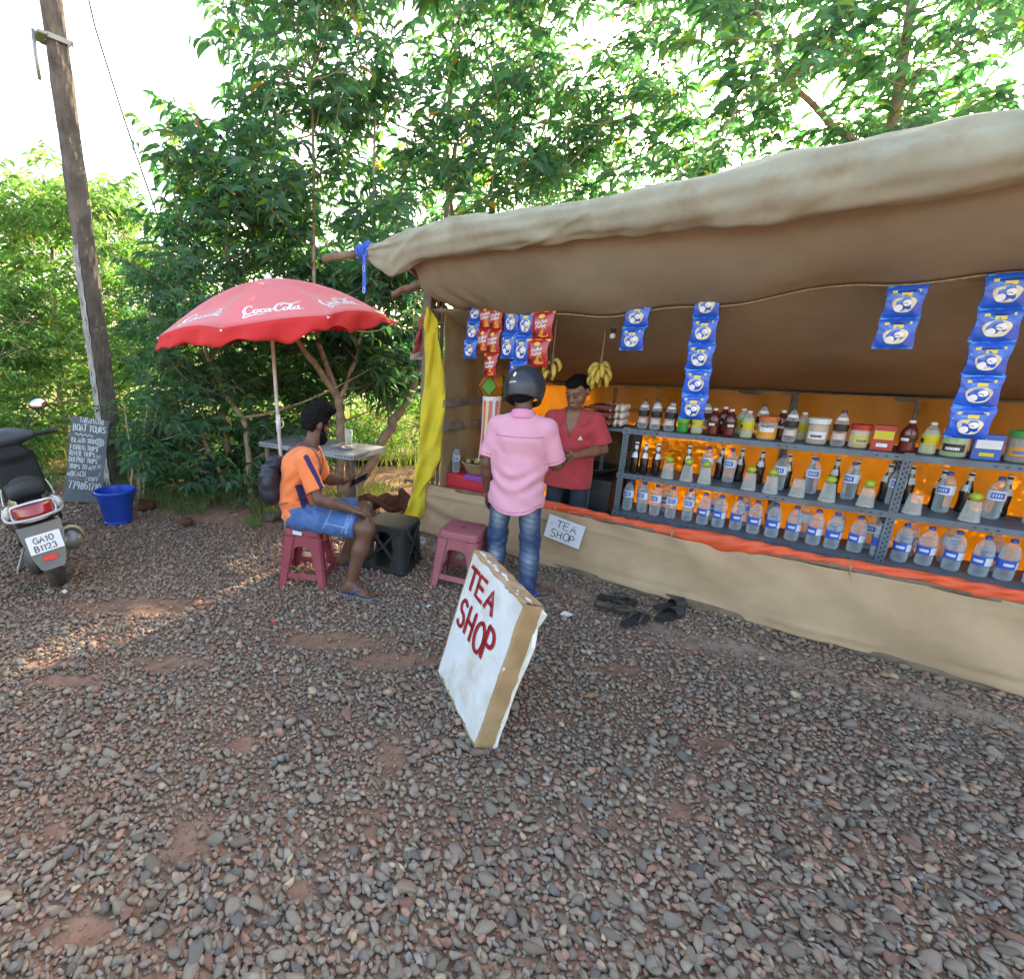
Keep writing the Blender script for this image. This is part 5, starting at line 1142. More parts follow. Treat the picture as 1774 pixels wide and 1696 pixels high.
# lantern
gr_p = mat('green_paper', (.16, .38, .05), rough=.6, var=.08, trans=.3); org_p = mat('orange_paper', (.75, .25, .02), rough=.6, var=.08, trans=.4); pk_p = mat('pink_paper', (.70, .15, .22), rough=.6, var=.05); yl_p = mat('pale_yellow_paper', (.72, .68, .25), rough=.6, var=.05); wt_p = mat('white_paper', (.72, .68, .62), rough=.7, var=.05); blk = mat('black_edge', (.015, .015, .015), rough=.5)
ls = sx_(846)+.03; lz = zfor(ls, 668, .10)
t = thing('paper_lantern', 'green and orange festival lantern with striped paper tails', 'lantern', S(ls, .10, lz), SHOP_R+.55); hw = .125
rt = [Vector((math.cos(a)*hw, math.sin(a)*hw, 0)) for a in [PI/4+PI/8+(i//2)*PI/2+(-.56 if i % 2 == 0 else .56) for i in range(8)]]
top = [Vector((math.cos(a)*hw*.62, math.sin(a)*hw*.62, .085)) for a in [PI/4+PI/8+i*PI/2 for i in range(4)]]; bot = [Vector((p.x, p.y, -.085)) for p in top]
fg = MB(); fo = MB(); ed = MB()
for i in range(4):
    c = [rt[2*i], top[i], rt[2*i+1], bot[i]]; fg.add(c, [(3, 2, 1, 0)])
    c2 = [rt[2*i+1], top[i], top[(i+1) % 4], rt[(2*i+2) % 8]]; c3 = [rt[2*i+1], rt[(2*i+2) % 8], bot[(i+1) % 4], bot[i]]; fo.add([rt[2*i+1], top[(i+1) % 4], top[i]], [(0, 1, 2)]); fo.add([rt[2*i+1], rt[(2*i+2) % 8], top[(i+1) % 4]], [(0, 1, 2)]); fo.add(c3, [(3, 2, 1, 0)])
    for a, b in ((c[0], c[1]), (c[1], c[2]), (c[2], c[3]), (c[3], c[0])): ed.tube([a*1.01, b*1.01], .0035, 5)
    ed.build('frame_edge', blk, t); ed = MB()
fg.build('green_panel', gr_p, t); fo.build('orange_panel', org_p, t)
q = MB(); q.lathe([(.078, -.086), (.078, -.125), (.073, -.125), (.073, -.086)], 16, close=True); q.build('collar', wt_p, t)
tail = [yl_p, pk_p, wt_p, pk_p]
for k in range(18):
    a = 2*PI*k/18; d = Vector((math.cos(a), math.sin(a), 0)); e = Vector((-d.y, d.x, 0)); L_ = .50+.03*math.sin(k*2.1)
    q = MB(); q.grid(lambda u, v: d*(.077+.012*math.sin(v*4+k)*v)+e*(.012*(2*u-1)*(1-.2*v))+Vector((0, 0, -.12-L_*v)), 1, 8); q.build('tail', tail[k % 4], t)
q = MB(); q.tube([(0, 0, .08), (0, 0, .45)], .0025, 5); q.build('string', ropem, t)
# water bottle and bits on the display table
redo(wb1, S(.285, .22, .592), SHOP_R+.4, 'single water bottle with blue cap on the red covered table')['group'] = 'loose water bottles'
tq = redo(wb1, gp(735, 948)+Vector((0, 0, .06)), 0, 'empty plastic bottle lying on its side behind the black stool'); tq['group'] = 'loose water bottles'; tq.rotation_euler = (math.radians(80), 0, math.radians(-75))
for ch in list(tq.children):
    if ch.name.startswith('water'): bpy.data.objects.remove(ch)
# sign on the counter
inkm = mat('black_ink', (.012, .012, .014), rough=.6, var=.05)
t = thing('counter_sign', 'small white TEA SHOP sign tied to the counter cloth', 'sign', S(1.45, -.085, .365), SHOP_R); t.rotation_euler = (math.radians(-4), math.radians(9), SHOP_R)
q = MB(); q.box((0, 0, 0), (.28, .008, .185), bev=.002); q.build('board', mat('white_board', (.62, .65, .70), rough=.5, var=.06), t)
q = MB(); mp = lambda x, y, h: Vector((x, -.0055-h, y)); write(q, 'TEA', -.065, .012, .055, .15, .006, mp, .04); write(q, 'SHOP', -.09, -.07, .06, .185, .006, mp, .04); q.ribbon([(-.105, .035), (-.105, .04)], .004, mp); q.ribbon([(-.105, .022), (-.105, .027)], .004, mp); q.build('lettering', inkm, t)
q = MB(); q.tube([(.0, -.004, .09), (-.005, .0, .13), (-.01, .03, .16)], .0025, 5); q.build('string', ropem, t)
# ================================================================== PARASOL
redm = mat('parasol_red', (.80, .20, .22), rough=0.55, var=0.06, vscale=3, bump=.15, bscale=300, spec=.3, trans=.28, tcol=(1.3, .5, .5), sheen=.3, dirt=(.74, .27, .28), dirt_amt=.7, dirt_scale=2)  # faded red, with the sky's pink sheen put into base and patch colour
valm = mat('parasol_valance', (.80, .065, .065), rough=0.72, var=0.06, vscale=3, bump=.15, bscale=300, spec=.3, trans=.38, tcol=(1.3, .6, .6))
polem = mat('white_pole_paint', (.62, .60, .57), rough=.5, var=.12, vscale=9, dirt=(.35, .24, .18), dirt_amt=.6, dirt_scale=5)
whitem = mat('white_plastic', (.78, .78, .78), rough=.45, var=.05)
UB = Vector((-.80, 4.72, 0)); UT = at(464, 484, 4.86); UR = 1.03
um = thing('parasol', 'red drinks parasol with white script lettering over the metal table', 'parasol', UB)
axis_ = (UT-UB); loc0 = UT-UB
TILT = Matrix.Rotation(math.radians(-5.6), 3, 'Y') @ Matrix.Rotation(math.radians(2.8), 3, 'X')
PH0 = math.radians(-90-12.6)
def canopy(th, r):        # th angle, r 0..1 -> local point
    x = ((th-PH0)/(PI/4)) % 1.0; rib = abs(2*x-1)              # 1 on a rib, 0 mid panel
    edge = 1/ (math.cos((x-.5)*PI/4)/math.cos(PI/8))
    R_ = UR*r*(edge*.99)*(1-.02*(1-rib)*r)
    z = -.385*r**1.7 - .055*(1-rib**2)*math.sin(PI*min(1, r))*.9 + .03*(1-rib**2)*r**3
    z += .012*math.sin(th*5+r*6)*r*r
    return loc0 + TILT @ Vector((R_*math.cos(th), R_*math.sin(th), z))
q = MB(); NU = 96
q.grid(lambda u, v: canopy(PH0+2*PI*u, .012+.988*v), NU, 18, closeu=True); o = q.build('canopy', redm, um, smooth=True)
sd = o.modifiers.new('thick', 'SOLIDIFY'); sd.thickness = .003; sd.offset = -1; cano = o
def val(u, v):
    th = PH0+2*PI*u; p = canopy(th, 1.0); x = ((th-PH0)/(PI/4)) % 1.0; rad = TILT @ Vector((math.cos(th), math.sin(th), 0)); dn = TILT @ Vector((0, 0, -1)); k = int((((th-PH0)/(PI/4)) % 8))
    flap = .25+.35*math.sin(th*3+1.0)+.25*math.sin(th*7+2)
    wind = max(0, -math.cos(th))**4*.9+max(0, math.cos(th-.25))**6*1.5
    L_ = .145*(.90+.10*math.cos((x-.5)*2*PI))+.012*math.sin(th*23)+.016*math.sin(th*9+1); out = (flap*.35+wind)*.10
    return p + rad*(.004+out*v**1.3+.024*math.sin(th*16+v*2)*v+.014*math.sin(th*37+1.3*math.sin(th*5))*v) + dn*(L_*v*(1-.22*min(1, wind))) + Vector((0, 0, .012*math.sin(th*11)*v))
q = MB(); q.grid(val, 192, 5, closeu=True); o = q.build('valance', valm, um, smooth=True); sd = o.modifiers.new('thick', 'SOLIDIFY'); sd.thickness = .002
hub = canopy(0, .02)+TILT @ Vector((0, 0, -.03))
for k in range(8):
    th = PH0+k*PI/4; q = MB(); q.tube([canopy(th, t)+TILT @ Vector((0, 0, -.012)) for t in [.03, .2, .4, .6, .8, .99]], .005, 6); rb = q.build('rib', polem, um, smooth=True)
    q = MB(); a_ = loc0+TILT @ Vector((0, 0, -.52)); q.tube([a_, canopy(th, .52)+TILT @ Vector((0, 0, -.02))], .004, 5); q.build('strut', polem, rb)
    q = MB(); q.ell(canopy(th, 1.012)+TILT @ Vector((0, 0, -.004)), (.009, .009, .009), n=8, m=6); q.build('rib_tip', whitem, rb)
q = MB(); q.tube([(0, 0, .0), tuple(loc0*.5), tuple(loc0+Vector((0, 0, .03)))], .0175, 12); q.build('pole', polem, um, smooth=True)
q = MB(); q.lathe([(.0, .055), (.014, .05), (.02, .03), (.034, .012), (.036, -.004)][::-1], 14, c=loc0); q.build('finial', whitem, um, smooth=True)
q = MB(); jz = 1.03; c_ = loc0*(jz/loc0.z); q.tube([c_+Vector((0, 0, -.07)), c_+Vector((0, 0, .09))], .0215, 12); q.tube([c_+Vector((.02, -.01, .03)), c_+Vector((.05, -.02, .035)), c_+Vector((.052, -.02, -.01)), c_+Vector((.028, -.012, -.03))], .0055, 6); q.build('joint', whitem, um, smooth=True)
# script lettering, drawn with a broad pen; one word per panel
def pen(pts, n=5):
    P = spline([(x, y, w_) for x, y, w_ in pts], n); return [(p.x, p.y) for p in P], [p.z for p in P]
SCRIPT = [
 [(.98, 1.62, .10), (.90, 1.82, .13), (.62, 1.86, .12), (.30, 1.50, .15), (.12, .85, .20), (.22, .28, .19), (.52, .08, .13), (.85, .30, .08), (1.02, .52, .06)],
 [(.20, .30, .08), (.05, -.05, .10), (-.02, -.38, .13), (.15, -.48, .14), (.60, -.33, .13), (1.2, -.25, .11), (1.9, -.33, .09), (2.3, -.22, .05)],
 [(1.38, .92, .09), (1.18, .80, .13), (1.08, .48, .16), (1.18, .15, .14), (1.40, .12, .10), (1.55, .42, .13), (1.56, .75, .13), (1.42, .93, .09)], [(1.5, .88, .06), (1.7, .84, .05), (1.85, .9, .05)],
 [(2.22, .82, .12), (2.08, .95, .08), (1.88, .78, .13), (1.80, .45, .16), (1.90, .14, .14), (2.12, .14, .09), (2.34, .40, .06)],
 [(2.80, .88, .08), (2.60, .92, .09), (2.42, .70, .13), (2.36, .38, .15), (2.46, .12, .12), (2.64, .20, .08), (2.82, .60, .08)], [(2.90, .98, .12), (2.82, .55, .15), (2.82, .18, .15), (2.96, .10, .10), (3.14, .32, .06)],
 [(3.02, .66, .12), (3.32, .76, .12)],
 [(4.32, 1.55, .10), (4.28, 1.80, .13), (4.00, 1.90, .12), (3.66, 1.50, .15), (3.48, .85, .20), (3.58, .28, .19), (3.88, .08, .13), (4.20, .30, .08), (4.36, .55, .06)],
 [(3.70, 1.95, .05), (4.10, 2.22, .10), (4.60, 2.10, .15), (5.10, 1.78, .15), (5.60, 1.72, .12), (6.15, 1.98, .07), (6.35, 2.12, .04)],
 [(4.72, .92, .09), (4.52, .80, .13), (4.42, .48, .16), (4.52, .15, .14), (4.74, .12, .10), (4.90, .42, .13), (4.90, .75, .13), (4.76, .93, .09)],
 [(5.10, .35, .06), (5.36, 1.00, .10), (5.46, 1.55, .11), (5.36, 1.72, .08), (5.22, 1.40, .14), (5.16, .75, .17), (5.20, .22, .15), (5.36, .10, .10), (5.52, .34, .06)],
 [(6.00, .88, .08), (5.82, .92, .09), (5.64, .70, .13), (5.58, .38, .15), (5.68, .12, .12), (5.86, .20, .08), (6.02, .60, .08)], [(6.12, .98, .12), (6.04, .55, .15), (6.04, .18, .15), (6.18, .10, .10), (6.36, .28, .06)], [(6.52, .12, .09), (6.57, .12, .09)]]
for k in range(8):
    thc = PH0+(k+.5)*PI/4; q = MB(); WD = .47; sc_ = WD/6.6; r0 = .80
    def mp(x, y, h):
        lx = (x-3.25)*sc_*1.0; ly = (y-.75)*sc_*.98+lx*.04; r = r0-ly/UR*.98; th = thc+math.atan2(lx, r*UR*.965); rr_ = math.hypot(lx, r*UR*.965)/UR/.965
        p = canopy(th, rr_); return p+TILT @ Vector((0, 0, .005+h))
    for pl in SCRIPT:
        a, b = pen(pl); q.ribbon(a, [x*1.65 for x in b], mp, 0)
    q.build('lettering', whitem, cano)

# ================================================================== METAL TABLE
tm = mat('blue_grey_table_steel', (.29, .34, .39), rough=0.45, var=0.2, vscale=7, metal=.3, bump=.1, dirt=(.16, .12, .09), dirt_amt=.6, dirt_scale=5)
tl = gp(449, 765, .80); tf = gp(612, 789, .80); tr_ = gp(656, 775, .80); TA = (tf-tl); TL = TA.length; TA.normalize(); TBv = Vector((-TA.y, TA.x, 0)); TD = .52
tb = thing('metal_table', 'blue grey metal table with a perforated rim under the parasol', 'table', (tl+tf)/2+TBv*TD/2-Vector((0, 0, .80)), math.atan2(TA.y, TA.x))
q = MB(); q.box((0, 0, .795), (TL, TD, .008)); q.build('top', tm, tb)
q = MB()
for y in (-TD/2, TD/2): q.box((0, y, .775), (TL+.006, .004, .044))
for x in (-TL/2, TL/2): q.box((x, 0, .775), (.004, TD, .044))
rim = q.build('rim', tm, tb); q = MB()
for x0 in (-TL/2+.02, TL/2-.20):
    for i in range(6): q.box((x0+.035*i, -TD/2-.004, .775), (.014, .003, .010))
for i in range(5): q.box((TL/2+.004, -TD/2+.03+.035*i, .775), (.003, .014, .010))
q.build('slot', holem, rim)
for x, y in ((TL/2-.05, -TD/2+.06), (-TL/2+.05, -TD/2+.06), (TL/2-.42, TD/2-.06), (-TL/2+.30, TD/2-.06)):
    q = MB(); q.tube([(x, y, 0), (x+.006, y, .4), (x, y, .78)], [.031, .028, .026], 8); q.build('leg', mat('dark_post_wood', (.075, .06, .05), rough=.9, var=.3, bump=.5) if x > 0 and y < 0 else woodm, tb, smooth=True)
tg_ = gp(604, 772, .80); t = thing('drink_glass', 'tall glass of pale green drink with a straw on the metal table', 'glass', tg_, 0)
q = MB(); q.lathe([(.030, 0), (.034, .004), (.040, .16), (.037, .16), (.031, .008)], 18); q.build('body', gls, t, smooth=True); q = MB(); q.lathe([(.0, .01), (.029, .011), (.033, .07), (.0, .07)], 16); q.build('drink', clear_mat('pale_drink', (.75, .72, .42), .5), t, smooth=True); q = MB(); q.tube([(.01, 0, .015), (-.028, .0, .17), (-.036, 0, .22)], .003, 6); q.build('straw', mat('yellow_straw', (.7, .62, .2), rough=.4), t)
t = thing('plate', 'white saucer with crumbs on the metal table', 'plate', gp(604, 777, .802), 0); q = MB(); q.lathe([(.02, 0), (.045, .003), (.075, .016), (.073, .018), (.04, .007), (.0, .006)], 24); q.build('dish', mat('white_ceramic', (.72, .70, .66), rough=.25), t, smooth=True)
q = MB(); rr = random.Random(3)
for i in range(7): q.ell((rr.uniform(-.03, .01), rr.uniform(-.03, .02), .015), (.012, .009, .008), n=7, m=5)
q.build('food', mat('fried_food', (.35, .18, .06), rough=.7, var=.3), t, smooth=True)

# ================================================================== STOOLS
def stool(name, label, loc, rz, m, top=.135, bot=.185, H=.455):
    t = thing(name, label, 'stool', loc, rz, 'maroon plastic stools')
    def sq(a, r, n=6): return [p for cx, cy, a0 in ((a-r, a-r, 0), (-a+r, a-r, 90), (-a+r, -a+r, 180), (a-r, -a+r, 270)) for p in arc(cx, cy, r, r, a0, a0+90, n)]
    q = MB(); rings = [(top*.97, H-.055), (top*1.04, H-.05), (top*1.03, H-.012), (top*1.0, H-.003), (top*.93, H), (top*.2, H-.004)]
    P = [[Vector((x, y, z)) for x, y in sq(a, a*.32)] for a, z in rings]; n = len(P[0]); vs = [p for r in P for p in r]; fs = [(i*n+k, i*n+(k+1) % n, (i+1)*n+(k+1) % n, (i+1)*n+k) for i in range(len(P)-1) for k in range(n)]+[tuple(5*n+k for k in range(n))]
    q.add(vs, fs); se = q.build('seat', m, t, smooth=True, angle=35)
    q = MB(); q.box((0, 0, H-.002), (.03, .008, .004)); q.build('grip_hole', holem, se)
    def hw(z): return top*1.02+(bot-top*1.02)*(1-z/(H-.03))
    for k in range(4):
        R_ = Matrix.Rotation(k*PI/2, 3, 'Z')
        # side frame: trapezoid panel with an arched opening, above a low rail
        N = 40; zt = H-.045; zi0, zi1 = .115, H-.135
        def out(tt):
            z = tt[1]; return Vector((tt[0]*hw(z)/bot, hw(z)-.004-.012, z))
        outer = []; inner = []
        op = [(-1, .075), (1, .075), (1, zt), (-1, zt)]
        def wleg(z): return .058+.03*(z/zt)
        a0 = hw(zi0)-wleg(zi0); a1 = hw(zi1)-wleg(zi1); r_ = .045
        inn = [(-a0, zi0), (a0, zi0)]+arc(a1-r_, zi1-r_, r_, r_, 0, 90, 6)+arc(-a1+r_, zi1-r_, r_, r_, 90, 180, 6)
        b0 = hw(.075)-.004; b1 = hw(zt)-.004
        ou = [(-b0, .075), (b0, .075)]+[(b1+(0)*i, zt-.05+.05*i/6) if i < 6 else (b1, zt) for i in range(7)]+[(-b1, zt) if i == 0 else (-b1, zt-.05*i/6) for i in range(7)]
        vs = []; n = len(inn)
        for th in (.012, .018):
            for (x, z) in ou: vs.append(R_ @ Vector((x, -(hw(z)-th), z)))
            for (x, z) in inn: vs.append(R_ @ Vector((x, -(hw(z)-th), z)))
        fs = []
        for i in range(n):
            j = (i+1) % n; fs += [(i, j, n+j, n+i), (2*n+j, 2*n+i, 3*n+i, 3*n+j), (n+i, n+j, 3*n+j, 3*n+i), (j, i, 2*n+i, 2*n+j)]
        q = MB(); q.add(vs, fs); q.build('side_frame', m, t)
        # corner leg: L section, slightly proud, chamfered
        q = MB(); L = []
        for z in (0, .075, .25, H-.06):
            h_ = hw(z); wd = wleg(z)*.92; c = .016; L.append([R_ @ Vector((x*1, y, z)) for x, y in [(h_-wd, -h_), (h_-c, -h_), (h_, -h_+c), (h_, -h_+wd), (h_-.010, -h_+wd), (h_-.010, -h_+.014), (h_-.014, -h_+.010), (h_-wd, -h_+.010)]])
        n = 8; vs = [p for r in L for p in r]; fs = [(i*n+k, i*n+(k+1) % n, (i+1)*n+(k+1) % n, (i+1)*n+k) for i in range(3) for k in range(n)]+[tuple(range(n-1, -1, -1)), tuple(3*n+k for k in range(n))]
        q.add(vs, fs); q.build('leg', m, t)
    return t
maroon = mat('maroon_plastic', (.27, .045, .065), rough=.5, var=.08, vscale=5, spec=.4, dirt=(.34, .13, .13), dirt_amt=.35, dirt_scale=3)
maroonf = mat('faded_maroon_plastic', (.33, .10, .12), rough=.6, var=.08, vscale=5, spec=.35, dirt=(.40, .20, .20), dirt_amt=.5, dirt_scale=3)
STA = Vector((-.45, 3.61, .0)); stool('plastic_stool', 'maroon plastic stool the man in orange sits on', STA, math.radians(-11), maroon)
q = MB(); q.box((0, 0, 0), (.07, .002, .028), bev=.001); o = q.build('sticker', mat('pale_blue_sticker', (.5, .62, .75), rough=.5), bpy.data.objects['plastic_stool']); o.location = (-.03, -.148, .43); o.rotation_euler = (math.radians(-8), .15, 0)
b3 = gp(757, 1023); STB = Vector((b3.x+.20, b3.y+.13, 0)); stool('plastic_stool', 'faded maroon plastic stool standing empty beside the counter', STB, math.radians(-30), maroonf, top=.145, bot=.185, H=.45)
# black woven stool
wv = mat('black_woven_plastic', (.022, .024, .026), rough=.45, var=.15, spec=.5, bump=.5, wave=(95, ('Z',)))
wvt = mat('black_woven_seat', (.03, .034, .032), rough=.5, var=.15, spec=.45, bump=.6, wave=(70, ('X', 'Y')))
g = gp(680, 985); t = thing('woven_stool', 'black wicker pattern plastic stool with crossed sides', 'stool', (g.x, g.y+.07, 0), math.radians(-28)); H = .395; a_ = .19
def sqr(a, r, n=5): return [p for cx, cy, a0 in ((a-r, a-r, 0), (-a+r, a-r, 90), (-a+r, -a+r, 180), (a-r, -a+r, 270)) for p in arc(cx, cy, r, r, a0, a0+90, n)]
def loft(q, rings, cap=True):
    n = len(rings[0]); vs = [p for r in rings for p in r]; q.add(vs, [(i*n+k, i*n+(k+1) % n, (i+1)*n+(k+1) % n, (i+1)*n+k) for i in range(len(rings)-1) for k in range(n)]+([tuple(range(n-1, -1, -1)), tuple((len(rings)-1)*n+k for k in range(n))] if cap else []))
q = MB(); loft(q, [[Vector((x, y, z)) for x, y in sqr(a, .05)] for a, z in ((.172, H-.05), (.178, H-.045), (.178, H-.012), (.170, H-.003), (.155, H), (.05, H+.002))]); q.build('seat', wvt, t, smooth=True, angle=40)
q = MB(); loft(q, [[Vector((x, y, z)) for x, y in sqr(a+(.004 if i % 2 else 0), .05)] for i, (a, z) in enumerate([(.193, 0), (.196, .012), (.193, .024), (.196, .036), (.192, .048), (.192, .062)])]); q.build('base_ring', wv, t, smooth=True, angle=30)
for k in range(4):
    R_ = Matrix.Rotation(k*PI/2, 3, 'Z'); q = MB(); rings = []
    for i in range(38):
        z = .05+(H-.09)*i/37; h_ = .190-.018*i/37+(.0035 if i % 2 else 0); wd = .095+.05*abs(2*i/37-1)**2.2; rings.append([R_ @ Vector(p) for p in [(h_-wd, -h_, z), (h_-.045, -h_, z), (h_-.013, -h_+.013, z), (h_, -h_+.045, z), (h_, -h_+wd, z), (h_-.02, -h_+wd, z), (h_-.03, -h_+.03, z), (h_-wd, -h_+.02, z)]])
    loft(q, rings); q.build('leg', wv, t, smooth=True, angle=50)
    q = MB(); f = lambda x, z: R_ @ Vector((x, -.178, z))
    q.tube([f(-.13, .09), f(0, .23), f(.12, .37)], .016, 8, flat=.7); q.tube([f(.13, .09), f(0, .23), f(-.12, .37)], .016, 8, flat=.7); q.build('cross_bar', wv, t, smooth=True)

# ================================================================== BIG TEA SHOP BOARD
foam = mat('white_foam_board', (.64, .65, .66), rough=.85, var=.08, vscale=6, bump=.4, bscale=90, dirt=(.45, .39, .29), dirt_amt=.85, dirt_scale=4)
tape = mat('brown_parcel_tape', (.36, .235, .12), rough=.35, var=.2, vscale=9, bump=.5, bscale=22, spec=.5, dirt=(.50, .42, .30), dirt_amt=.5, dirt_scale=6)
redp = mat('red_hand_paint', (.40, .012, .02), rough=.5, var=.25, vscale=25)
P_BL = gp(758, 1166); P_BR = gp(822, 1300); bx = (P_BR-P_BL); BW = bx.length; bx.normalize(); nrm0 = Vector((-bx.y, bx.x, 0)); nrm0 = -nrm0 if nrm0.x > 0 else nrm0     # faces left
lean = math.radians(13.5); upv = (Vector((0, 0, 1))*math.cos(lean) - nrm0*math.sin(lean)).normalized(); fn_ = bx.cross(upv).normalized(); fn_ = fn_ if fn_.dot(nrm0) > 0 else -fn_
BH = .722; TH = .085
t = thing('sandwich_board', 'large foam TEA SHOP board edged with brown tape leaning on the gravel', 'sign board', P_BL)
BO = Vector((0, 0, .01)); tr_v = at(898, 1050, 0)if False else None
def bm_(x, y, h): 
    sk = .04*(y/BH)*(x/BW)
    return BO + bx*(x+sk*.3) + upv*(y) + fn_*h
ew = lambda i, s: .004*math.sin(i*1.7+s)+.003*math.sin(i*4.1+s*2)
def outline(n=26, sd=0, cham=.0):
    pts = []
    for i in range(n): pts.append((BW*i/n, ew(i, sd)))
    for i in range(n): pts.append((BW+ew(i, sd+1), BH*i/n))
    for i in range(n): pts.append((BW*(1-i/n), BH+ew(i, sd+2)-(.018 if 5 < i < 9 else 0)))
    for i in range(n): pts.append((ew(i, sd+3), BH*(1-i/n)))
    return pts
q = MB(); q.prism(outline(), bm_, -TH*.12, 0.0); q.build('front_panel', foam, t)
q = MB(); ol = [(BW/2+(x-BW/2)*.985, BH/2+(y-BH/2)*.985) for x, y in outline(sd=5)]; q.prism(ol, bm_, -TH*.92, -TH*.08); q.build('core', tape, t)
# tape wrapped round the edge, lapping onto the face
q = MB()
def edge_tape(P0, P1, w0, w1, seed):
    r_ = random.Random(seed); n = 16
    d = Vector((P1[0]-P0[0], P1[1]-P0[1])); nn = Vector((d.y, -d.x)).normalized()
    def f(u, v):
        x = P0[0]+d.x*u; y = P0[1]+d.y*u; 
        if v < .25: k = (v/.25); o_ = -w0*(1-k)*(1+.35*math.sin(u*23+seed)); return bm_(x+nn.x*(o_+.004*k), y+nn.y*(o_+.004*k), .0018+.0015*math.sin(u*17))
        k = (v-.25)/.75; return bm_(x+nn.x*(.005+.002*math.sin(u*31+k*5)), y+nn.y*(.005+.002*math.sin(u*31+k*5)), -TH*k*(.97+.03*math.sin(u*40)))
    q.grid(f, 40, 12)
edge_tape((BW, 0.0), (BW, BH), .007, .02, 1); edge_tape((BW, BH), (0, BH), .010, .02, 2); edge_tape((0, BH), (0, 0), .006, .01, 3); edge_tape((0, 0), (BW, 0), .012, .01, 4); q.build('edge_tape', tape, t, smooth=True)
q = MB(); r_ = random.Random(8)
olb = [(x*1.0+(r_.uniform(-.006, .026) if x > BW*.9 else r_.uniform(-.008, .008)), y*.96+(.012*math.sin(i*.8)+r_.uniform(-.008, .006))) for i, (x, y) in enumerate(outline(n=9, sd=9))]; q.prism(olb, bm_, -TH*1.18, -TH*.95); q.build('back_panel', mat('raw_foam', (.70, .69, .63), rough=.9, var=.12, vscale=20, bump=.8, bscale=90), t)
q = MB()
for i in range(18): # torn foam crumbs on the top edge
    x = BW*r_.uniform(.05, .95); q.ell(bm_(x, BH+.004, -TH*(.32+.12*math.sin(i))), (r_.uniform(.012, .034), r_.uniform(.006, .012), .004), R=axes(bx, -fn_, upv), n=9, m=5, fn=lambda p: 1+.35*math.sin(p.x*7+p.y*9+i))
q.build('torn_foam', foam, t)
mpb = lambda x, y, h: bm_(x, y, .0035+h)
def paint(q, txt, x0, y0, h, wd, lw, sk=0):
    write(q, txt, x0, y0, h, wd, lw, lambda x, y, hh: mpb(x, y+sk*(x-x0), hh), .05, rnd=random.Random(len(txt)))
q = MB(); paint(q, 'TEA', .045, .548, .105, .31, .022, 0); paint(q, 'SHOP', .050, .345, .148, .41, .022, -.02); q.build('lettering', redp, t)
q = MB(); paint(q, 'TEA', .043, .547, .105, .31, .008, 0); paint(q, 'SHOP', .048, .344, .148, .41, .008, -.02)
lo_ = q.build('lettering', mat('dark_red_paint', (.16, .008, .015), rough=.5), t); lo_.location = fn_*.0012+upv*(-.004)+bx*(-.009)
q = MB(); _a = bm_(BW*.45, BH*.62, -TH*1.22); _b = Vector((_a.x, _a.y, .0))-nrm0*.16; q.tube([_a, _b], .013, 8); pr = q.build('prop_stick', woodm, t)

# ================================================================== CHALKBOARD, BUCKET
slate = mat('slate_board', (.12, .135, .15), rough=.75, var=.15, vscale=9, dirt=(.13, .14, .15), dirt_amt=.5, dirt_scale=4); chalk = mat('chalk', (.72, .72, .72), rough=.9, var=.2, vscale=90); edgem = mat('board_edge', (.30, .25, .19), rough=.8)
cb1 = gp(176, 873); cW = .375; cH = .95; _v = Vector((cb1.x, cb1.y, 0)).normalized(); cx = Vector((_v.y, -_v.x, 0)); tilt = math.radians(12)
cu0 = (Vector((0, 0, 1))*math.cos(math.radians(13))+_v*math.sin(math.radians(13))).normalized()
ux = cx*math.cos(tilt)-cu0*math.sin(tilt); uy = cu0*math.cos(tilt)+cx*math.sin(tilt); uz = ux.cross(uy); cb0 = cb1-ux*cW; cb0 = Vector((cb0.x, cb0.y, cb0.z+.01))
t = thing('chalkboard_sign', 'black boat tours chalkboard leaning against the utility pole', 'sign', cb0)
cm = lambda x, y, h: ux*(x if x in (0, cW) else x*1.11)+uy*y+uz*h
q = MB(); q.prism([(0, 0), (cW, 0), (cW, cH), (0, cH)], cm, -.014, 0); q.build('board', slate, t)
q = MB(); W3 = .0085
LN = [('TARAMATHI', .075, .895, .055, .215), ('BOAT TOURS', .025, .80, .07, .29), ('ISLAND TRIP', .018, .665, .050, .215), ('FISHING TRIPS', .015, .585, .050, .245), ('RIVER TRIPS', .015, .515, .050, .225), ('DOLPHIN TRIPS', .015, .445, .050, .25), ('TRIPS TO ANY', .02, .37, .048, .235), ('BEACH', .04, .285, .055, .13), ('CONT', .20, .245, .032, .085), ('779861710', .03, .145, .078, .285)]
for tx, x, y, h, wd in LN: write(q, tx, x, y, h, wd, W3*(.72 if h < .06 else 1), cm, .05, .0015)
write(q, '@', .008, .285, .04, .028, .004, cm, 0, .0015)
q.ribbon([(.045+.02*i/2, .755+.014*math.sin(i*1.57)) for i in range(17)], W3*.9, cm, .0015)
q.ribbon([(.265+.045*(1-i/40)*math.cos(i*.42), .69+.045*(1-i/40)*math.sin(i*.42)) for i in range(36)][::-1]+[(.305, .66), (.26, .635), (.25, .60), (.255, .58)], W3*.9, cm, .0015)
for cx_, cy_ in ((.27, .52), (.285, .41)):
    q.ribbon([(cx_+.018*(1-i/22)*math.cos(i*.6), cy_+.018*(1-i/22)*math.sin(i*.6)) for i in range(20)], .004, cm, .0015)
    for k in range(6): a = k*PI/3; q.ribbon([(cx_+.028*math.cos(a), cy_+.028*math.sin(a)), (cx_+.033*math.cos(a), cy_+.033*math.sin(a))], .005, cm, .0015)
q.ribbon([(.17, .235), (.185, .28), (.25, .285), (.29, .30), (.30, .345)], .004, cm, .0015)
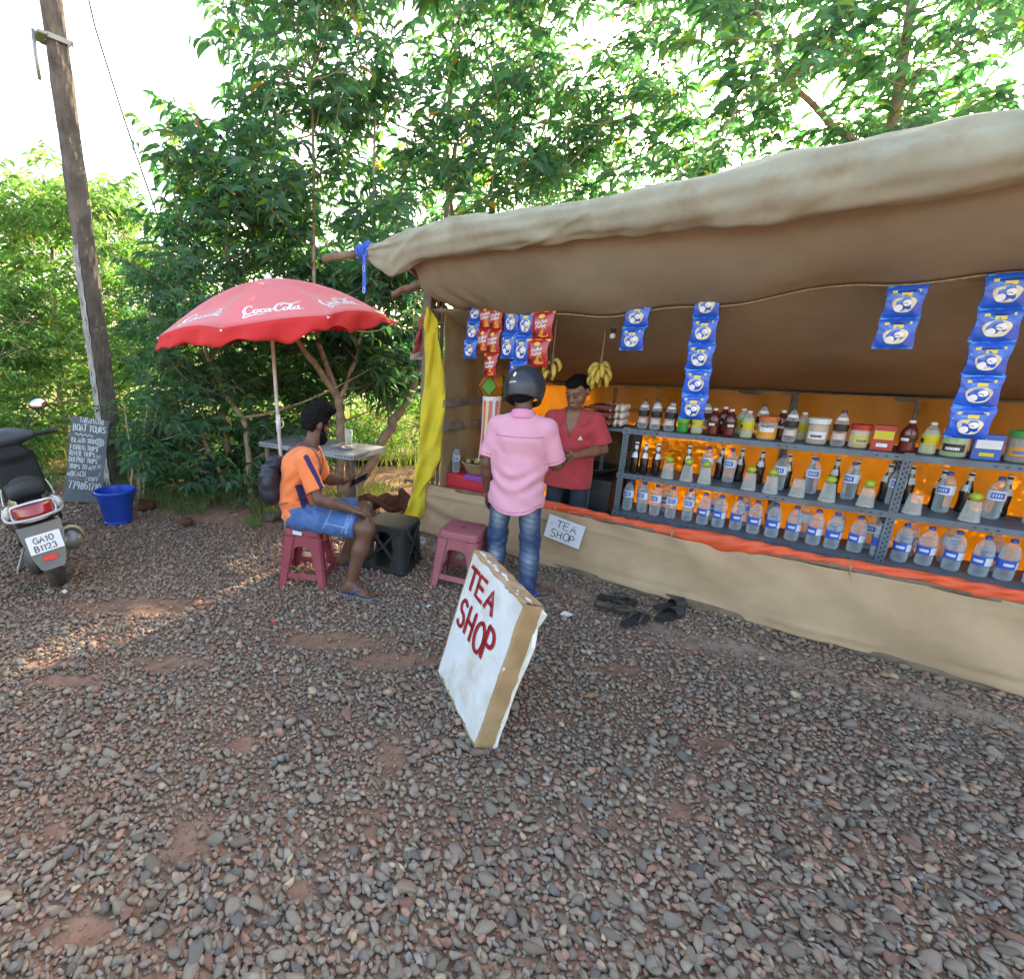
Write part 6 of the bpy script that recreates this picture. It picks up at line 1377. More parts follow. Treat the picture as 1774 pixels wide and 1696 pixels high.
for i in range(7): q.ribbon([(.03+.02*i, .255), (.034+.02*i, .256)], .004, cm, .0015)
q.build('lettering', chalk, t)
q = MB(); q.tube([cm(.0, cH-.03, .004), cm(-.03, cH+.01, -.05), cm(.1, cH+.015, -.14), cm(.36, cH+.01, -.12), cm(cW, cH-.04, .004)], .003, 5); q.build('tie_wire', ropem, t)
bkm = mat('blue_plastic', (.012, .065, .42), rough=.35, var=.06, vscale=6, spec=.5, coat=.1)
g = gp(203, 910); t = thing('bucket', 'bright blue plastic bucket standing in front of the chalkboard', 'bucket', (g.x-.03, g.y+.10, .0), .3)
q = MB(); q.lathe([(.128, .0), (.135, .004), (.137, .03), (.131, .036), (.133, .05), (.178, .335), (.182, .345), (.176, .345), (.130, .05), (.0, .045)], 40); q.build('body', bkm, t, smooth=True, angle=35)
q = MB(); q.lathe([(.181, .318), (.194, .322), (.196, .342), (.188, .352), (.178, .350), (.178, .338)], 40, close=True); q.build('rim', bkm, t, smooth=True, angle=40)
for k in (0, PI): q = MB(); q.box((.19*math.cos(k), .19*math.sin(k), .315), (.03, .035, .035), bev=.006); q.build('handle_lug', bkm, t)
q = MB(); q.tube([(.196*math.cos(a), .196*math.sin(a)*.98, .30-.02*math.sin(a)) for a in [PI*i/14 for i in range(15)]], .0035, 6); q.build('handle', galv, t)

# ================================================================== SLIPPERS AND LITTER
sole = mat('black_foam_sole', (.022, .022, .024), rough=.7, var=.2, bump=.3); solb = mat('brown_foot_bed', (.10, .075, .055), rough=.85, var=.3, vscale=30); strapm = mat('dark_strap', (.03, .03, .032), rough=.45, var=.15); navy = mat('blue_strap_rubber', (.03, .06, .26), rough=.5, var=.1); greyb = mat('blue_grey_sole', (.16, .21, .26), rough=.7, var=.15)
SOLE = [(-.13, .0), (-.125, .022), (-.105, .034), (-.06, .034), (0, .036), (.06, .044), (.10, .043), (.13, .028), (.14, .004), (.135, -.018), (.11, -.034), (.06, -.041), (0, -.034), (-.06, -.031), (-.105, -.031), (-.125, -.02)]
def flip(name, label, loc, rz, base, bed, strap, kind, parent=None, sc_=1.0, tilt=0, mirror=1):
    t = parent or thing(name, label, 'slipper', loc, rz, 'slippers left by the counter')
    if parent is None: t.rotation_euler = (tilt, 0, rz)
    sp2 = [(x*sc_, y*sc_*mirror) for x, y in SOLE]; mp = lambda x, y, h: Vector((x, y, h+.006*max(0, (x-.09)/.05)*sc_))
    q = MB(); q.prism(sp2, mp, 0, .016); a = q.build('sole', base, t); q = MB(); q.prism([(x*.95, y*.93) for x, y in sp2], mp, .0162, .020); b = q.build('foot_bed', bed, t); q = MB()
    if kind == 'thong':
        for sg in (1, -1): P = spline([(.085*sc_, .004*mirror, .02), (.06*sc_, sg*.018*sc_, .048), (.01*sc_, sg*.035*sc_, .045), (-.02*sc_, sg*.036*sc_, .012)], 5); q.tube(P, [.006+.006*math.sin(PI*i/(len(P)-1)) for i in range(len(P))], 8, flat=.45)
    else:
        q.grid(lambda u, v: Vector(((.10-.085*v)*sc_, (.044*math.cos(PI*u))*sc_, .012+.052*math.sin(PI*u)*(1-.1*v))), 14, 5)
    c = q.build('strap', strap, t, smooth=True); return (a, b, c) if parent else t
FL = [((1068, 1040), -.35, 'thong', 'black thong slipper nearest the counter cloth, rear one of the left group'), ((1062, 1058), -.45, 'thong', 'worn black thong slipper in the middle of the left group'), ((1100, 1076), .5, 'thong', 'small black slipper at the front right of the left group'), ((1160, 1068), .42, 'slide', 'black slide slipper standing alone at the right, crossed by a wide strap'), ((1160, 1056), .25, 'slide', 'black slide slipper tucked behind the other wide strap slipper')]
for (px_, py_), rz, kd, lab in FL:
    g = gp(px_, py_, .025); flip('slipper', lab, (g.x, g.y, .022+(.02 if 'tucked' in lab or 'middle' in lab else 0)), rz, sole, solb if 'worn' in lab else sole, strapm, kd, sc_=.95, tilt=.12 if 'worn' in lab else 0)
paper = mat('scrap_paper', (.66, .64, .62), rough=.8, var=.1)
def scrap(name, px_, py_, sz_, m, lab, cat, seed):
    g = gp(px_, py_); r_ = random.Random(seed); q = MB(); q.grid(lambda u, v: Vector(((u-.5)*sz_*1.4, (v-.5)*sz_, .012+sz_*.12*math.sin(u*5+seed)*math.sin(v*4+seed*2))), 6, 5); o = q.build(name, m); o.location = (g.x, g.y, .025); o.rotation_euler = (.1, .1, r_.uniform(0, 6)); sd = o.modifiers.new('thick', 'SOLIDIFY'); sd.thickness = .001; tag(o, lab, cat)
scrap('paper_scrap', 980, 1072, .055, paper, 'crumpled white paper scrap between the customer and the slippers', 'litter', 1); scrap('paper_scrap', 113, 1032, .03, paper, 'tiny white paper bit behind the scooter wheel', 'litter', 2)
scrap('paper_scrap', 742, 1058, .022, paper, 'tiny white speck of paper left of the big sign board', 'litter', 5)
scrap('wrapper', 473, 1088, .03, mat('red_wrapper', (.5, .03, .04), rough=.35, var=.6, vscale=120), 'small red and blue wrapper lying on the gravel', 'litter', 3)
# ================================================================== SCOOTER
gloss = mat('black_gloss_paint', (.010, .010, .011), rough=.22, var=.05, spec=.4, coat=.25, dirt=(.06, .045, .035), dirt_amt=.35, dirt_scale=4); grey_pl = mat('grey_plastic', (.17, .165, .155), rough=.6, var=.12, vscale=6, dirt=(.24, .17, .12), dirt_amt=.5, dirt_scale=5)
tyre = mat('dusty_tyre', (.035, .03, .027), rough=.85, var=.3, vscale=20, bump=.6, wave=(40, ('X', 'Z')), dirt=(.16, .10, .07), dirt_amt=.7, dirt_scale=6); chrome = mat('dull_chrome', (.55, .55, .54), rough=.25, metal=.9, var=.1); silver = mat('silver_paint', (.42, .42, .42), rough=.4, metal=.3, var=.08, dirt=(.25, .2, .16), dirt_amt=.4); lens = mat('red_lens', (.30, .012, .015), rough=.15, spec=.7, coat=.5, var=.2, vscale=40); clearl = mat('clear_lens', (.42, .40, .36), rough=.15, spec=.7, coat=.5); refl = mat('red_reflector', (.72, .03, .025), rough=.25, spec=.6); platem = mat('number_plate', (.74, .76, .78), rough=.4, var=.05); mirr = mat('mirror_glass', (.75, .75, .75), rough=.05, metal=1.0, var=0.0); seatm = mat('black_vinyl', (.012, .012, .013), rough=.65, var=.2, bump=.3, bscale=200, spec=.2)
SR = gp(104, 1010); SH = Vector((-.60, .80, 0)).normalized()
sc = thing('motor_scooter', 'parked black scooter with a grey tail panel and dusty rear tyre', 'scooter', (SR.x, SR.y, .0), 0)
LEAN = math.radians(8)
sc.rotation_euler = (Matrix.Rotation(math.atan2(SH.y, SH.x), 3, 'Z') @ Matrix.Rotation(-LEAN, 3, 'X')).to_euler()
# local frame: x forward, y left, z up
RW = .225
def wheel(x, nm):
    Rr = Matrix.Rotation(PI/2, 3, 'X'); t = thing(nm, None, None); t.parent = sc; t.location = (x, 0, RW)
    q = MB(); prof = [(.135, -.045), (.165, -.058), (.20, -.058), (.217, -.042), (.225, -.015), (.225, .015), (.217, .042), (.20, .058), (.165, .058), (.135, .045)]; q.lathe(prof, 40, R=Rr, close=True); q.build('tyre', tyre, t, smooth=True)
    q = MB(); q.lathe([(.02, -.03), (.03, -.012), (.12, -.012), (.136, -.036), (.136, .036), (.12, .012), (.03, .012), (.02, .03)], 30, R=Rr, close=True); q.build('rim', silver, t, smooth=True, angle=40)
    q = MB()
    for k in range(44):
        a = 2*PI*k/44
        for sg in (-1, 1): q.box(Vector((.2235*math.cos(a), .020*sg, .2235*math.sin(a))), (.006, .022, .018), R=Matrix.Rotation(-a, 3, 'Y') @ rotm('X', 25*sg))
    q.build('tread', tyre, t)
wheel(0, 'rear_wheel'); wheel(1.24, 'front_wheel')
def spart(name, m, fn, lo, hi, vox=.009):
    sd = SDF(lo, hi, vox); fn(sd); V, Q = sd.mesh(2); return link_mesh(name, mesh_np(name, V, Q), sc, [m])
def body_(sd):
    sd.econe((-.32, 0, .715), (-.05, 0, .66), (.10, .045), (.125, .115), (0, 1, 0), .03); sd.econe((-.05, 0, .64), (.34, 0, .56), (.135, .14), (.15, .13), (0, 1, 0), .05)
    sd.econe((.34, 0, .56), (.40, 0, .30), (.15, .08), (.16, .06), (0, 1, 0), .05); sd.econe((-.12, 0, .56), (.30, 0, .43), (.13, .08), (.15, .07), (0, 1, 0), .05)
    sd.cut(lambda x, y, z: np.maximum(.235-np.sqrt(x**2+(z-RW)**2), -(z-.25)) - 0.0)
spart('body', gloss, body_, (-.45, -.22, .2), (.6, .22, .9))
def seat_(sd):
    sd.econe((-.22, 0, .775), (.10, 0, .770), (.105, .035), (.125, .045), (0, 1, 0), .03); sd.econe((.10, 0, .77), (.44, 0, .735), (.125, .045), (.085, .04), (0, 1, 0), .03)
    sd.ell((-.14, 0, .795), (.13, .11, .035), None, .03)
spart('seat', seatm, seat_, (-.42, -.2, .66), (.6, .2, .92))
def floor_(sd): sd.box((.60, 0, .27), (.24, .17, .035), None, .025, .03); sd.econe((.80, 0, .28), (.93, 0, .86), (.19, .03), (.15, .03), (0, 1, 0), .06); sd.econe((.93, 0, .86), (.95, 0, .93), (.12, .05), (.09, .05), (0, 1, 0), .05)
spart('apron', mat('matt_black_plastic', (.012, .012, .013), rough=.55, spec=.25, var=.2), floor_, (.3, -.25, .2), (1.1, .25, 1.05))
def fend(sd): sd.ell((1.24, 0, .30), (.26, .075, .20), None, .02); sd.cut(lambda x, y, z: .245-np.sqrt((x-1.24)**2+(z-RW)**2)); sd.cut(lambda x, y, z: .30-z)
spart('front_fender', gloss, fend, (.9, -.12, .2), (1.6, .12, .6))
def cowl(sd): sd.ell((1.0, 0, 1.0), (.13, .15, .085), None, .03); sd.econe((.96, -.17, 1.0), (.96, .17, 1.0), (.055, .04), (.055, .04), (1, 0, 0), .05)
spart('handlebar_cover', mat('grey_blue_plastic', (.035, .042, .05), rough=.5, var=.1), cowl, (.8, -.25, .85), (1.2, .25, 1.15))
for sg in (-1, 1):
    q = MB(); q.tube([(.95, sg*.17, 1.0), (.92, sg*.27, 1.0), (.89, sg*.37, .995)], .019, 10); 
    for i in range(7): q.tube([(.945-.008*i-.01, sg*(.20+.022*i), 1.0), (.944-.008*i-.011, sg*(.207+.022*i), 1.0)], .0215, 10)
    q.build('grip', blackm, sc, smooth=True, angle=40)
    q = MB(); q.tube([(.99, sg*.17, 1.0), (1.0, sg*.25, 1.0), (.965, sg*.35, .99)], .006, 6); q.build('brake_lever', chrome, sc, smooth=True)
    q = MB(); q.tube([(.97, sg*.16, 1.03), (.97, sg*.20, 1.11), (.96, sg*.27, 1.17), (.955, sg*.29, 1.20)], .0065, 7); ms = q.build('mirror_stalk', blackm, sc, smooth=True)
    q = MB(); Rm = rotm('Z', -8*sg) @ rotm('Y', 8); q.ell((.955, sg*.30, 1.235), (.022, .072, .052), R=Rm, n=18, m=12); q.build('mirror_shell', blackm, ms, smooth=True)
    q = MB(); q.ell((.942, sg*.30, 1.235), (.016, .063, .044), R=Rm, n=18, m=12); q.build('mirror_glass', mirr, ms, smooth=True)
# headlight, front indicator
q = MB(); q.ell((1.11, 0, 1.0), (.03, .09, .05), n=14, m=10); q.build('headlight', clearl, sc, smooth=True)
# tail: lamp, surround, indicators, grab rail, plate panel
q = MB(); q.grid(lambda u, v: Vector((-.375+.05*(2*u-1)**2+.03*v, .10*(2*u-1)*(1+.1*v), .655+.075*v)), 12, 4); o = q.build('tail_lamp', lens, sc, smooth=True); sd = o.modifiers.new('thick', 'SOLIDIFY'); sd.thickness = .02; sd.offset = -1
q = MB(); lp = [Vector((-.385+.05*(y/.12)**2+.03*(z-.64)/.1, y, z)) for y, z in [(-.10, .645), (-.04, .638), (.04, .638), (.10, .645), (.125, .66), (.128, .70), (.115, .735), (.06, .748), (-.06, .748), (-.115, .735), (-.128, .70), (-.125, .66), (-.10, .645)]]; q.tube(spline(lp, 4), .008, 8, cap=False); q.build('lamp_surround', mat('pale_silver', (.62, .62, .63), rough=.3, metal=.2), sc, smooth=True)
for sg in (-1, 1):
    q = MB(); q.ell((-.27, sg*.135, .70), (.085, .024, .045), R=rotm('Z', -18*sg), n=12, m=8); q.build('indicator', clearl, sc, smooth=True)
    q = MB(); q.tube(spline([(.02, sg*.135, .80), (-.14, sg*.145, .785), (-.24, sg*.15, .745)], 5), [.004]*11, 6); q.build('trim_line', chrome, sc, smooth=True)
q = MB(); q.tube(spline([(-.02, -.17, .66), (-.20, -.175, .655), (-.34, -.15, .655), (-.41, -.07, .66), (-.425, 0, .66), (-.41, .07, .66), (-.34, .15, .655), (-.20, .175, .655), (-.02, .17, .66)], 6), .010, 10); q.build('grab_rail', silver, sc, smooth=True)
q = MB(); q.tube(spline([(-.30, -.10, .60), (-.345, -.12, .60), (-.36, -.11, .62)], 4), .006, 6); q.build('rail_stay', silver, sc, smooth=True)
def pm(y, z, h=0): return Vector((-.36-.10*(z-.60)/-.28*.5-h-.012*math.cos(y*9), y, z))
ol = [(-.13, .605), (.13, .605), (.125, .52), (.10, .40), (.075, .315), (.055, .30), (-.055, .30), (-.075, .315), (-.10, .40), (-.125, .52)]
q = MB(); q.prism(ol, lambda x, y, h: pm(x, y, h), 0, .022); recalc(q.build('plate_panel', grey_pl, sc))
PL = .095; pc = .485
q = MB(); q.prism([(-PL-.005, pc-.055), (-PL, pc-.06), (PL, pc-.06), (PL+.005, pc-.055), (PL+.005, pc+.055), (PL, pc+.06), (-PL, pc+.06), (-PL-.005, pc+.055)], lambda x, y, h: pm(0, y, h)+Vector((0, -x, 0)), .024, .032); pl_ = recalc(q.build('number_plate', platem, sc))
q = MB(); mpp = lambda x, y, h: pm(0, y, .0335+h)+Vector((0, -x, 0)); write(q, 'GA10', -.062, pc+.008, .036, .118, .007, mpp, 0); write(q, 'B1123', -.068, pc-.046, .036, .130, .007, mpp, 0); q.build('lettering', mat('grey_ink', (.10, .09, .09), rough=.6), pl_)
q = MB(); q.prism([(-.04, .365), (.04, .365), (.04, .395), (-.04, .395)], lambda x, y, h: pm(x, y, h), .02, .032); recalc(q.build('reflector', refl, sc))
# rear mudguard, engine, muffler, shock
def eng(sd): sd.econe((.02, .06, .26), (.40, .05, .30), (.07, .09), (.08, .07), (0, 1, 0), .04); sd.ell((0, .10, RW+.01), (.12, .06, .11), None, .03); sd.cut(lambda x, y, z: np.maximum(.055-np.abs(y), np.sqrt(x**2+(z-RW)**2)-.245)*1.0)
spart('engine', mat('dark_alloy', (.06, .058, .055), rough=.55, metal=.3, var=.2, dirt=(.14, .09, .06), dirt_amt=.6), eng, (-.3, -.2, .08), (.6, .25, .5))
mq = thing('muffler', None, None); mq.parent = sc
q = MB(); q.lathe([(.03, -.09), (.052, -.075), (.070, -.045), (.074, 0), (.073, .28), (.05, .34), (.02, .40)], 24, c=(-.06, -.165, .34), R=axes((0, 1, 0), (0, 0, 1), (1, 0, 0)) @ rotm('X', 6)); q.build('drum', blackm, mq, smooth=True)
q = MB(); q.ell((-.11, -.165, .34), (.055, .070, .070), n=20, m=14); q.build('end_cap', mat('grey_alloy', (.20, .20, .20), rough=.45, metal=.5, var=.12), mq, smooth=True)
q = MB(); q.tube([Vector((-.045, -.165+.082*math.cos(a), .34+.082*math.sin(a))) for a in [i*PI/9 for i in range(-5, 11)]], .010, 8, flat=1.6); q.build('heat_guard', mat('tan_alloy', (.42, .33, .22), rough=.45, metal=.5), mq, smooth=True)
q = MB(); q.tube([(-.02, -.09, .26), (.02, -.10, .55)], .022, 10); 
for i in range(7): q.tube([(-.01+.003*i, -.094, .31+.03*i), (-.009+.003*i, -.094, .322+.03*i)], .032, 10)
q.build('shock_absorber', blackm, sc, smooth=True, angle=40)
q = MB(); q.tube([(.45, .12, .25), (.42, .24, .04), (.40, .27, .015)], .011, 8); q.build('side_stand', galv, sc, smooth=True)
q = MB(); q.tube([(.12, -.16, .33), (.10, -.24, .33)], .010, 8); q.box((.08, -.23, .335), (.09, .05, .016), bev=.005); q.build('footpeg', blackm, sc)
# side lettering and emblem
me = text_mesh('Duro', .055, .002)
for v in me.vertices: x, y = v.co.x, v.co.y; v.co = Vector((-.11-x*.9*-1 if False else -.12-x*-1.0, -.152-.0+.02*0, .60+y+.12*(x)))
link_mesh('lettering', me, sc, [whitem])
q = MB(); mpz = lambda x, y, h: Vector((.85+.075*y/.3*.3, -x, .62+y)) ; q.ribbon([(.05, .0), (.12, .05), (.17, .06)], .02, lambda x, y, h: Vector((.12-x, -.158, .70+y)), 0); q.ribbon([(.09, -.01), (.12, .08)], .018, lambda x, y, h: Vector((.12-x, -.159, .70+y)), 0); q.build('emblem', whitem, sc)
# ================================================================== PEOPLE
skin_d = mat('dark_brown_skin', (.13, .062, .039), rough=.5, var=.14, vscale=18, bump=.15, bscale=160, spec=.45)
skin_m = mat('brown_skin', (.26, .13, .08), rough=.5, var=.14, vscale=18, bump=.15, bscale=160, spec=.45)
hairm = mat('black_hair', (.006, .0055, .0055), rough=.75, var=.5, vscale=60, bump=1.0, bscale=220, spec=.15)
npv = lambda p: np.array(p, float)
def V3(*a): return Vector(a)
def arm(sd, sh, el, wr, k=.02, s=1.0):
    sh, el, wr = Vector(sh), Vector(el), Vector(wr)
    sd.cone(sh, sh.lerp(el, .45), .050*s, .046*s, k); sd.cone(sh.lerp(el, .45), el, .046*s, .036*s, k); sd.cone(el, el.lerp(wr, .35), .036*s, .040*s, k); sd.cone(el.lerp(wr, .35), wr, .040*s, .025*s, k)
def hand(sd, wr, d, n, side, curl=.5, spread=.10, s=1.0, thumb=.6):
    """wr wrist, d fingers' direction, n back-of-hand normal, side = towards the thumb"""
    wr = Vector(wr); d = Vector(d).normalized(); side = Vector(side); side = (side-d*side.dot(d)).normalized(); n = Vector(n); n = (n-d*n.dot(d)-side*n.dot(side)).normalized()
    pc = wr+d*.046*s; sd.box(pc, (.046*s, .038*s, .0135*s), axes(d, side, n), .012*s, .012)
    lens_ = [.068, .076, .072, .056]
    for i in range(4):
        off = .029-.0195*i; root = wr+d*(.082 if i != 3 else .074)*s+side*off*s; fd = (d+side*spread*(1.5-i)*.6-n*.15).normalized(); L_ = lens_[i]*s
        a = root+fd*L_*.42; c1 = curl*1.1; fd2 = (fd*math.cos(c1)-n*math.sin(c1)).normalized(); b = a+fd2*L_*.34; c2 = curl*1.9; fd3 = (fd*math.cos(c2)-n*math.sin(c2)).normalized(); c = b+fd3*L_*.27
        sd.cone(root-fd*.01, a, .0095*s, .0088*s, .004); sd.cone(a, b, .0088*s, .0078*s, .003); sd.cone(b, c, .0078*s, .0065*s, .003)
    t0 = wr+d*.022*s+side*.028*s-n*.006*s; td = (d*.65+side*.75-n*.35*thumb).normalized(); t1 = t0+td*.040*s; td2 = (d*.85+side*.25-n*.6*thumb).normalized(); t2 = t1+td2*.030*s
    sd.cone(t0, t1, .0135*s, .0105*s, .008); sd.cone(t1, t2, .0105*s, .0080*s, .003)
def leg(sd, hip, kn, an, k=.03, s=1.0):
    hip, kn, an = Vector(hip), Vector(kn), Vector(an); back = None
    sd.cone(hip, kn, .080*s, .056*s, k); sd.cone(kn, kn.lerp(an, .35), .055*s, .055*s, k); sd.cone(kn.lerp(an, .35), an, .055*s, .033*s, k)
def foot(sd, an, d, s=1.0, z0=0.02):
    an = Vector(an); d = Vector(d).normalized(); sdv = Vector((-d.y, d.x, 0)); heel = Vector((an.x, an.y, z0+.03))-d*.035*s; ball = Vector((an.x, an.y, z0+.022))+d*.125*s
    sd.cone(an, heel, .034*s, .033*s, .03); sd.econe(heel, ball, (.032*s, .030*s), (.044*s, .020*s), sdv, .02); sd.cone(an+d*.02, ball, .034*s, .022*s, .03)
    for i in range(5):
        o_ = (.032-.0165*i); ln = [.048, .046, .042, .036, .028][i]; r_ = [.0125, .0095, .009, .0085, .008][i]
        sd.cone(ball+sdv*o_*s+d*.01, ball+sdv*o_*1.05*s+d*(.01+ln)*s+Vector((0, 0, -.008)), r_, r_*.85, .004)
def head(sd, c, R, F, U, s=1.0, smile=False):
    c = Vector(c); M = axes(R, F, U)
    p = lambda r, f, u: c+R*(r*s)+F*(f*s)+U*(u*s)
    sd.ell(p(0, -.012, .03), (.076*s, .096*s, .088*s), M, .02); sd.ell(p(0, .022, -.045), (.060*s, .068*s, .070*s), M, .035)
    sd.ell(p(0, .062, -.088), (.028*s, .026*s, .024*s), M, .03); sd.ell(p(.038, .052, -.03), (.026*s, .025*s, .022*s), M, .02); sd.ell(p(-.038, .052, -.03), (.026*s, .025*s, .022*s), M, .02)
    sd.cone(p(0, .083, .012), p(0, .104, -.026), .0095*s, .0145*s, .012); sd.ell(p(.012, .092, -.030), (.010*s, .012*s, .009*s), M, .008); sd.ell(p(-.012, .092, -.030), (.010*s, .012*s, .009*s), M, .008)
    sd.cone(p(-.038, .078, .028), p(.038, .078, .028), .012*s, .012*s, .015)
    for q in (-1, 1):
        sd.ell(p(q*.078, -.012, -.005), (.010*s, .021*s, .032*s), axes((R+F*(-.3*q)).normalized(), (F+R*(.3*q)).normalized(), U), .006)
        sd.ell(p(q*.031, .076, .008), (.014*s, .012*s, .010*s), M, .004)
    sd.cone(p(-.02, .088, -.052), p(.02, .088, -.052), .007*s, .007*s, .006); sd.cone(p(-.017, .087, -.065), p(.017, .087, -.065), .008*s, .008*s, .006)
def face_parts(t, c, R, F, U, body, s=1.0, teeth=False, brow=True, closed=True):
    c = Vector(c); p = lambda r, f, u: c+R*(r*s)+F*(f*s)+U*(u*s)
    for q in (-1, 1):
        if brow:
            b = MB(); b.tube([p(q*.014, .0915, .034), p(q*.030, .092, .040), p(q*.048, .082, .034)], [.0035, .0048, .0025], 6, flat=.6); b.build('eyebrow', hairm, t, smooth=True, world=True)
        b = MB(); b.tube([p(q*.018, .0895, .003), p(q*.031, .0905, -.001), p(q*.044, .0835, .003)], [.0015, .0032, .0015], 6); b.build('eye', mat_eye, t, smooth=True, world=True)
    if teeth:
        b = MB(); b.tube([p(-.024, .0855, -.0545), p(-.012, .0955, -.0605), p(.012, .0955, -.0605), p(.024, .0855, -.0545)], [.001, .0042, .0042, .001], 6); b.build('teeth', mat_teeth, t, smooth=True, world=True)
        b = MB(); b.tube([p(-.029, .080, -.050), p(-.013, .0945, -.067), p(.013, .0945, -.067), p(.029, .080, -.050)], [.002, .0055, .0055, .002], 7); b.tube([p(-.029, .080, -.050), p(-.013, .0955, -.0535), p(.013, .0955, -.0535), p(.029, .080, -.050)], [.002, .0042, .0042, .002], 7); b.build('lips', mat_lip, t, smooth=True, world=True)
mat_eye = mat('eye_dark', (.012, .009, .008), rough=.3, var=0); mat_teeth = mat('teeth', (.70, .66, .60), rough=.3, var=0); mat_lip = mat('lip', (.13, .045, .035), rough=.5, var=.1)
def bb(pts, m): P = np.array([npv(p) for p in pts]); return P.min(0)-m, P.max(0)+m
def flipflop(name, an, d, base, strap, parent, side):
    """worn slipper under a foot whose ankle is an; built in world coordinates"""
    d = Vector(d).normalized(); e = Vector((-d.y, d.x, 0)); o = Vector((an[0], an[1], 0))+d*.045; mp = lambda x, y, h: o+d*x+e*y*side+Vector((0, 0, h+.004))
    q = MB(); q.prism(SOLE, mp, 0, .020); so_ = q.build(name, base, parent, world=True)
    q = MB()
    for sg in (1, -1): P = spline([(.088, .006, .022), (.055, sg*.024, .060), (.0, sg*.046, .060), (-.035, sg*.044, .018)], 5); q.tube([mp(p.x, p.y, p.z) for p in P], [.007+.005*math.sin(PI*i/(len(P)-1)) for i in range(len(P))], 8, flat=.5)
    q.build('strap', strap, so_, smooth=True, world=True)

# ---------------------------------------------------------- the seated man
def seated():
    F = V3(1, .04, 0).normalized(); R = V3(F.y, -F.x, 0); U = V3(0, 0, 1)
    t = thing('person', 'man in orange T-shirt and denim shorts seated on a stool looking at his phone', 'person', (STA.x, STA.y, 0))
    hipc = V3(-.50, 3.61, .545); wst = V3(-.53, 3.61, .70); cst = V3(-.485, 3.605, .90); sh0 = V3(-.435, 3.60, .995); nk0 = V3(-.425, 3.605, 1.01); nk1 = V3(-.385, 3.63, 1.10)
    shR = V3(-.43, 3.435, .975); shL = V3(-.42, 3.775, .975); elR = V3(-.335, 3.345, .725); wrR = V3(-.105, 3.36, .645); elL = V3(-.33, 3.85, .74); wrL = V3(-.185, 3.735, .745)
    hR, hL = V3(-.49, 3.515, .535), V3(-.49, 3.71, .535); kR, kL = V3(-.005, 3.325, .515), V3(-.02, 3.80, .51); aR, aL = V3(-.125, 3.325, .085), V3(-.19, 3.83, .085)
    hc = V3(-.365, 3.65, 1.195); HF = V3(.80, .52, -.28).normalized(); HR = HF.cross(U).normalized(); HU = HR.cross(HF)
    dR = V3(.155, -.065, 0); dL = V3(.9, .35, 0)
    lo, hi = bb([hipc, wst, elR, elL, kR, kL, aR, aL, hc, aR+dR.normalized()*.2, aL+dL.normalized()*.2, (0, 0, 0) if False else hipc], .17); lo[2] = 0; hi[2] = 1.36
    sd = SDF(lo, hi, .0065)
    sd.econe(hipc, wst, (.155, .11), (.135, .10), R, .05); sd.econe(wst, cst, (.135, .10), (.16, .115), R, .05); sd.econe(cst, sh0, (.16, .11), (.14, .075), R, .04); sd.cone(shR, shL, .055, .055, .04)
    sd.cone(nk0, nk1, .058, .053, .03); head(sd, hc, HR, HF, HU, 1.0)
    arm(sd, shR, elR, wrR, s=1.08); arm(sd, shL, elL, wrL, s=1.05)
    hand(sd, wrR, (.95, -.02, -.22), (.15, -.35, 1), (0.05, 1, .2), .42, .10, .98); hand(sd, wrL, (.6, -.45, .25), (.2, .1, -1), (-.5, -.7, .1), .55, .06, .95)
    leg(sd, hR, kR, aR, s=1.02); leg(sd, hL, kL, aL, s=1.02); foot(sd, aR, dR, 1.0, .022); foot(sd, aL, dL, 1.0, .022)
    sdf_part(sd, 'body', skin_d, t)
    # hair, beard
    sd = SDF(npv(hc)-.2, npv(hc)+.22, .005); p = lambda r, f, u: hc+HR*r+HF*f+HU*u; M = axes(HR, HF, HU)
    sd.ell(p(0, -.018, .045), (.084, .100, .088), M, .02); sd.ell(p(0, .005, .112), (.084, .098, .058), M, .03); sd.ell(p(0, .055, .125), (.072, .066, .046), M, .02); sd.ell(p(0, -.06, -.015), (.072, .045, .06), M, .02)
    c_ = npv(hc); f_ = npv(HF); u_ = npv(HU); r_ = npv(HR)
    def loc(x, y, z): q = [x-c_[0], y-c_[1], z-c_[2]]; return [sum(q[i]*a[i] for i in range(3)) for a in (r_, f_, u_)]
    sd.cut(lambda x, y, z: (lambda l: np.minimum(l[1]-.052+.0*l[2], .060-l[2]+.0*l[1]))(loc(x, y, z)))
    sd.cut(lambda x, y, z: (lambda l: -(l[2]+.055))(loc(x, y, z)))
    sd.cut(lambda x, y, z: (lambda l: np.minimum(np.minimum(l[1]+.004, .012-l[2]), .05-np.abs(l[0])*0-.0)*1.0)(loc(x, y, z)))
    sd.warp(lambda x, y, z: .009*np.abs(fbm(x, y, z, 150, 2))-.004+.006*fbm(x, y, z, 70, 3)+.004*fbm(x, y, z, 28, 9)); sdf_part(sd, 'hair', hairm, t, 0)
    sd = SDF(npv(hc)-.2, npv(hc)+.2, .005); sd.ell(p(0, .035, -.075), (.066, .070, .058), M, .02); sd.ell(p(0, .065, -.105), (.040, .04, .035), M, .03)
    for q in (-1, 1): sd.cone(p(q*.066, .018, .0), p(q*.058, .035, -.06), .012, .018, .015)
    sd.cut(lambda x, y, z: (lambda l: np.where(l[2] > -.035, (l[1]-.04)*1.0, -1.0))(loc(x, y, z))); sd.warp(lambda x, y, z: .003*fbm(x, y, z, 140, 5)); sdf_part(sd, 'beard', hairm, t, 0)
    face_parts(t, hc, HR, HF, HU, None)
    # T-shirt
    orm = mat('orange_jersey', (.86, .205, .055), rough=.8, var=.05, vscale=6, bump=.12, bscale=400, sheen=.2); nav = mat('navy_stripe', (.035, .02, .10), rough=.8, var=.1)
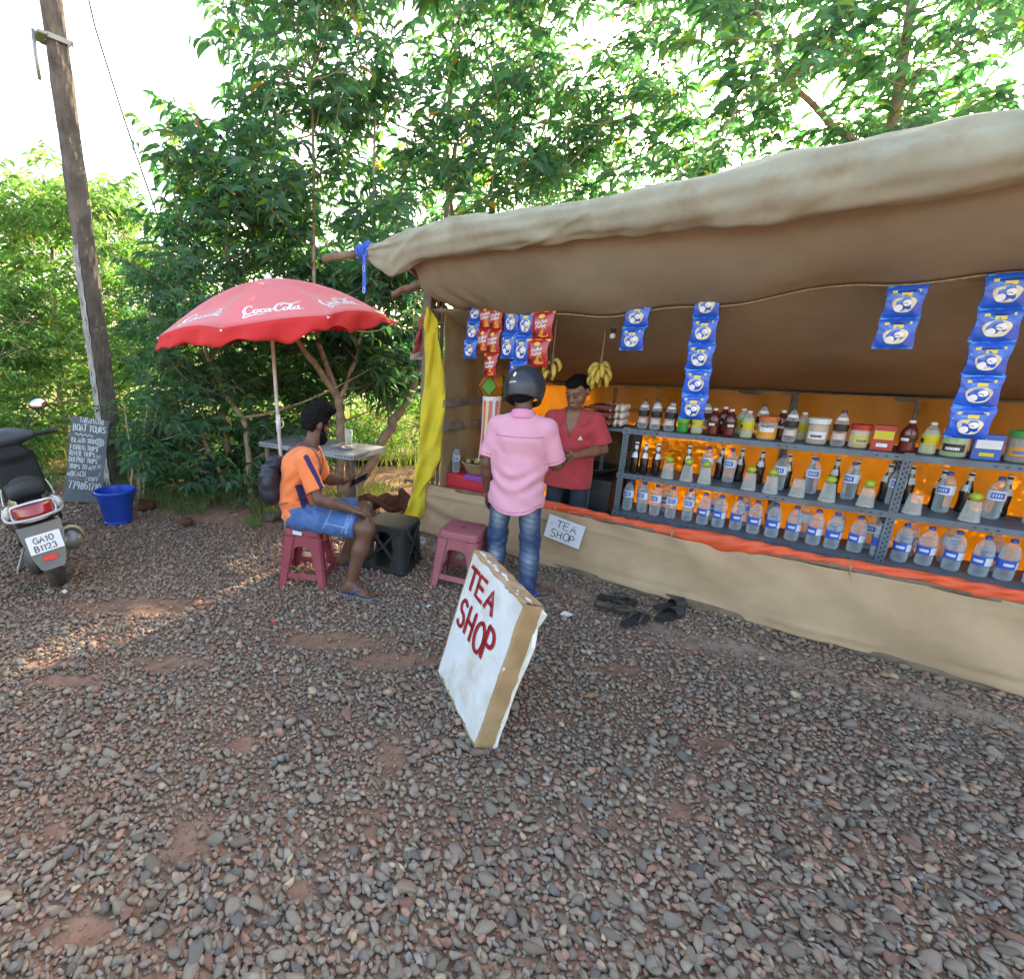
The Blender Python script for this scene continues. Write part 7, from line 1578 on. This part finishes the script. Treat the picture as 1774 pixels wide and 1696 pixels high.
    seR = shR.lerp(elR, .80); seL = shL.lerp(elL, .78)
    lo, hi = bb([hipc, seR, seL, nk0], .19); sd = SDF(lo, hi, .005)
    sd.econe(hipc+V3(-.01, 0, -.0), wst, (.172, .130), (.150, .122), R, .05); sd.econe(wst, cst, (.150, .122), (.176, .132), R, .05); sd.econe(cst, sh0, (.174, .128), (.145, .085), R, .04); sd.cone(shR, shL, .064, .064, .05); sd.cone(nk0+V3(0, 0, -.02), nk0+V3(.012, .006, .022), .072, .060, .02)
    sd.cone(shR, seR, .066, .068, .02); sd.cone(shL, seL, .066, .066, .02)
    def wr(x, y, z):
        b = .0045*np.sin(62*(z-.55)+16*(x+.5)+5*np.sin(9*y))*np.exp(-((z-.60)/.10)**2); c = .0038*np.sin(48*(x+.5)-58*(z-.8)+3*np.sin(12*y))*np.exp(-((z-.80)/.10)**2)*np.exp(-((y-3.46)/.09)**2)
        return 1.5*(b+c)+.0050*fbm(x, y, z, 14, 6)+.0026*fbm(x, y, z, 34, 7)
    sd.warp(wr)
    hd = (elR-shR).normalized(); hl = (elL-shL).normalized()
    sd.cut(lambda x, y, z: np.minimum((x-seR.x)*hd.x+(y-seR.y)*hd.y+(z-seR.z)*hd.z, np.where((y < 3.47) & ((x-shR.x)*hd.x+(y-shR.y)*hd.y+(z-shR.z)*hd.z > .05) & (y-3.43+.3*(z-.8) < .02) & (x > -.43), 1.0, -1.0)))
    sd.cut(lambda x, y, z: np.where(y > 3.81, (x-seL.x)*hl.x+(y-seL.y)*hl.y+(z-seL.z)*hl.z, -1.0)); sd.cut(lambda x, y, z: (.515+.05*(x+.5)-z)); sd.cut(lambda x, y, z: (z-1.035-.25*(x+.42)*-1.0)*np.where(np.hypot(x+.415, y-3.608) < .09, 1, 0)-np.where(np.hypot(x+.415, y-3.608) < .09, 0, 1.0))
    def stripe(C):      # shoulder-to-cuff stripe along the top of the near sleeve
        a = npv(V3(-.425, 3.545, 1.03)); b = npv(shR+V3(.015, -.05, .03)); c = npv(seR+V3(.055, -.035, .0)); out = np.zeros(len(C), bool)
        for p0, p1 in ((a, b), (b, c)):
            d = p1-p0; L_ = np.linalg.norm(d); d /= L_; q = C-p0; h = np.clip(q@d, 0, L_); out |= (np.linalg.norm(q-h[:, None]*d, axis=1) < .021) & (np.abs(q@np.cross(d, [0, 0, 1])) < .2)
        return out & (C[:, 1] < 3.56)
    def side_panel(C): x0 = -.46+.25*(.7-C[:, 2]); return (np.abs(C[:, 0]-x0-.0) < .026) & (C[:, 1] < 3.55) & (C[:, 2] < .80) & (C[:, 2] > .5) & (C[:, 1] > 3.44)
    def collar(C): return (C[:, 2] > 1.012) & (np.hypot(C[:, 0]+.415, C[:, 1]-3.608) < .082)
    sdf_part(sd, 't_shirt', orm, t, 1, [('stripe', nav, stripe), ('side_panel', nav, side_panel), ('collar', nav, collar)])
    # shorts
    den = mat('blue_denim_shorts', (.045, .115, .30), rough=.85, var=.22, vscale=14, bump=.4, bscale=260, dirt=(.14, .24, .46), dirt_amt=.55, dirt_scale=6); denl = mat('denim_seam', (.15, .24, .42), rough=.85, var=.2)
    sR = hR.lerp(kR, .86); sL = hL.lerp(kL, .86); lo, hi = bb([hipc, sR, sL, hR, hL], .15); sd = SDF(lo, hi, .0065)
    sd.econe(hipc+V3(0, 0, -.01), hipc+V3(-.01, 0, .05), (.165, .118), (.155, .118), R, .04); sd.cone(hR, sR, .094, .088, .04); sd.cone(hL, sL, .094, .086, .04)
    sd.warp(lambda x, y, z: .006*np.sin(70*(x+.1)+30*z+4*np.sin(20*y))*np.exp(-((x+.40)/.10)**2)+.004*fbm(x, y, z, 26, 12)); td = (kR-hR).normalized(); tl_ = (kL-hL).normalized()
    sd.cut(lambda x, y, z: np.where(y < 3.61, (x-sR.x)*td.x+(y-sR.y)*td.y+(z-sR.z)*td.z, (x-sL.x)*tl_.x+(y-sL.y)*tl_.y+(z-sL.z)*tl_.z)); sd.cut(lambda x, y, z: .452-z)
    def hem(C): d = (C-npv(sR))@npv(td); return (C[:, 1] < 3.61) & (d > -.045) & (d < -.038)
    def seam(C): return (C[:, 1] < 3.48) & (((np.abs(C[:, 2]-.545+.10*(C[:, 0]+.25)) < .004) & (C[:, 0] > -.30) & (C[:, 0] < -.14)) | ((np.abs(C[:, 0]+.30-.5*(C[:, 2]-.53)) < .005) & (C[:, 2] > .50)) | ((np.abs(C[:, 0]+.14-.45*(C[:, 2]-.53)) < .005) & (C[:, 2] > .49)) | ((np.abs(C[:, 0]+.165-.45*(C[:, 2]-.53)) < .004) & (C[:, 2] > .49)))
    sdf_part(sd, 'denim_shorts', den, t, 1, [('hem_seam', denl, hem), ('pocket_seam', denl, seam)])
    flipflop('flip_flop', aR, dR, greyb, navy, t, 1); flipflop('flip_flop', aL, dL, greyb, navy, t, -1)
    # phone and string bag are things of their own
    pc = wrL+V3(.125, -.085, .035); ph = thing('phone', 'black smartphone held in the left hand of the seated man', 'phone', pc); Rm = axes(V3(.80, -.30, .50).normalized(), V3(.15, .80, .35).normalized(), V3(-.42, -.32, .75).normalized())
    q = MB(); q.box((0, 0, 0), (.15, .072, .009), R=Rm, bev=.004); q.build('case', mat('phone_case', (.015, .015, .02), rough=.35, var=.1), ph); q = MB(); q.box(Rm @ V3(0, 0, .0055), (.138, .064, .0015), R=Rm); q.build('screen', mat('phone_glass', (.01, .01, .013), rough=.06, spec=.8, var=0), ph)
    bagm = mat('navy_nylon_bag', (.013, .016, .030), rough=.45, var=.2, vscale=8, bump=.6, bscale=22); bc = V3(-.705, 3.60, .80); bg_ = thing('string_bag', 'dark navy drawstring bag worn on the back of the seated man', 'bag', bc)
    sd = SDF(npv(bc)-.26, npv(bc)+.26, .008); sd.ell(bc+V3(0, 0, -.02), (.085, .145, .165), None, .03); sd.ell(bc+V3(.01, 0, -.10), (.085, .14, .09), None, .04); sd.ell(bc+V3(.04, 0, .12), (.05, .09, .06), None, .05); sd.warp(lambda x, y, z: .006*np.sin(40*y+6*np.sin(14*z))*np.clip((z-.72)/.15, 0, 1)+.006*fbm(x, y, z, 22, 15)); sdf_part(sd, 'pouch', bagm, bg_, 2)
    for q_, y in ((MB(), 3.50), (MB(), 3.71)):
        q_.tube(spline([(-.66, y+.05*(1 if y < 3.6 else -1), .86), (-.60, y, .98), (-.48, y, 1.065), (-.37, y, 1.03), (-.33, y, .88), (-.42, y-.04*(1 if y < 3.6 else -1), .72), (-.66, y-.05*(1 if y < 3.6 else -1), .64)], 5), .0035, 5); q_.build('cord', mat('bag_cord', (.05, .045, .05), rough=.7), bg_, world=True)
seated()

# ---------------------------------------------------------- the customer in pink
def jeans(t, hipc, hR, hL, kR, kL, aR, aL, R, name, m, hem, fade=None, s=1.0, seat=True, fold=1.0):
    lo, hi = bb([hipc, hR, hL, aR, aL, kR, kL], .16); sd = SDF(lo, hi, .007)
    sd.econe(hipc-V3(0, 0, .05), hipc+V3(0, 0, .12), (.148*s, .112*s), (.140*s, .105*s), R, .04)
    for h, k, a in ((hR, kR, aR), (hL, kL, aL)):
        sd.cone(h, k, .080*s, .066*s, .035); sd.cone(k, k.lerp(a, .4), .068*s, .064*s, .03); sd.cone(k.lerp(a, .4), a+V3(0, 0, -.03), .064*s, .056*s, .03)
    sd.warp(lambda x, y, z: fold*(.0055*np.sin(75*z+8*np.sin(14*(x+y))+20*x)*(np.exp(-((z-.13)/.10)**2)+.8*np.exp(-((z-.43)/.09)**2)+.25*np.exp(-((z-.72)/.08)**2))+.003*fbm(x, y, z, 20, 21)))
    sd.cut(lambda x, y, z: hem-z); o, V = sdf_part(sd, name, m, t, 1); return o, V
def customer():
    F = V3(.40, .916, 0).normalized(); R = V3(F.y, -F.x, 0); U = V3(0, 0, 1); c0 = V3(1.025, 3.36, 0)
    P = lambda r, f, u: c0+R*r+F*f+U*u
    t = thing('person', 'customer in pink shirt, faded jeans and dark helmet standing at the counter', 'person', c0)
    hipc, wst, cst, sh0 = P(0, 0, .80), P(0, .01, .95), P(0, .015, 1.13), P(0, .02, 1.235); nk0, nk1 = P(0, .015, 1.25), P(0, .04, 1.36)
    shR, shL = P(.155, .02, 1.215), P(-.155, .02, 1.215); elL, wrL = P(-.215, .0, .955), P(-.205, .06, .735); hnd = V3(1.46, 3.72, .925); elR = P(.235, .07, .965); wrR = hnd-(hnd-elR).normalized()*.06
    hR, hL = P(.088, 0, .77), P(-.088, 0, .77); kR, kL = P(.115, .02, .43), P(-.11, .035, .43); aR, aL = P(.135, -.02, .085), P(-.115, .05, .085); hc = P(-.012, .085, 1.445); HF = (F*.92-U*.38+R*.10).normalized(); HR = HF.cross(U).normalized(); HU = HR.cross(HF)
    lo, hi = bb([hipc, elR, elL, wrL, hnd, hc, aR, aL, aR+F*.18, hnd+R*.05], .15); lo[2] = 0; sd = SDF(lo, hi, .0065)
    sd.econe(hipc, wst, (.145, .10), (.130, .095), R, .05); sd.econe(wst, cst, (.13, .095), (.155, .11), R, .05); sd.econe(cst, sh0, (.155, .11), (.13, .07), R, .04); sd.cone(shR, shL, .052, .052, .04); sd.cone(nk0, nk1, .056, .052, .03); head(sd, hc, HR, HF, HU, .98)
    arm(sd, shR, elR, wrR); arm(sd, shL, elL, wrL); hand(sd, wrL, (F*.25-U).normalized(), -R, F, .35, .08, 1.0); hand(sd, wrR, (hnd-elR), U, -R*1.0+F*.2, .5, .06, .95)
    leg(sd, hR, kR, aR); leg(sd, hL, kL, aL); dR = F*.55+R*.84; dL = F; foot(sd, aR, dR, 1.0, .022); foot(sd, aL, dL, 1.0, .022); sdf_part(sd, 'body', skin_d, t)
    sd = SDF(npv(hc)-.2, npv(hc)+.2, .006); M = axes(HR, HF, HU); sd.ell(hc-HF*.02+HU*.03, (.083, .10, .095), M, .02); sd.ell(hc-HF*.055-HU*.045, (.066, .045, .055), M, .03); f_ = npv(HF); c_ = npv(hc); sd.cut(lambda x, y, z: (x-c_[0])*f_[0]+(y-c_[1])*f_[1]+(z-c_[2])*f_[2]-.04); sdf_part(sd, 'hair', hairm, t, 0)
    # shirt with yoke and shirt-tail hem
    pk = mat('pink_shirt', (.68, .32, .42), rough=.85, var=.05, vscale=5, bump=.12, bscale=420, sheen=.2, dirt=(.58, .26, .32), dirt_amt=.4, dirt_scale=3); pks = mat('pink_seam', (.52, .19, .29), rough=.85)
    seR = shR.lerp(elR, .90); seL = shL.lerp(elL, .80); lo, hi = bb([hipc-V3(0, 0, .15), seR, seL, nk1], .19); sd = SDF(lo, hi, .0055)
    sd.econe(hipc-V3(0, 0, .18), wst, (.198, .160), (.162, .128), R, .06); sd.econe(wst, cst, (.158, .125), (.176, .130), R, .05); sd.econe(cst, sh0, (.175, .125), (.145, .080), R, .04); sd.cone(shR, shL, .062, .062, .05); sd.cone(nk0-V3(0, 0, .02), P(0, .022, 1.315), .078, .066, .02); sd.cone(shR, seR, .066, .074, .025); sd.cone(shL, seL, .066, .072, .025)
    c_ = npv(c0); rr_ = npv(R); ff_ = npv(F)
    def rf(x, y): return (x-c_[0])*rr_[0]+(y-c_[1])*rr_[1], (x-c_[0])*ff_[0]+(y-c_[1])*ff_[1]
    def wr(x, y, z):
        r, f = rf(x, y); a = .0060*np.sin(54*z+9*r+5*np.sin(11*r+2))*np.exp(-((z-.86)/.075)**2); b = .0045*np.sin(40*r+34*z)*np.exp(-((np.abs(r)-.15)/.06)**2)*np.exp(-((z-1.08)/.10)**2); c = .004*np.sin(20*r+30*(z-.7))*np.exp(-((z-.72)/.07)**2)
        return 1.9*(a+b+c)+.0055*fbm(x, y, z, 12, 31)+.0028*fbm(x, y, z, 30, 32)
    sd.warp(wr); hd = (elR-shR).normalized(); hl = (elL-shL).normalized()
    sd.cut(lambda x, y, z: np.where(rf(x, y)[0] > .19, (x-seR.x)*hd.x+(y-seR.y)*hd.y+(z-seR.z)*hd.z, np.where((rf(x, y)[0] < -.18) & (z > .85), (x-seL.x)*hl.x+(y-seL.y)*hl.y+(z-seL.z)*hl.z, -1.)))
    sd.cut(lambda x, y, z: (.645+.045*np.clip(np.abs(rf(x, y)[0])/.15, 0, 1)**3)-z)
    sd.cut(lambda x, y, z: np.where(np.hypot(*[q-o for q, o in zip(rf(x, y), (0, .02))]) < .085, z-1.318+.25*(rf(x, y)[1]-.02), -1.))
    def hem(C): r = (C-c_)@rr_; zz = .645+.045*np.clip(np.abs(r)/.15, 0, 1)**3; return np.abs(C[:, 2]-zz-.022) < .004
    def yoke(C): return (np.abs(C[:, 2]-1.165) < .005) & ((C-c_)@ff_ < -.03) & (np.abs((C-c_)@rr_) < .15)
    def cuff(C): return (np.abs((C-npv(seR))@npv(hd)+.022) < .0035) & ((C-c_)@rr_ > .17) | (np.abs((C-npv(seL))@npv(hl)+.022) < .0035) & ((C-c_)@rr_ < -.17)
    sh_o, _ = sdf_part(sd, 'shirt', pk, t, 1, [('seam', pks, hem), ('seam', pks, yoke), ('seam', pks, cuff)])
    sd = SDF(npv(nk0)-.16, npv(nk0)+.2, .006); sd.cone(P(0, .018, 1.285), P(0, .028, 1.325), .085, .072, .01); sd.cut(lambda x, y, z: z-1.328+.3*(rf(x, y)[1]-.02)); sd.cut(lambda x, y, z: 1.272+.35*(rf(x, y)[1]-.02)*-.4-z); sd.cut(lambda x, y, z: .056-np.hypot(rf(x, y)[0], rf(x, y)[1]-.022)); sdf_part(sd, 'collar', mat('pink_collar', (.68, .27, .41), rough=.85, var=.05, bump=.1, bscale=400), t, 1)
    jm = mat('faded_jeans', (1, 1, 1), rough=.88, var=.18, vscale=22, bump=.35, bscale=260, attr='fade')
    o, V = jeans(t, hipc, hR, hL, kR, kL, aR, aL, R, 'jeans', jm, .045)
    q = V-c_; r = q@rr_; f = q@ff_; z = q[:, 2]; ax_ = np.where(r > 0, np.interp(z, [.085, .43, .77], [.135, .115, .088]), np.interp(z, [.085, .43, .77], [-.115, -.11, -.088])); off = np.abs(r-ax_)
    fd = np.exp(-(off/.042)**2)*(.70*np.exp(-((z-.62)/.11)**2)+.66*np.exp(-((z-.29)/.085)**2)); fd = np.clip(fd*(1+.35*fbm(V[:, 0], V[:, 1], V[:, 2], 24, 5)+.25*np.sin(z*150+V[:, 0]*40))+.06*fbm(V[:, 0], V[:, 1], V[:, 2], 60, 6), 0, 1)[:, None]
    color_attr(o.data, 'fade', np.array([.018, .042, .115])*(1-fd)+np.array([.30, .38, .46])*fd)
    flipflop('flip_flop', aR, dR, greyb, navy, t, 1); flipflop('flip_flop', aL, dL, greyb, navy, t, -1)
    # helmet
    hm = mat('helmet_navy_black', (.026, .032, .044), rough=.34, var=.15, vscale=6, spec=.5, coat=.1, dirt=(.06, .06, .065), dirt_amt=.4, dirt_scale=5); K = hc+HU*.028+HF*.0; M = axes(HR, HF, HU)
    sd = SDF(npv(K)-.21, npv(K)+.21, .0055); sd.ell(K+HU*.005-HF*.005, (.128, .148, .138), M, .02); sd.econe(K-HU*.02, K-HU*.115, (.125, .142), (.120, .128), HR, .03)
    k_ = npv(K); r_, f_, u_ = npv(HR), npv(HF), npv(HU)
    def L3(x, y, z): q = [x-k_[0], y-k_[1], z-k_[2]]; return [sum(q[i]*a[i] for i in range(3)) for a in (r_, f_, u_)]
    sd.cut(lambda x, y, z: (lambda l: -(l[2]+.092+.10*np.clip(l[1]+.02, 0, 1)*1.2+.02*np.cos(l[0]*18)*0))(L3(x, y, z)))
    sd.cut(lambda x, y, z: (lambda l: .97-np.sqrt((l[0]/.108)**2+(l[1]/.125)**2+(np.where(l[2] < -.0, l[2]*.35, l[2])/.118)**2))(L3(x, y, z))*.1)
    sd.cut(lambda x, y, z: (lambda l: np.minimum(np.minimum(l[1]-.055, .045-l[2]), l[2]+.06))(L3(x, y, z)))
    hl_, _ = sdf_part(sd, 'helmet', hm, t, 2)
    def hs(a, b, off=.001):         # point on the back of the shell: a right, b up (metres along the shell)
        d = (-HF*math.cos(a/.145)*math.cos(b/.14)+HR*math.sin(a/.145)*math.cos(b/.14)+HU*math.sin(b/.14)); q = Vector((d.dot(HR)/.128, d.dot(HF)/.148, d.dot(HU)/.138)); s_ = 1/q.length
        return K+HU*.005-HF*.005+d*(s_+off)
    q = MB(); q.grid(lambda u, v: hs(-.050+(.042)*(2*u-1)*math.sqrt(max(0, 1-(2*v-1)**2)), -.018+.0170*(2*v-1), .0022), 12, 8); q.build('logo_plate', whitem, hl_, world=True); q = MB(); q.grid(lambda u, v: hs(-.050+(.032)*(2*u-1)*math.sqrt(max(0, 1-(2*v-1)**2)), -.018+.0085*(2*v-1), .0032), 12, 6); q.build('logo_plate', hm, hl_, world=True)
    q = MB()
    for i in range(6): q.grid(lambda u, v: hs(-.072+.0088*i+.0052*(u-.5), -.018+.009*(v-.5), .0042), 1, 1)
    q.build('lettering', whitem, hl_, world=True); q = MB(); q.grid(lambda u, v: hs(-.045+.012*(2*u-1)*(1-.5*abs(2*v-1)), .032+.016*(2*v-1), .0022), 4, 6); q.build('emblem', whitem, hl_, world=True)
    q = MB(); q.tube([hs(.145*(i-10)/10*2.0, -.058+.0*i, .004) for i in range(21)], .0035, 6); q.build('rim_band', blackm, hl_, smooth=True, world=True)
customer()

# ---------------------------------------------------------- the vendor
def vendor():
    F = V3(-.55, -.835, 0).normalized(); R = V3(F.y, -F.x, 0); U = V3(0, 0, 1); c0 = V3(1.70, 4.16, 0); P = lambda r, f, u: c0+R*r+F*f+U*u
    t = thing('person', 'smiling vendor in red polo shirt behind the counter looking down at his hands', 'person', c0)
    hipc, wst, cst, sh0 = P(0, 0, .78), P(0, .01, .92), P(0, .02, 1.09), P(0, .03, 1.185); nk0, nk1 = P(0, .03, 1.20), P(.0, .075, 1.305)
    shR, shL = P(.165, .03, 1.165), P(-.165, .03, 1.165); hnd = V3(1.515, 3.765, .915); elL = P(-.245, .04, .945); elR = P(.22, .06, .93); wrL = hnd+(elL-hnd).normalized()*.075+V3(.0, .0, .012); wrR = hnd+(elR-hnd).normalized()*.09-V3(0, 0, .005)
    hR, hL = P(.088, 0, .75), P(-.088, 0, .75); kR, kL = P(.10, .02, .42), P(-.10, .02, .42); aR, aL = P(.11, 0, .085), P(-.11, 0, .085); hc = P(-.02, .115, 1.395); HF = (F*.80-U*.42+R*.22).normalized(); HR = HF.cross(U).normalized(); HU = HR.cross(HF)
    lo, hi = bb([hipc, elR, elL, hnd, hc, aR, aL, aR+F*.15], .16); lo[2] = 0; sd = SDF(lo, hi, .006)
    sd.econe(hipc, wst, (.145, .10), (.135, .10), R, .05); sd.econe(wst, cst, (.135, .10), (.155, .11), R, .05); sd.econe(cst, sh0, (.155, .11), (.13, .07), R, .04); sd.cone(shR, shL, .052, .052, .04); sd.cone(nk0, nk1, .055, .052, .03); head(sd, hc, HR, HF, HU, 1.04)
    arm(sd, shR, elR, wrR); arm(sd, shL, elL, wrL); hand(sd, wrL, (hnd-wrL), V3(.3, -.6, .7), -R*.2+U, .65, .05, .95); hand(sd, wrR, (hnd-wrR), V3(-.2, -.3, -1), -F*.3+U*.2+R*-.5, .5, .05, .95)
    leg(sd, hR, kR, aR); leg(sd, hL, kL, aL); foot(sd, aR, F, 1.0, .0); foot(sd, aL, F, 1.0, .0); sdf_part(sd, 'body', skin_m, t)
    p = lambda r, f, u: hc+HR*r+HF*f+HU*u; M = axes(HR, HF, HU); sd = SDF(npv(hc)-.18, npv(hc)+.2, .0055); sd.ell(p(0, -.02, .045), (.083, .100, .086), M, .02); sd.ell(p(0, -.06, -.02), (.068, .045, .06), M, .02); sd.ell(p(0, .03, .088), (.066, .066, .040), M, .02)
    c_ = npv(hc); r_, f_, u_ = npv(HR), npv(HF), npv(HU)
    def loc(x, y, z): q = [x-c_[0], y-c_[1], z-c_[2]]; return [sum(q[i]*a[i] for i in range(3)) for a in (r_, f_, u_)]
    sd.cut(lambda x, y, z: (lambda l: np.minimum(l[1]-.02-.35*np.clip(l[2]-.03, 0, .04), .072-l[2]+.10*l[0]**2*30))(loc(x, y, z))); sd.cut(lambda x, y, z: (lambda l: np.minimum(l[1]+.0, .025-l[2]))(loc(x, y, z))); sd.warp(lambda x, y, z: .0025*fbm(x, y, z, 150, 4)); sdf_part(sd, 'hair', hairm, t, 0)
    face_parts(t, hc, HR, HF, HU, None, 1.04, teeth=True)
    rdm = mat('red_polo', (.46, .045, .055), rough=.85, var=.06, vscale=5, bump=.14, bscale=420, sheen=.2, dirt=(.42, .07, .075), dirt_amt=.4, dirt_scale=3)
    seR = shR.lerp(elR, .86); seL = shL.lerp(elL, .84); lo, hi = bb([hipc-V3(0, 0, .15), seR, seL, nk1], .19); sd = SDF(lo, hi, .0055)
    sd.econe(hipc-V3(0, 0, .16), wst, (.188, .145), (.168, .130), R, .06); sd.econe(wst, cst, (.168, .130), (.178, .130), R, .05); sd.econe(cst, sh0, (.176, .125), (.142, .080), R, .04); sd.cone(shR, shL, .062, .062, .05); sd.cone(nk0-V3(0, 0, .02), P(0, .04, 1.25), .076, .064, .02); sd.cone(shR, seR, .066, .076, .025); sd.cone(shL, seL, .066, .078, .025)
    c2 = npv(c0); rr_ = npv(R); ff_ = npv(F)
    def rf(x, y): return (x-c2[0])*rr_[0]+(y-c2[1])*rr_[1], (x-c2[0])*ff_[0]+(y-c2[1])*ff_[1]
    sd.warp(lambda x, y, z: .0045*np.sin(26*rf(x, y)[0]+10*z)*np.exp(-((z-.72)/.14)**2)+.0045*np.sin(36*rf(x, y)[0]+38*z)*np.exp(-((np.abs(rf(x, y)[0])-.14)/.06)**2)*np.exp(-((z-1.04)/.09)**2)+.0055*fbm(x, y, z, 13, 41)+.0026*fbm(x, y, z, 32, 42))
    hd = (elR-shR).normalized(); hl = (elL-shL).normalized()
    sd.cut(lambda x, y, z: np.where(rf(x, y)[0] > .187, (x-seR.x)*hd.x+(y-seR.y)*hd.y+(z-seR.z)*hd.z, np.where(rf(x, y)[0] < -.187, (x-seL.x)*hl.x+(y-seL.y)*hl.y+(z-seL.z)*hl.z, -1.))); sd.cut(lambda x, y, z: .605-z)
    # open neck: a V cut into the front
    def vneck(x, y, z): r, f = rf(x, y); return np.where(f > .06, np.minimum(.058*np.clip((z-1.035)/.155, 0, 1.3)-np.abs(r-.0), z-1.035), -1.)
    sd.cut(lambda x, y, z: np.where(np.hypot(rf(x, y)[0], rf(x, y)[1]-.035) < .085, z-1.248+.35*(rf(x, y)[1]-.03), -1.))
    sd.cut(vneck)
    sdf_part(sd, 'polo_shirt', rdm, t, 1)
    for q_ in (-1, 1):           # open collar wings
        q = MB(); a = [P(q_*.060, .035, 1.262), P(q_*.058, .085, 1.235), P(q_*.050, .118, 1.185), P(q_*.078, .142, 1.118), P(q_*.128, .118, 1.162), P(q_*.120, .06, 1.215)]
        q.add(a+[p_+F*.006+U*.006+R*(.004*q_) for p_ in a], [(0, 1, 2, 3, 4, 5), (6, 7, 8, 9, 10, 11)]+[(i, (i+1) % 6, 6+(i+1) % 6, 6+i) for i in range(6)]); recalc(q.build('collar', rdm, t, world=True))
    q = MB(); mpv = lambda x, y, h: P(-.085-x*1.0, .1385+h-.9*abs(-.085-x+.085)*0, 1.02+y); q.prism([(-.018, 0), (.018, 0), (.015, .008), (-.015, .008)], mpv, .0, .004); q.prism([(-.010, .010), (.010, .010), (.006, .026), (0, .030), (-.006, .026)], mpv, .0, .004); q.build('emblem', whitem, t, world=True)
    jeans(t, hipc, hR, hL, kR, kL, aR, aL, R, 'trousers', mat('dark_trousers', (.025, .032, .050), rough=.85, var=.15, vscale=6, bump=.2), .03, s=.98, fold=.6)
vendor()
